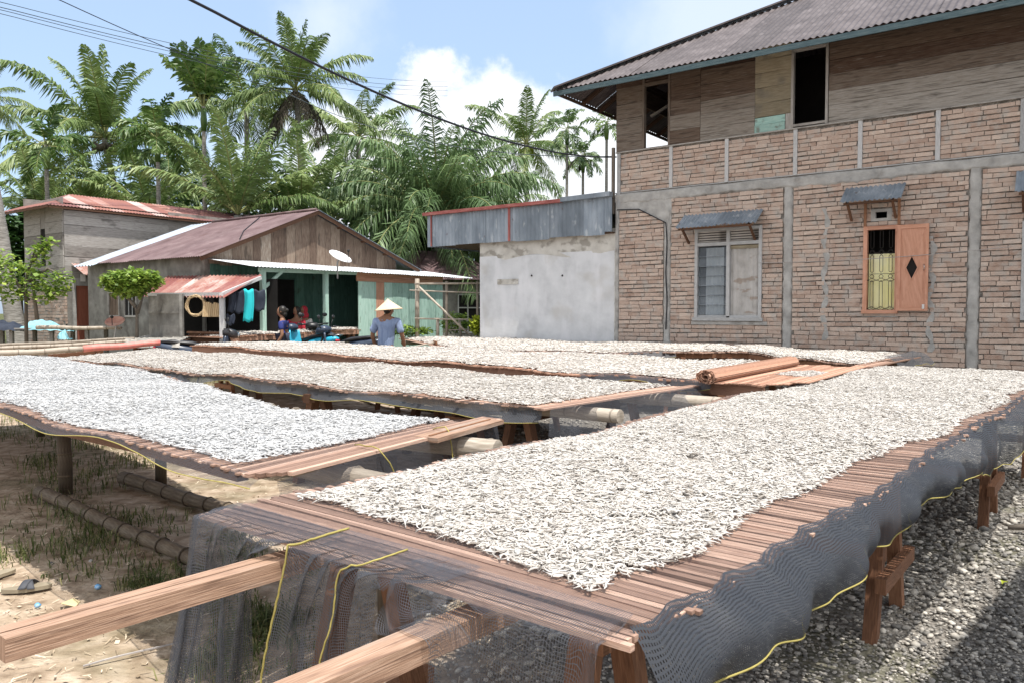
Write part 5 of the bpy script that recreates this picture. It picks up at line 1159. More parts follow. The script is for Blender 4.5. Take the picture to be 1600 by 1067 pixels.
near = lambda rng, k: rng.random(k) ** 1.35
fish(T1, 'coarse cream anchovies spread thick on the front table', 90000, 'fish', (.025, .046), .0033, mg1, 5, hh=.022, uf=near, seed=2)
# net lying over the slats of T1
m = MB(); m.grid(lambda u, v: T1.p(max(0, u * 1.02 - .02), lerp(-.005, 1.005, v), .009 + .004 * abs(nz2(u * 9, v * 1.4, 9, 2))) - T1.ax * (.06 * (1 - u * 50) if u < .02 else 0), 300, 30, (T1.L, T1.W)); o = m.build('drying_net', 'net_flat'); tag(o, 'fine black net laid flat over the slats of the front table', 'net', 'nets lying on the tables')

# right side skirt with yellow rope
edge = [(1015, 985), (1190, 880), (1370, 742), (1500, 672), (1600, 632)]
rope_px = [(1138, 1075, .62, -.05), (1200, 1005, .62, 0), (1245, 955, .62, 0), (1300, 912, .62, 0), (1340, 878, .64, 0), (1366, 842, .66, 0), (1400, 805, .68, 0), (1450, 775, .68, 0), (1500, 750, .68, 0), (1562, 727, .68, 0), (1598, 700, .72, 0)]
def side_top(u): q = T1.p(u * .93, 1.0, .018); q += T1.wx * (-.006 + .02 * abs(nz2(u * T1.L, 0, 9, 4)) + .012 * math.sin(u * 190)); return q
def side_bot(u):
    q = T1.p(u * .93, 1.0, 0) + T1.wx * (.07 + .03 * math.sin(u * 21)); q.z = .855 - .17 * math.exp(-(u * T1.L / .12) ** 1.3) - .15 * sm((u * .93 * T1.L - 2.4) / 2) + .018 * math.sin(u * T1.L * 2.3 + 1) + .012 * math.sin(u * T1.L * 6.1) + .006 * math.sin(u * T1.L * 17); return q
hang_net('drying_net', 'black net skirt with yellow edge rope along the right side of the front table', side_top, side_bot, 420, 18, .020, 'net_side', T1.L, .2, 2, True, T1.wx, 'net skirts hanging from the tables', .05, (9, 23))
# ---- nets draped over the near end: a small position-based cloth run, colliding with the table top and the two beams
fd = -T1.ax
def drape(name, label, b0, b1, a0, outl, nx, ny, slackx, mat, ropes=(), steps=420, seed=1, group='net curtains over the near end of the front table', gather=None, lift=0):
    """table-local cloth: a = metres outward from the near end, b = metres across; starts flat at table height, falls"""
    rng = np.random.default_rng(seed); W_ = T1.W; o3 = np.array(T1.p(0, 0)); o3[2] = 0; A3 = np.array(fd); B3 = np.array(T1.wx); zt_ = T1.z + .016
    bs = np.linspace(b0, b1, nx); as_ = np.linspace(-a0, outl, ny); P = np.zeros((ny, nx, 3)); P[..., 0] = as_[:, None]; P[..., 1] = bs[None]; P[..., 2] = zt_ + .02
    P[..., 2] += .03 * rng.random((ny, nx)) * (as_[:, None] > .08) + .05 * np.sin(bs[None] * 19 + seed) * np.clip(as_[:, None], 0, .5); P[..., 0] += .02 * np.sin(bs[None] * 31 + seed * 2) * np.clip(as_[:, None] * 3, 0, 1)
    rx = (b1 - b0) / (nx - 1) * slackx; ry = (outl + a0) / (ny - 1); pin = (as_ < .05)[:, None] & (bs > .02)[None] & (bs < W_ - .02)[None]; w = np.where(pin, 0., 1.)[..., None]; vel = np.zeros_like(P); beams = [(T1.W * VA, .048, .71), (T1.W * VB, .042, 1.03)]
    def con(a, b, wa, wb, r, k):
        d = b - a; l = np.linalg.norm(d, axis=-1, keepdims=True) + 1e-9; c = (l - r) / l * d / (wa + wb + 1e-9) * k; return a + wa * c, b - wb * c
    for st in range(steps):
        old = P.copy(); vel[..., 2] -= 9.8 * .008; vel *= .965; P = P + vel * .008 * w
        for it in range(9):
            for s0 in (0, 1):
                e = P[:, s0:nx - 1:2]; f = P[:, s0 + 1:nx:2]; n_ = min(e.shape[1], f.shape[1]); a_, b_ = con(e[:, :n_], f[:, :n_], w[:, s0:nx - 1:2][:, :n_], w[:, s0 + 1:nx:2][:, :n_], rx, 1); P[:, s0:s0 + 2 * n_:2] = a_; P[:, s0 + 1:s0 + 1 + 2 * n_:2] = b_
                e = P[s0:ny - 1:2]; f = P[s0 + 1:ny:2]; n_ = min(len(e), len(f)); a_, b_ = con(e[:n_], f[:n_], w[s0:ny - 1:2][:n_], w[s0 + 1:ny:2][:n_], ry, 1); P[s0:s0 + 2 * n_:2] = a_; P[s0 + 1:s0 + 1 + 2 * n_:2] = b_
            d2 = math.hypot(rx, ry) * 1.0
            a_, b_ = con(P[:-1, :-1], P[1:, 1:], w[:-1, :-1], w[1:, 1:], d2, .12); P[:-1, :-1] += (a_ - P[:-1, :-1]); P[1:, 1:] += (b_ - P[1:, 1:]) * .5
            k2 = 2 * rx; a_, b_ = con(P[:, :-2], P[:, 2:], w[:, :-2], w[:, 2:], k2, .03); P[:, :-2] = a_; 
        a, b, z = P[..., 0], P[..., 1], P[..., 2]
        ins = (a < .085) & (b > -.012) & (b < W_ + .012) & (z < zt_); top = ins & (z > zt_ - .10); z[top] = zt_; sd_ = ins & ~top; fr_ = sd_ & (a > -.05) & (b > .02) & (b < W_ - .02); a[fr_] = .087
        lf = sd_ & ~fr_ & (b < W_ / 2); b[lf] = -.014; rt = sd_ & ~fr_ & (b >= W_ / 2); b[rt] = W_ + .014
        for bc, hw, ln in beams:
            q = (a > .0) & (a < ln) & (np.abs(b - bc) < hw + .006) & (z < T1.z - .022) & (z > T1.z - .10); up = q & (z > T1.z - .065); z[up] = T1.z - .022; s2 = q & ~up; b[s2] = bc + np.sign(b[s2] - bc + 1e-6) * (hw + .007)
        z[...] = np.maximum(z, .012); fr = (z < .02); P[..., 0] = np.where(fr, old[..., 0] * .7 + a * .3, a)
        tch = (top | ins)[..., None]; P = np.where(w > 0, P, old); vel = (P - old) / .008; vel[..., 0][tch[..., 0]] *= .6; vel[..., 1][tch[..., 0]] *= .6
    Wd = o3 + P[..., 0:1] * A3 + P[..., 1:2] * B3 + P[..., 2:3] * np.array([0, 0, 1.]); c0 = Wd[0, nx // 2].copy(); Q = Wd - c0; idx = np.arange(nx * ny).reshape(ny, nx)
    FQ = np.stack([idx[:-1, :-1], idx[:-1, 1:], idx[1:, 1:], idx[1:, :-1]], -1).reshape(-1, 4); U = np.stack(np.meshgrid(np.arange(nx) * rx, np.arange(ny) * ry), -1).reshape(-1, 2)
    root = thing(name, label, 'net', tuple(c0), 0, group); ob = mesh_np('net_cloth', Q.reshape(-1, 3), FQ, np.full(len(FQ), .5), MT[mat], root, True, U[FQ.reshape(-1)]); sb = ob.modifiers.new('s', 'SUBSURF'); sb.levels = sb.render_levels = 1
    for r_ in ropes:
        if r_[0] == 'col': pts = [Q[i, int(r_[1] * (nx - 1))] for i in range(int(r_[2] * (ny - 1)), int(r_[3] * (ny - 1)) + 1)]
        else: pts = [Q[-1, i] for i in range(nx)]
        m = MB(); m.tube([Vector(p) + Vector((.001 * math.sin(i * 2.3), 0, .004)) for i, p in enumerate(pts)], r_[4] if len(r_) > 4 else .0024, 6); m.build('edge_rope', 'rope', root)
    return root


drape('drying_net', 'black net draped over the left front corner and the left projecting beam', -.28, .56, .05, 1.0, 60, 74, 1.22, 'net', [('hem',)], seed=3)
drape('drying_net', 'black net with a bold yellow rope falling from the middle of the near end', .54, 1.02, .07, .98, 40, 74, 1.3, 'net', [('col', .0, .0, 1, .0032), ('col', .55, .03, .8, .0024)], seed=7)
drape('drying_net', 'thin see-through net hanging over the right projecting beam and near corner', .86, T1.W + .42, .05, .92, 56, 66, 1.10, 'net_thin', [('hem',)], seed=11)

# --- T2
T2.root('left drying table of fine whitish fish, running out of the left edge'); T2.slats(.03, 'slat', (.01, .0), seg=3, jag=.012)
eb = MB()
for k in range(5): eb.bar(T2.p(0, -.03 + .02 * k) - T2.ax * (.03 * k - .03) - T2.o + Vector((0, 0, .01)), T2.p(0, 1.04) - T2.ax * (.03 * k - .03) - T2.o + Vector((0, 0, .012)), .026, .014)
eb.build('end_slat', 'slat', T2.r)
T2.rail(.26, 'bamboo', u0=-.045, u1=1, dz=-.07, bamboo=.045); T2.rail(.78, 'bamboo', u0=-.035, u1=1, dz=-.07, bamboo=.05); T2.rail(.03, 'timber_dark', .05, .04, .02, 1, -.04)
for uu, vv in ((.012, .55), (.45, .9), (.9, .1), (.9, .9)):
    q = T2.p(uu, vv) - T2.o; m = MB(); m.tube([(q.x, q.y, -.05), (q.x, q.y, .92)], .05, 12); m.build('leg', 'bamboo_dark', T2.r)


def mgE(T, l, r, e0, e1, na=.05):
    def g(u, v):
        x, y = u * T.L, v * T.W; n = nz2(x, y, 1.8, 2) * na + nz2(x, y, 7, 5) * na * .4; return min(v * T.W - l + n, (1 - v) * T.W - r + n, x - e0 + n, T.L - x - e1)
    return g


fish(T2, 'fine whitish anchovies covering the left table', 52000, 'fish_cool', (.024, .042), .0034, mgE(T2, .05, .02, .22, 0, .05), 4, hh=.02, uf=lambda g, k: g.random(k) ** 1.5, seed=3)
m = MB(); m.grid(lambda u, v: T2.p(u, v, .010), 160, 16, (T2.L, T2.W)); tag(m.build('drying_net', 'net_flat'), 'fine black net laid flat under the fish of the left table', 'net', 'nets lying on the tables')
hang_net('drying_net', 'net with yellow rope edging the lower side of the left table', lambda u: T2.p(u, 0, .005), lambda u: T2.p(u, 0, -.03 - .02 * math.sin(u * 31)) - T2.wx * (.05 + .02 * math.sin(u * 40)), 160, 4, .006, 'net_thin', T2.L, .08, 4, True, T2.wx, 'net skirts hanging from the tables')
hang_net('drying_net', 'see-through net hanging from the near end of the left table', lambda u: T2.p(0, u) - T2.ax * .11, lambda u: T2.p(0, lerp(.05, 1.0, u)) - T2.ax * (.16 + .06 * math.sin(u * 6)) + Vector((0, 0, -.30 - .04 * math.sin(u * 9))), 60, 12, .02, 'net_thin', T2.W, .32, 5, True, -T2.ax, 'net skirts hanging from the tables',
         ropes=[[T2.p(.005, .36, .02), T2.p(0, .36, .02) - T2.ax * .12, T2.p(0, .40, -.12) - T2.ax * .17, T2.p(0, .39, -.28) - T2.ax * .17], [T2.p(0, .70, .02) - T2.ax * .0, T2.p(0, .70, .02) - T2.ax * .12, T2.p(0, .70, -.3) - T2.ax * .15]])
# --- T3
T3.root('second drying table, between the left table and the brown-edged one'); T3.slats(.04, 'slat', (.0, .0), seg=3, jag=.012)
eb = MB()
for k in range(3): eb.bar(T3.p(0, -.03) - T3.ax * (.03 * k) - T3.o + Vector((0, 0, .01)), T3.p(0, 1.02) - T3.ax * .03 * k - T3.o + Vector((0, 0, .012)), .026, .012)
eb.build('end_slat', 'slat', T3.r)
T3.rail(.25, 'bamboo', u0=-.03, u1=1, dz=-.08, bamboo=.05); T3.rail(.8, 'bamboo', u0=-.045, u1=1, dz=-.08, bamboo=.055)
T3.trestle(.05, .15, .85, 'timber_dark'); T3.trestle(.30, .06, .85, 'timber_dark', .36, .075, stretch=False); T3.trestle(.66, .1, .85, 'timber_dark'); T3.trestle(.93, .1, .85, 'timber_dark')
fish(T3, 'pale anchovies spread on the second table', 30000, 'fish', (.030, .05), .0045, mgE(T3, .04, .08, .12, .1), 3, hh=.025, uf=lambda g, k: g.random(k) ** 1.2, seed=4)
hang_net('drying_net', 'dark net skirt along the near side of the second table', lambda u: T3.p(u, -.002, .008), lambda u: T3.p(u, 0, -.085 - .02 * math.sin(u * 23) - .015 * math.sin(u * 51)) - T3.wx * (.04 + .02 * math.sin(u * 37)), 200, 8, .02, 'net_far', T3.L, .18, 6, True, T3.wx, 'net skirts hanging from the tables', .02)
hang_net('drying_net', 'thin net over the near end of the second table', lambda u: T3.p(0, u, .012) - T3.ax * .08, lambda u: T3.p(0, lerp(-.05, 1.08, u)) - T3.ax * (.14 + .15 * u) + Vector((0, 0, -.16 - .05 * math.sin(u * 7))), 50, 8, .02, 'net_thin', T3.W, .2, 8, False, T3.ax, 'net skirts hanging from the tables')
# --- T4
T4.root('third drying table with a raw brown slat edge, carrying the rolled red mat'); T4.slats(.045, 'slat_red', (.02, .0), seg=3, jag=.012, th=.014)
T4.rail(.025, 'slat_red', .04, .10, 0, 1, -.065, rnd=.15); T4.rail(.5, 'bamboo', u0=-.02, u1=1, dz=-.08, bamboo=.05); T4.rail(.93, 'bamboo', u0=-.01, u1=1, dz=-.08, bamboo=.05)
for u in (.06, .35, .65, .92): T4.trestle(u, .15, .85, 'timber_leg')
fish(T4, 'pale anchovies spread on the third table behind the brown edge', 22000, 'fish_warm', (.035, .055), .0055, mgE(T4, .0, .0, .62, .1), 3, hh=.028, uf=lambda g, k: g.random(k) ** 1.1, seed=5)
hang_net('drying_net', 'strip of yellow-edged net by the near corner of the third table', lambda u: T4.p(lerp(.04, .17, u), -.005, .01), lambda u: T4.p(lerp(.04, .17, u), -.02, -.06 - .03 * math.sin(u * 9)), 40, 4, .01, 'net_far', 1.3, .1, 6, True, T4.wx, 'net skirts hanging from the tables')
# rolled slat mat
cA, cB = at_z(1103, 588, 1.08), at_z(1236, 564, 1.08); rd_ = (cB - cA).normalized(); sd = Vector((rd_.y, -rd_.x, 0))
root = thing('rolled_slat_mat', 'rolled up red slat mat lying on the near end of the third table', 'mat', cA); m = MB()
for k in range(66):
    a = k * .38; rr = .018 + .0017 * k * .38 * 1.4 + random.uniform(-.002, .002); o = sd * rr * math.cos(a) * 1.25 + Vector((0, 0, rr * math.sin(a) * .78)); e = random.uniform(-.02, .02)
    t_ = sd * -math.sin(a) + Vector((0, 0, math.cos(a))); m.bar(o + rd_ * e, o + rd_ * ((cB - cA).length + e), .026, .007, t_.cross(rd_), rnd=random.random())
m.build('slat_roll', 'slat_red', root)
m = MB()
for k in range(26):
    o = sd * (.08 + .027 * k) + Vector((0, 0, -.055 + random.uniform(0, .006) + (.02 if k > 20 else 0))); e = random.uniform(-.02, .02); m.bar(o + rd_ * (e + .01 * k), o + rd_ * ((cB - cA).length * 1.06 + e), .024, .008, rnd=random.random())
m.build('slat_flap', 'slat_red', root, lab='unrolled part of the mat lying flat')
rng = np.random.default_rng(9)
class _F:  # small heap on the mat
    pass
T6m = Table('h', cA + sd * .25 + rd_ * .9, cA + sd * .62 + rd_ * .9, cA + sd * .25 + rd_ * 1.9, cA + sd * .62 + rd_ * 1.9, 1.012); fish(T6m, 'little pile of anchovies left on the unrolled red mat', 900, 'fish', (.03, .05), .004, lambda u, v: .16 - math.hypot((u - .5) * .8, (v - .5) * .36) * .55, 3, hh=.03, seed=8)
# --- T5
T5.root('far drying table along the annex and brick wall'); T5.slats(.05, 'slat', (.01, 0), seg=2, th=.014); T5.rail(.04, 'timber_leg', .06, .07, 0, 1, -.06); T5.rail(.9, 'bamboo', u0=0, u1=1, dz=-.08, bamboo=.05)
for u in (.06, .22, .5, .85): T5.trestle(u, .08, .7, 'timber_leg', .22)
fish(T5, 'pale anchovies on the far table along the wall', 20000, 'fish_warm', (.045, .07), .0075, mgE(T5, .03, -.1, .0, .1), 3, hh=.035, seed=6)
hang_net('drying_net', 'thin dark net hanging from the near side of the far table', lambda u: T5.p(lerp(.25, 1, u), -.004, .008), lambda u: T5.p(lerp(.25, 1, u), -.03, -.07 - .02 * math.sin(u * 23)), 90, 4, .01, 'net_far', T5.L, .1, 6, True, T5.wx, 'net skirts hanging from the tables')
T5b.root('right end drying table against the brick wall'); T5b.slats(.05, 'slat', (.01, 0), seg=2, th=.014); T5b.rail(.05, 'timber_leg', .06, .07, 0, 1, -.06); T5b.rail(.9, 'bamboo', u0=0, u1=1, dz=-.08, bamboo=.05)
T5b.trestle(.12, .15, .85, 'timber_leg'); T5b.trestle(.55, .1, .85, 'timber_leg'); T5b.trestle(.93, .1, .7, 'timber_leg', .22)
fish(T5b, 'pale anchovies on the right end table against the brick wall', 15000, 'fish_warm', (.035, .06), .0058, mgE(T5b, .03, -.1, .25, -.05), 3, hh=.035, seed=7)
hang_net('drying_net', 'grey folded plastic net bundled over the right end of the far table', lambda u: T5b.p(.03, lerp(.35, 1.2, u), .05) + T5b.ax * .15, lambda u: T5b.p(0, lerp(.5, 1.25, u), -.09) - T5b.ax * .08, 24, 10, .03, 'net_far', .9, .3, 2, True, Vector((0, 0, 1)), 'net skirts hanging from the tables', .05)
# --- T6 far left
a, b = at_d(352, 527, 15.3), at_d(572, 514, 19.3); nrm = Vector((-.8, .6, 0))
T6 = Table('T6', a, a + nrm * 1.5, b, b + nrm * 1.5, (a.z + b.z) / 2, .008); T6.h = lambda u, v: lerp(a.z, b.z, u) + .01 * math.sin(u * 11)
T6.root('farthest drying table with a red-brown edge, by the parked motorbikes'); T6.slats(.05, 'slat_red', seg=2, th=.02); T6.rail(.03, 'slat_red', .05, .09, 0, 1, -.07); T6.rail(.9, 'bamboo', u0=0, u1=1, dz=-.08, bamboo=.05)
T6.trestle(.1, .1, .9, 'timber_leg'); T6.trestle(.5, .1, .9, 'timber_leg'); T6.trestle(.9, .1, .9, 'timber_leg')
fish(T6, 'pale anchovies on the farthest table', 7000, 'fish_warm', (.05, .08), .009, mgE(T6, .0, 0, .05, .05), 3, hh=.04, seed=10)
# --- T7: grey netted table at left behind
a7, b7 = at_d(205, 539, 14.6), at_d(300, 540, 14.4)
T7 = Table('T7', at_d(282, 541, 14.5), at_d(305, 520, 16.8), at_d(195, 533, 14.6), at_d(225, 521, 17.3), 1.05, .02)
T7.root('short drying table covered by a crumpled grey net, behind the pink pole'); T7.slats(.05, 'slat', seg=2, th=.014); T7.rail(.05, 'timber_leg', .05, .07, 0, 1, -.06); T7.trestle(.2, .15, .85, 'timber_leg'); T7.trestle(.8, .15, .85, 'timber_leg')
m = MB(); m.grid(lambda u, v: T7.p(u, lerp(-.06, 1.02, v), (.02 + .05 * abs(nz2(u * 4, v * 3, 2, 4)) + .02 * nz2(u * 4, v * 3, 7, 4)) if v > .04 else -.10), 40, 24, (2, 2)); tag(m.build('cover_cloth', 'pvc'), 'crumpled grey cloth cover thrown over the short table behind the pink pole', 'cover')
# ------------------------------------------------------------------ people
def skin_mesh(verts, edges, sub=2):
    """verts: list of (pos, radius) ; returns evaluated mesh (V, faces)"""
    me = bpy.data.meshes.new('t'); me.from_pydata([tuple(v[0]) for v in verts], edges, []); o = bpy.data.objects.new('t', me); COL.objects.link(o)
    o.modifiers.new('s', 'SKIN').use_smooth_shade = True
    if not me.skin_vertices: me.skin_vertices.new() if hasattr(me.skin_vertices, 'new') else None
    for i, v in enumerate(verts):
        sv = me.skin_vertices[0].data[i]; r = v[1]; sv.radius = r if isinstance(r, tuple) else (r, r); sv.use_root = (i == 0)
    ss = o.modifiers.new('u', 'SUBSURF'); ss.levels = sub; ss.render_levels = sub
    dg = bpy.context.evaluated_depsgraph_get(); dg.update(); ev = o.evaluated_get(dg); mm = ev.to_mesh()
    V = [v.co.copy() for v in mm.vertices]; Fs = [tuple(p.vertices) for p in mm.polygons]; ev.to_mesh_clear(); bpy.data.objects.remove(o); bpy.data.meshes.remove(me); return V, Fs


def head_into(m, c, r, face):
    """head with brow, nose, chin, ears, eye sockets; face = unit direction"""
    c = Vector(c); f = Vector(face).normalized(); sd = f.cross(Vector((0, 0, 1))).normalized(); V, Fs = [], []; nu, nv = 20, 14
    for j in range(nv + 1):
        t = math.pi * j / nv
        for i in range(nu):
            a = 2 * math.pi * i / nu; x, y, z = math.sin(t) * math.cos(a), math.sin(t) * math.sin(a), math.cos(t)
            k = 1.0; jaw = 1 - .25 * sm(-z * 1.3); fx = x * (1.0 if x < 0 else 1.0) * jaw; yy = y * .80 * jaw
            if x > .5 and abs(y) < .22 and -.35 < z < .1: fx += .20 * (1 - abs(y) / .22) * (1 - abs(z + .2) / .3 if abs(z + .2) < .3 else 0)
            if x > .5 and .15 < abs(y) < .5 and -.05 < z < .22: fx -= .06
            if z < -.6 and x > 0: fx += .12
            V.append(c + (f * fx + sd * yy) * r + Vector((0, 0, z * r * 1.28)))
    Fs = [(j * nu + i, j * nu + (i + 1) % nu, (j + 1) * nu + (i + 1) % nu, (j + 1) * nu + i) for j in range(nv) for i in range(nu)]
    m.add(V, Fs, .5, smooth=True)
    for sg in (-1, 1): m.ball(c + sd * sg * r * .82 - f * .05 * r, (r * .16, r * .2, r * .26), 7, 5, .5)


def features(root, c, r, face, par):
    c = Vector(c); f = Vector(face).normalized(); sd = f.cross(Vector((0, 0, 1))).normalized()
    for sg in (-1, 1): m = MB(); m.ball(c + f * r * .86 + sd * sg * r * .33 + Vector((0, 0, r * .06)), (r * .1, r * .1, r * .07), 6, 4); m.build('eye', 'hair', par)
    m = MB(); p = c + f * r * .84 - Vector((0, 0, r * .62)); m.bar(p - sd * r * .2, p + sd * r * .2, r * .12, r * .09, (0, 0, 1)); m.build('mouth', 'red_cloth', par)


def hand(m, w, d, pl, s=1.0, curl=.5):
    """palm + four fingers + thumb; w wrist, d direction of hand, pl palm-side direction (fingers curl to it)"""
    w, d, pl = Vector(w), Vector(d).normalized(), Vector(pl).normalized(); sd = d.cross(pl).normalized()
    V, Fs = skin_mesh([(w, (.022 * s, .026 * s)), (w + d * .045 * s, (.017 * s, .038 * s)), (w + d * .085 * s, (.014 * s, .038 * s))], [(0, 1), (1, 2)], 1); m.add(V, Fs, .5, smooth=True)
    for k, (o, l) in enumerate(((-.03, .066), (-.01, .075), (.01, .07), (.029, .056))):
        p = w + d * .08 * s + sd * o * s; pts = [p]; dd = d.copy()
        for q in range(3): dd = (dd + pl * curl * .8).normalized(); pts.append(pts[-1] + dd * l * s / 3 * 1.1)
        V, Fs = skin_mesh([(a, .0085 * s * (1 - .1 * i)) for i, a in enumerate(pts)], [(0, 1), (1, 2), (2, 3)], 1); m.add(V, Fs, .5, smooth=True)
    p = w + d * .025 * s - sd * .028 * s; dd = (d - sd * .9 + pl * .3).normalized(); pts = [p, p + dd * .032 * s, p + dd * .05 * s + d * .015 * s + pl * .015 * s, p + dd * .055 * s + d * .035 * s + pl * .025 * s]
    V, Fs = skin_mesh([(a, .0105 * s) for a in pts], [(0, 1), (1, 2), (2, 3)], 1); m.add(V, Fs, .5, smooth=True)


def man():
    b = at_z(603, 543, 1.0); y = 14.3; x = at_d(603, 543, y).x; g = gz(x, y); o = Vector((x, y, g)); H = 1.0
    root = thing('person', 'person in a pale conical hat and light blue shirt raking fish, seen from behind', 'person', o)
    top = at_d(609, 468, y).z - g      # hat tip
    hz = top - .20; hd = (.06, -.02, hz)      # head centre
    sh = hz - .20; J = {}
    lean = .03
    body = [((0, 0, .92), (.12, .10)), ((.0, 0, 1.08), (.125, .095)), ((.01, 0, sh - .12), (.15, .105)), ((.02, -.01, sh + .0), (.11, .085)), ((.04, -.01, sh + .12), (.05, .055)), ((.06, -.02, hz - .06), (.05, .055)),
            ((-.17, 0, sh - .0), .062), ((-.26, .03, sh - .27), .045), ((-.22, .17, sh - .48), .034),
            ((.21, 0, sh - .0), .062), ((.30, .02, sh - .26), .045), ((.33, .12, sh - .49), .034),
            ((-.09, 0, .86), .088), ((-.11, .03, .47), .06), ((-.12, 0, .08), .038), ((-.12, .14, .035), .032),
            ((.09, 0, .86), .088), ((.12, .03, .47), .06), ((.14, 0, .08), .038), ((.16, .14, .035), .032)]
    E = [(0, 1), (1, 2), (2, 3), (3, 4), (4, 5), (3, 6), (6, 7), (7, 8), (3, 9), (9, 10), (10, 11), (0, 12), (12, 13), (13, 14), (14, 15), (0, 16), (16, 17), (17, 18), (18, 19)]
    V, Fs = skin_mesh(body, E); m = MB(); m.add(V, Fs, .5, smooth=True); fdir = (.93, .30, -.12)
    head_into(m, hd, .088, fdir); hand(m, (.33, .12, sh - .49), (.25, .85, -.35), (0, -.3, -1), 1.0, .8); hand(m, (-.22, .17, sh - .48), (.7, .7, -.1), (0, -.2, -1), 1.0, .8)
    bd = m.build('body', 'skin', root); features(root, hd, .088, fdir, bd)
    shirt = [((0, 0, .84), (.165, .125)), ((.0, 0, 1.05), (.168, .125)), ((.01, 0, sh - .14), (.185, .13)), ((.02, -.01, sh + .0), (.135, .10)), ((.035, -.01, sh + .055), (.07, .07)), ((-.17, 0, sh - .01), .085), ((-.255, .025, sh - .24), .075), ((.21, 0, sh - .01), .085), ((.295, .02, sh - .24), .078)]
    V, Fs = skin_mesh(shirt, [(0, 1), (1, 2), (2, 3), (3, 4), (3, 5), (5, 6), (3, 7), (7, 8)]); V = [v + Vector((.006 * math.sin(v.z * 33 + v.x * 20), .009 * math.sin(v.x * 70 + v.z * 6), .0)) for v in V]; m = MB(); m.add(V, Fs, .5, smooth=True); s_ = m.build('shirt', 'shirt', root)
    tr = [((0, 0, .93), (.14, .11)), ((-.09, 0, .84), .105), ((-.115, .03, .47), .075), ((-.12, 0, .14), .06), ((.09, 0, .84), .105), ((.125, .03, .47), .075), ((.14, 0, .14), .06)]
    V, Fs = skin_mesh(tr, [(0, 1), (1, 2), (2, 3), (0, 4), (4, 5), (5, 6)]); m = MB(); m.add(V, Fs, .5, smooth=True); m.build('trousers', 'trousers', root)
    m = MB(); m.ball(Vector(hd) - Vector(fdir) * .018 + Vector((0, 0, .02)), (.088, .086, .105), 12, 8, .4); m.build('hair', 'hair', root)
    hc = Vector(hd) + Vector((0, 0, .0)); R_ = .262; h_ = .205; m = MB(); n = 36; T_ = Matrix.Rotation(R(-5), 3, 'Y')
    for k in range(10):
        pass
    m.grid(lambda u, v: hc + T_ @ Vector((R_ * v * math.cos(u * 6.28319), R_ * v * math.sin(u * 6.28319), h_ * (1 - v ** .93))), n, 9, (1, 1), .5); ht = m.build('conical_hat', 'hat', root); sd_ = ht.modifiers.new('s', 'SOLIDIFY'); sd_.thickness = .006
    # rake
    p0 = Vector((.33, .18, sh - .52)) + o; p1 = at_d(680, 545, 14.6); p1.z = 1.05; p2 = p0 + (p0 - p1) * .25
    rk = thing('rake', 'wooden fish rake held by the person in the conical hat', 'rake', p0); m = MB(); m.tube([p2 - p0, p1 - p0], .014, 6); m.build('handle', 'bamboo', rk); m = MB(); d = (p1 - p0).normalized(); s2 = d.cross(Vector((0, 0, 1))).normalized(); m.bar(p1 - p0 - s2 * .25, p1 - p0 + s2 * .25, .03, .05)
    for k in range(9): q = p1 - p0 + s2 * (-.24 + .06 * k); m.bar(q, q - Vector((0, 0, .06)), .01, .01)
    m.build('rake_head', 'timber_leg', rk)


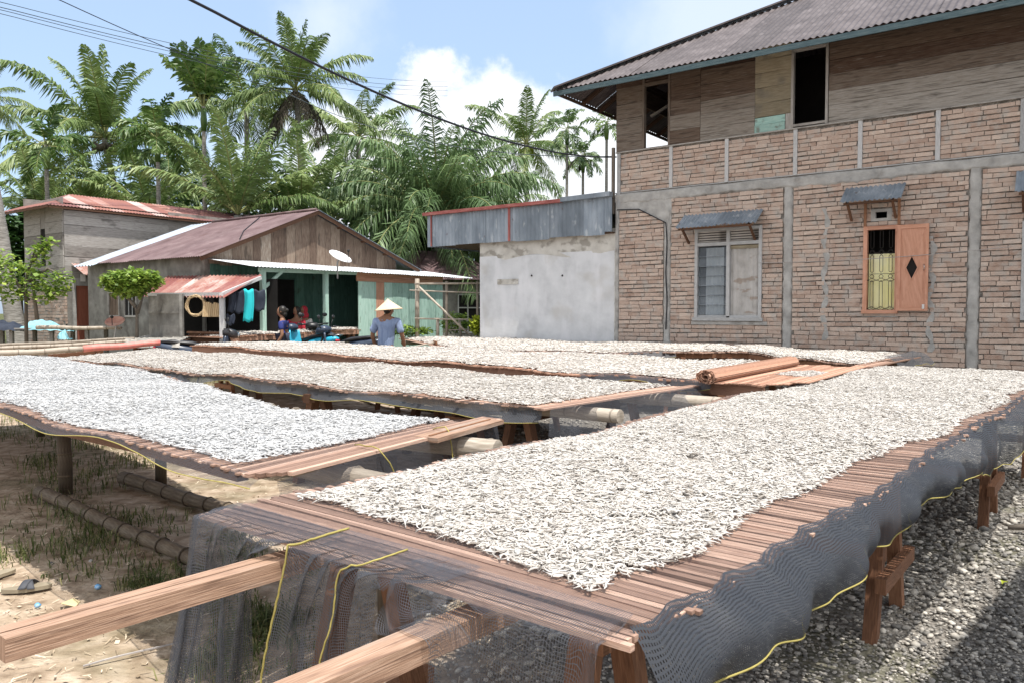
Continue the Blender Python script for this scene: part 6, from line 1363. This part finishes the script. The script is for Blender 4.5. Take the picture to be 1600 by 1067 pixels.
def woman():
    y = 15.9; x = at_d(440, 520, y).x; g = gz(x, y); o = Vector((x, y, g)); root = thing('person', 'person in a navy blue T-shirt with tied black hair, standing in left profile', 'person', o)
    hz = at_d(438, 487.5, y).z - g; sh = hz - .22; hd = (.0, 0, hz); fdir = (-1, -.12, -.02)
    body = [((.02, 0, .88), (.095, .12)), ((.02, 0, 1.02), (.085, .10)), ((.02, 0, sh - .12), (.10, .125)), ((.03, 0, sh), (.07, .10)), ((.02, 0, sh + .09), (.045, .045)), ((.0, 0, hz - .04), (.045, .045)),
            ((.03, -.15, sh - .01), .048), ((.07, -.19, sh - .26), .036), ((-.06, -.19, sh - .45), .027), ((.03, .15, sh - .01), .048), ((.05, .19, sh - .26), .036), ((-.06, .17, sh - .46), .027),
            ((.02, -.08, .83), .08), ((.0, -.08, .46), .054), ((.03, -.08, .08), .034), ((-.09, -.08, .03), .028), ((.02, .08, .83), .08), ((.0, .08, .46), .054), ((.05, .08, .08), .034), ((-.07, .08, .03), .028)]
    E = [(0, 1), (1, 2), (2, 3), (3, 4), (4, 5), (3, 6), (6, 7), (7, 8), (3, 9), (9, 10), (10, 11), (0, 12), (12, 13), (13, 14), (14, 15), (0, 16), (16, 17), (17, 18), (18, 19)]
    V, Fs = skin_mesh(body, E); m = MB(); m.add(V, Fs, .5, smooth=True); head_into(m, hd, .088, fdir); hand(m, (-.06, -.19, sh - .45), (-.8, 0, -.5), (0, .8, -.4), .9, .5); hand(m, (-.06, .17, sh - .46), (-.8, 0, -.5), (0, -.8, -.4), .9, .5)
    bd = m.build('body', 'skin', root); features(root, hd, .088, fdir, bd)
    sv = [((.02, 0, .86), (.12, .145)), ((.02, 0, 1.02), (.11, .13)), ((.02, 0, sh - .12), (.12, .145)), ((.03, 0, sh), (.085, .115)), ((.025, 0, sh + .04), (.05, .055)), ((.03, -.15, sh - .015), .065), ((.055, -.18, sh - .16), .056), ((.03, .15, sh - .015), .065), ((.045, .18, sh - .16), .056)]
    V, Fs = skin_mesh(sv, [(0, 1), (1, 2), (2, 3), (3, 4), (3, 5), (5, 6), (3, 7), (7, 8)]); m = MB(); m.add(V, Fs, .5, smooth=True); m.build('shirt', 'navy', root)
    tr = [((.02, 0, .88), (.11, .13)), ((.02, -.08, .82), .095), ((.0, -.08, .46), .07), ((.03, -.08, .13), .055), ((.02, .08, .82), .095), ((.0, .08, .46), .07), ((.05, .08, .13), .055)]
    V, Fs = skin_mesh(tr, [(0, 1), (1, 2), (2, 3), (0, 4), (4, 5), (5, 6)]); m = MB(); m.add(V, Fs, .5, smooth=True); m.build('trousers', 'trousers', root)
    m = MB(); m.ball(Vector(hd) + Vector((.025, 0, .02)), (.094, .088, .108), 12, 8, .4); m.ball(Vector(hd) + Vector((.115, 0, .03)), (.04, .04, .04), 8, 6, .4); m.ball(Vector(hd) + Vector((.07, -.0, -.05)), (.05, .07, .06), 8, 6, .4); m.build('hair', 'hair', root)


def seated(px, py, d, shirt, veil, label, sc=1.0):
    c = at_d(px, py, d); hz = c.z; o = Vector((c.x, d, .34)); root = thing('person', label, 'person', o, 0, None); hz -= .34; sh = hz - .22; fdir = (-.5, -1, 0); hd = (0, 0, hz); st = max(.25, sh - .5)
    body = [((0, .05, st), (.12, .11)), ((0, .02, sh - .2), (.11, .09)), ((0, 0, sh), (.09, .075)), ((0, 0, sh + .1), .045), ((0, 0, hz - .03), .045), ((-.16, 0, sh - .01), .05), ((-.2, -.04, sh - .25), .038), ((-.1, -.22, sh - .33), .03), ((.16, 0, sh - .01), .05), ((.2, -.04, sh - .25), .038), ((.1, -.22, sh - .33), .03),
            ((-.1, -.36, st + .02), .062), ((-.1, -.4, .06), .036), ((-.1, -.52, .03), .028), ((.1, -.36, st + .02), .062), ((.1, -.4, .06), .036), ((.1, -.52, .03), .028)]
    E = [(0, 1), (1, 2), (2, 3), (3, 4), (2, 5), (5, 6), (6, 7), (2, 8), (8, 9), (9, 10), (0, 11), (11, 12), (12, 13), (0, 14), (14, 15), (15, 16)]
    V, Fs = skin_mesh(body, E); m = MB(); m.add(V, Fs, .5, smooth=True); head_into(m, hd, .086, fdir); hand(m, (-.1, -.22, sh - .33), (.3, -.8, -.2), (0, 0, -1), .9); hand(m, (.1, -.22, sh - .33), (-.3, -.8, -.2), (0, 0, -1), .9); bd = m.build('body', 'skin', root); features(root, hd, .086, fdir, bd)
    V, Fs = skin_mesh([((0, .05, st), (.15, .135)), ((0, .02, sh - .2), (.14, .115)), ((0, 0, sh), (.11, .095)), ((-.16, 0, sh - .01), .068), ((-.2, -.04, sh - .24), .056), ((.16, 0, sh - .01), .068), ((.2, -.04, sh - .24), .056)], [(0, 1), (1, 2), (2, 3), (3, 4), (2, 5), (5, 6)]); m = MB(); m.add(V, Fs, .5, smooth=True); m.build('shirt', shirt, root)
    V, Fs = skin_mesh([((0, .05, st), .13), ((-.1, -.36, st + .02), .085), ((-.1, -.4, .12), .06), ((.1, -.36, st + .02), .085), ((.1, -.4, .12), .06)], [(0, 1), (1, 2), (0, 3), (3, 4)]); m = MB(); m.add(V, Fs, .5, smooth=True); m.build('trousers', 'trousers', root)
    m = MB(); q = Vector(hd) - Vector(fdir).normalized() * .022 + Vector((0, 0, .015)); m.ball(q, (.094, .094, .11), 12, 8, .4)
    if veil != 'hair': m.ball(q + Vector((0, 0, -.13)), (.12, .11, .1), 12, 8, .4)
    m.build('head_scarf' if veil != 'hair' else 'hair', veil, root)
    st_ = thing('stool', 'low wooden stool under the ' + ('red clad' if shirt == 'red_cloth' else 'white clad') + ' seated person', 'stool', o + Vector((0, .05, 0))); m = MB(); m.box(-.16, .16, -.14, .14, st - .16, st - .12); m.build('seat', 'board', st_)
    for a in (-.13, .13):
        for b in (-.11, .11): m = MB(); m.bar((a, b, 0), (a, b, st - .16), .03, .03); m.build('leg', 'board', st_)


man(); woman()
seated(463, 487, 18.0, 'red_cloth', 'hair', 'person in red seated on the veranda, left of the one in white'); seated(474, 486, 18.5, 'white_cloth', 'red_cloth', 'person in white with a red scarf seated on the veranda')


# ------------------------------------------------------------------ motorbikes
def motorbike(label, loc, rz, fair, seatm, scoot=True, extra=None):
    """local x forward; wheelbase 1.2"""
    root = thing('motorbike', label, 'motorbike', loc, rz, 'parked motorbikes')
    for x in (-.6, .62):
        w = MB(); n = 24; w.tube([(x + .25 * math.cos(a), 0, .29 + .25 * math.sin(a)) for a in [k * 2 * math.pi / n for k in range(n + 1)]], .045, 8, False); wh = w.build('tyre', 'rubber', root)
        rm = MB(); rm.tube([(x + .2 * math.cos(a), 0, .29 + .2 * math.sin(a)) for a in [k * 2 * math.pi / n for k in range(n + 1)]], .014, 5, False); rm.tube([(x, -.06, .29), (x, .06, .29)], .045, 10)
        for k in range(5): a = k * 1.2566; rm.bar((x, 0, .29), (x + .2 * math.cos(a), 0, .29 + .2 * math.sin(a)), .03, .02, (0, 1, 0))
        rm.build('rim', 'chrome', wh)
    def shell(pts, name, mt, par=root):   # pts: (x,z,halfwidth,halfheight)
        m = MB(); n = 12; V = []
        for x, z, w, h in pts:
            for k in range(n): a = 2 * math.pi * k / n; V.append((x, w * math.copysign(abs(math.cos(a)) ** .7, math.cos(a)), z + h * math.copysign(abs(math.sin(a)) ** .7, math.sin(a))))
        m.add(V, [(i * n + k, i * n + (k + 1) % n, (i + 1) * n + (k + 1) % n, (i + 1) * n + k) for i in range(len(pts) - 1) for k in range(n)] + [tuple(range(n))[::-1], tuple(range((len(pts) - 1) * n, len(pts) * n))], .5, smooth=True); return m.build(name, mt, par)
    shell([(-.92, .76, .03, .02), (-.8, .74, .11, .07), (-.5, .66, .15, .13), (-.2, .6, .15, .14), (.0, .48, .12, .09)], 'rear_body', fair)
    shell([(-.85, .835, .06, .015), (-.6, .83, .13, .035), (-.25, .79, .13, .045), (.0, .73, .10, .03)], 'seat', seatm)
    shell([(.0, .38, .13, .05), (.2, .34, .14, .04), (.36, .36, .13, .05)], 'floorboard', 'black')
    m = MB(); m.grid(lambda u, v: (.34 + .10 * v - .10 * (abs(u - .5) * 2) ** 2, (u - .5) * lerp(.40, .30, v), lerp(.34, .92, v)), 10, 8); o = m.build('leg_shield', fair, root); s_ = o.modifiers.new('s', 'SOLIDIFY'); s_.thickness = .03
    shell([(.30, .98, .08, .05), (.42, .98, .16, .09), (.54, .95, .13, .08), (.60, .92, .05, .03)], 'handlebar_cowl', fair if not extra else extra)
    m = MB(); m.ball((.57, 0, .93), (.05, .09, .06), 10, 6); m.build('headlight', 'chrome', root)
    shell([(.40, .56, .03, .02), (.55, .62, .07, .02), (.72, .60, .07, .02), (.86, .52, .05, .02)], 'front_mudguard', extra or fair)
    m = MB(); m.tube([(.40, -.05, .9), (.62, -.075, .29)], .022, 6); m.tube([(.40, .05, .9), (.62, .075, .29)], .022, 6); m.build('fork', 'iron', root)
    m = MB(); m.tube([(.36, -.34, 1.04), (.42, -.15, 1.02), (.42, .15, 1.02), (.36, .34, 1.04)], .014, 6); m.tube([(.36, -.36, 1.04), (.37, -.25, 1.035)], .02, 6); m.tube([(.36, .36, 1.04), (.37, .25, 1.035)], .02, 6); hb = m.build('handlebar', 'black', root)
    for sg in (-1, 1): m = MB(); m.tube([(.40, sg * .2, 1.03), (.38, sg * .26, 1.2)], .006, 5); m.ball((.38, sg * .28, 1.24), (.015, .06, .045), 8, 6); m.build('mirror', 'black', hb)
    shell([(-.45, .42, .08, .06), (-.2, .36, .10, .1), (.02, .36, .09, .08)], 'engine', 'iron'); m = MB(); m.tube([(-.1, -.12, .28), (-.5, -.15, .3), (-.9, -.16, .4)], [.02, .045, .05], 8); m.build('exhaust', 'iron', root)
    m = MB(); m.tube([(-.85, -.1, .8), (-.98, -.08, .84), (-.98, .08, .84), (-.85, .1, .8)], .012, 5); m.build('grab_rail', 'chrome', root); m = MB(); m.ball((-.9, 0, .72), (.03, .07, .035), 8, 5); m.build('tail_light', 'red_cloth', root)
    m = MB(); m.bar((-.1, .1, .3), (-.16, .22, .0), .02, .02); m.build('stand', 'iron', root)
    return root


p = at_d(478, 530, 16.4); motorbike('cyan and dark blue scooter parked right of the person in navy', (p.x, p.y, gz(p.x, p.y)), R(150), 'cyan', 'black', extra='navy_paint')
p = at_d(535, 530, 15.9); motorbike('dark blue scooter parked beside the person in the conical hat', (p.x, p.y, gz(p.x, p.y)), R(162), 'navy_paint', 'black')
p = at_d(496, 515, 17.3); motorbike('black motorbike half hidden behind the two scooters', (p.x, p.y, gz(p.x, p.y)), R(120), 'black', 'black')
p = at_d(322, 530, 14.75); motorbike('black motorbike parked at the left ends of the tables, handlebar showing', (p.x, p.y, .24), R(25), 'navy_paint', 'black', extra='black')


# ------------------------------------------------------------------ dishes, left table, poles
def dish(label, c, r, aim, mt, mast, grp=None):
    root = thing('satellite_dish', label, 'satellite dish', c, 0, grp); a = Vector(aim).normalized(); x = a.cross(Vector((0, 0, 1))).normalized(); y = x.cross(a); m = MB()
    m.grid(lambda u, v: (x * math.cos(u * 6.28319) + y * math.sin(u * 6.28319)) * r * v + a * (r * .28 * v * v), 28, 6, (1, 1), .5); o = m.build('reflector', mt, root); s_ = o.modifiers.new('s', 'SOLIDIFY'); s_.thickness = .008
    m = MB(); q = -y * r * .95 + a * r * .28; m.tube([q, q * .6 + a * r * .9], .009, 5); m.ball(q * .55 + a * r * .95, .035, 8, 5); m.build('feed_arm', 'iron', root)
    m = MB(); m.tube([Vector((0, 0, 0)) - a * .02, -a * .1, Vector((-.04, 0, -mast))], .018, 6); m.build('mast', 'stud', root)


dish('white satellite dish tilted on the veranda roof', at_d(530, 405, 17.6), .27, (.42, -.25, .75), 'dish', .45)
dish('rusty reddish satellite dish lying low behind the poles', at_d(180, 505, 16.2), .19, (.1, -.6, 1.0), 'dish_rust', .4)

# antenna-like small mast on the green veranda roof
o = at_d(97, 520, 16.8); o.z = .3; z = .92
o = Vector((at_d(60, 520, 16.8).x, 16.8, gz(-10, 16.8))); t = thing('low_table', 'low wooden table carrying the dark net heap and blue tarp, at far left', 'table', o); L_, R_ = at_d(-60, 517, 16.2) - o, at_d(150, 515, 17.0) - o; z = at_d(60, 514, 16.5).z - o.z
m = MB()
for k in range(8): m.bar(Vector((L_.x, L_.y + k * .13, z)), Vector((R_.x, R_.y + k * .13, z)), .12, .03)
m.build('tabletop', 'board_grey', t)
for fx in (.1, .35, .65, .92):
    for dy in (.05, .85): m = MB(); q = lerp(L_, R_, fx); m.bar((q.x, q.y + dy, 0), (q.x, q.y + dy, z - .02), .07, .07); m.build('leg', 'board_grey', t)
def heap(name, label, cat, a, b, hgt, mt, w=.35, seed=0):
    a, b = Vector(a), Vector(b); m = MB(); c = (a + b) / 2; d = b - a; n = Vector((-d.y, d.x, 0)).normalized()
    m.grid(lambda u, v: a + d * u + n * (v - .5) * w * 2 + Vector((0, 0, max(0, math.sin(v * math.pi) ** .6 * math.sin(min(1, u * 1.3 + .02) * math.pi) ** .5) * hgt * (1 + .5 * nz2(u * 3, v * 2, 2, seed)) + .03 * nz2(u * 9, v * 9, 1, seed))) - c, 40, 16, (d.length, w * 2)); o_ = m.build(name, mt); o_.location = c; return tag(o_, label, cat)
heap('net_heap', 'heap of dark grey net on the low table at far left', 'net', at_d(-30, 516, 16.6), at_d(52, 516, 16.7), .20, 'denim', .35, 2)
heap('blue_tarp', 'light blue tarp rolled along the low table at far left', 'tarp', at_d(36, 515, 16.75), at_d(118, 517, 16.9), .19, 'tarp', .25, 4)
heap('blue_tarp', 'light blue tarp piece drooping at the right end of the low table', 'tarp', at_d(92, 530, 16.2), at_d(111, 530, 16.25), .16, 'tarp', .12, 6)


def pole(label, a, b, r, mt, name='bamboo_pole', cat='bamboo pole', grp='bamboo poles', n=9, nodes=True, hollow=False):
    a, b = Vector(a), Vector(b); t = thing(name, label, cat, a, 0, grp); d = b - a; m = MB(); pts = [d * k / n + Vector((0, 0, .008 * math.sin(k))) for k in range(n + 1)]; m.tube(pts, [lerp(r, r * .85, k / n) for k in range(n + 1)], 10)
    if not nodes: m.build('stem', mt, t)
    if nodes:
        L = d.length; k = .15
        while k < L: q = d * (k / L) + Vector((0, 0, .008 * math.sin(k / L * n))); m.tube([q - d.normalized() * .006, q + d.normalized() * .006], r * 1.05, 10, rnd=.2); k += random.uniform(.25, .4)
        m.build('stem', mt, t)
    if hollow: m = MB(); m.tube([-d.normalized() * .002, d.normalized() * .003], r * .62, 10); m.build('hollow', 'dark', t)
    return t


def G(px, py, z=.05): return at_z(px, py, z)
A_, B_ = at_d(-30, 554, 12.5), at_d(130, 545, 13.3); pole('long dull bamboo pole continuing the pink one to the left edge', A_, B_, .055, 'bamboo')
pole('faded pink painted pole with a pale tip, lying level at left', B_, at_d(250, 535.5, 14.0), .062, 'pink', name='painted_pole', cat='pole', nodes=False)
for (x0, y0, d0, x1, y1, d1, r, lab) in ((-30, 541, 14.3, 210, 529, 14.9, .03, 'thin grey bamboo pole above the pink one'), (-30, 546, 13.9, 215, 533, 14.6, .035, 'grey bamboo pole just behind the pink one'), (57, 512, 16.2, 190, 513, 16.4, .045, 'weathered pole lying level in front of the brown door')):
    pole(lab, at_d(x0, y0, d0), at_d(x1, y1, d1), r, 'bamboo')
# supports of those poles
for i, (px, dd) in enumerate(((20, 13.4), (118, 13.9), (190, 14.3))):
    q = at_d(px, 545, dd); m = MB(); t = thing('pole_support', ['forked post under the poles, nearest the left edge', 'forked post under the middle of the pink pole', 'forked post under the right part of the pink pole'][i], 'post', (q.x, q.y, 0)); m.bar((0, 0, 0), (0, 0, q.z - .1), .07, .07); m.build('post', 'timber_leg', t); m = MB(); m.bar((-.05, -.7, q.z - .09), (.05, .8, q.z - .09), .06, .06); m.build('crossbar', 'timber_leg', t)
# ground logs and foreground post
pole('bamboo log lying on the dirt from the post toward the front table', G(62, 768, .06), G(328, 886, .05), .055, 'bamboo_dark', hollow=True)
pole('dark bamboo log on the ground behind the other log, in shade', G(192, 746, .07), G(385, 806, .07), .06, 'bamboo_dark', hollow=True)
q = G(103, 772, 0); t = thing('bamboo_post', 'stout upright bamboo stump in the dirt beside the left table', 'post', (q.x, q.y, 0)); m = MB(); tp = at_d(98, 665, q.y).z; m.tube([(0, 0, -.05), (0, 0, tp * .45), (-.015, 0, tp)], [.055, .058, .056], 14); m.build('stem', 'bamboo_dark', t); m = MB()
for z in (tp * .28, tp * .60): m.tube([(-.005, 0, z - .008), (-.005, 0, z + .008)], .062, 14)
m.build('bamboo_node', 'bamboo_node', t); m = MB(); m.tube([(-.0155, 0, tp - .001), (-.0155, 0, tp + .002)], .042, 12); m.build('hollow', 'dark', t)
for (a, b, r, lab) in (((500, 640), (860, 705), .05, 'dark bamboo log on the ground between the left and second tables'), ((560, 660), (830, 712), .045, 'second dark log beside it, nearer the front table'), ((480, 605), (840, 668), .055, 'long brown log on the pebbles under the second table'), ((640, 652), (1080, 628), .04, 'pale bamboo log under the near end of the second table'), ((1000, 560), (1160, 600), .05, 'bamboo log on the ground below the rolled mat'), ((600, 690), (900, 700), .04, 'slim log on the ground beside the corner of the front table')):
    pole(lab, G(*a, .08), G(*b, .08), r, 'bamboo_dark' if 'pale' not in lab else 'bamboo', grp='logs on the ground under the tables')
# plank resting on the left table end / dirt patch board
m = MB(); a, b = at_z(770, 657, 1.035), at_z(665, 686, 1.02); t = thing('plank', 'reddish sawn plank lying on the near end of the left table', 'plank', a); d = b - a; m.bar((0, 0, 0), d * 1.0, .14, .022); m.build('board', 'timber', t); m = MB(); m.bar(d * .05 + Vector((0, 0, .014)), d * .95 + Vector((0, 0, .014)), .012, .004); m.build('groove', 'timber_leg', t)
# small blue rag on the net
q = at_z(627, 619, .80); m = MB()
for k in range(5): m.ball((random.uniform(-.05, .05), random.uniform(-.03, .03), random.uniform(-.06, .06)), (.05, .04, .05), 7, 5, jit=.35)
o = m.build('blue_rag', 'blue_plastic'); o.location = q; tag(o, 'crumpled blue rag hanging on the net under the second table', 'rag')

# ------------------------------------------------------------------ litter in the foreground
q = G(42, 925, .0); t = thing('sandal', 'old tan sandal with crossed grey straps lying on the dirt', 'sandal', (q.x, q.y, 0), R(18)); Lh = .13
def sole(z0, z1, k=1): 
    pts = [(Lh * math.cos(a), (.042 + .008 * math.cos(a)) * math.sin(a) * k) for a in [i * math.pi / 12 for i in range(24)]]; m = MB(); m.prism([(x * k, y, z0 + .006 * (x > 0)) for x, y in pts], (0, 0, z1 - z0)); return m
sole(.012, .034).build('sole', 'sandal', t); m = MB()
for sg in (-1, 1): m.grid(lambda u, v: (lerp(-.03, .05, v * .5 + .25 + sg * (u - .5) * .6), (u - .5) * .105, .034 + .035 * math.sin(u * math.pi) + .002 * sg), 12, 3)
o = m.build('strap', 'strap', t); s_ = o.modifiers.new('s', 'SOLIDIFY'); s_.thickness = .004
q = G(-6, 905, .0); t = thing('sandal', 'second sandal, mostly cut by the left edge', 'sandal', (q.x - .02, q.y, 0), R(60)); sole(.008, .028).build('sole', 'sandal', t)
def crumple(name, label, cat, px, py, r, mt, grp=None):
    q = G(px, py, r * .7); m = MB(); m.ball((0, 0, 0), (r, r * .9, r * .8), 14, 10, jit=.16); o = m.build(name, mt); o.location = q; tag(o, label, cat, grp)
crumple('crumpled_wrapper', 'crumpled blue plastic wrapper next to the sandal', 'wrapper', 59, 945, .017, 'blue_plastic'); crumple('crumpled_wrapper', 'crumpled blue and white plastic wrapper above the yellow paper', 'wrapper', 153, 916, .019, 'blue_plastic')
crumple('crumpled_wrapper', 'small white crumpled plastic scrap by the grass', 'wrapper', 142, 876, .013, 'white_cloth'); crumple('stone', 'small brown stone in the dirt above the sandal', 'stone', 80, 880, .016, 'pebble')
m = MB(); q = G(112, 945, .006); poly = [(0, 0), (.06, .035), (.09, .03), (.12, .01), (.135, -.02), (.12, -.045), (.03, -.04)]
m.prism([((x - .07) * .9, y * 1.0, .008 + .02 * math.sin(i * 1.9) ** 2) for i, (x, y) in enumerate(poly)], (0, 0, .002)); o = m.build('yellow_paper', 'paper'); o.location = q; tag(o, 'torn piece of yellowish paper lying on the dirt by the sandal', 'paper')
a, b = G(130, 1040, .012), G(312, 993, .03); t = thing('stick', 'pale flat split stick lying on the dirt under the left beam', 'stick', a); m = MB(); d = b - a
for k in range(6): m.bar(d * k / 6 + Vector((0, 0, .004 * math.sin(k))), d * (k + 1.02) / 6 + Vector((0, 0, .004 * math.sin(k + 1))), .010 - .0008 * k, .006)
m.build('stick_body', 'stick', t)
q = G(1570, 912, .02); m = MB(); m.grid(lambda u, v: ((u - .5) * .09, (v - .5) * .045 * math.sin(max(.05, u) * math.pi), .01 + .012 * abs(v - .5) + .008 * math.sin(u * 5)), 10, 4); o = m.build('fallen_leaf', 'leaf_yellow'); o.location = q; o.rotation_euler = (0, 0, R(40)); tag(o, 'fresh green leaf fallen on the pebbles at the right edge', 'leaf')
t0 = G(1575, 830, .02); t = thing('driftwood', 'gnarled dark branch lying on the pebbles at the right edge', 'branch', t0); m = MB(); m.tube([(0, 0, .03), (.12, -.05, .05), (.22, -.02, .04), (.45, -.12, .03)], [.018, .024, .028, .02], 7); m.tube([(.12, -.05, .05), (.06, -.15, .03), (.2, -.3, .02)], [.014, .012, .006], 6); m.build('branch_body', 'bark', t)

# ------------------------------------------------------------------ overhead cables
def cable(label, a, b, sag, r, mt='cable', ext=(.3, 0)):
    a, b = Vector(a), Vector(b); n = 40; m = MB(); c = a.copy(); m.tube([lerp(a, b, t) - c + Vector((0, 0, -sag * 4 * (max(0, t) * (1 - t)))) for t in [-ext[0] + (1 + ext[0] + ext[1]) * k / n for k in range(n + 1)]], r, 6, smooth=True); o = m.build('power_cable', mt); o.location = c; tag(o, label, 'cable', 'overhead cables')
cable('thick black twisted power cable running down to the brick house', at_d(300, 0, 7.0), at_d(963, 246, 15.6), .38, .014)
cable('thin cable rising to the upper left corner, crossing the other thin ones', at_d(92, 0, 15), at_d(462, 152, 24), .1, .009, 'cable', (.2, 0))
cable('thin cable continuing from the tallest palm to the brick house', at_d(440, 142, 23.5), at_d(960, 245, 16.2), .55, .009, 'cable_thin', (0, 0))
for k, (ya, yb) in enumerate(((2, 112), (10, 120), (14, 126), (20, 134))):
    cable(['topmost of the bundle of thin wires crossing the upper left sky', 'second of the thin wires crossing the upper left sky', 'third of the thin wires crossing the upper left sky', 'lowest of the thin wires crossing the upper left sky'][k], at_d(-5, ya, 18), at_d(560, yb + 8, 34), .2, .008 + .0015 * (k == 1), 'cable_thin', (.1, .6))
cable('short thin cable at the left edge passing behind the leftmost palm', at_d(0, 150, 22), at_d(75, 208, 26), .02, .008, 'cable_thin', (.4, .6))

# ------------------------------------------------------------------ unseen shelter, added so its roof corner shades the pebbles at lower right
o = Vector((2.6, -.9, 0)); t = thing('added_shelter', 'unseen sheet roof shelter added beside the photographer to throw the shade at lower right', 'shelter', o); hgt = 5.0; off = Vector((SUN.x, SUN.y, 0)) / SUN.z * hgt
c1_, c2_ = at_z(1442, 1067, 0) + off, at_z(1600, 880, 0) + off; dv = (c2_ - c1_).normalized(); c1_ -= dv * .5; e2 = c1_ + dv * 4.0; nn = Vector((dv.y, -dv.x, 0)); m = MB()
corr(m, Vector((c1_.x, c1_.y, hgt)) - o, dv, nn + Vector((0, 0, .08)), 4.0, 3.2, .09, .012, .8, 2); m.build('roof', 'zinc_old', t)
for a in (.15, 2.4):
    for b_ in (1.9, 3.05): m = MB(); q = c1_ + dv * a + nn * b_; m.bar(Vector((q.x, q.y, 0)) - o, Vector((q.x, q.y, hgt + .0)) - o, .09, .09); m.build('post', 'timber_leg', t)
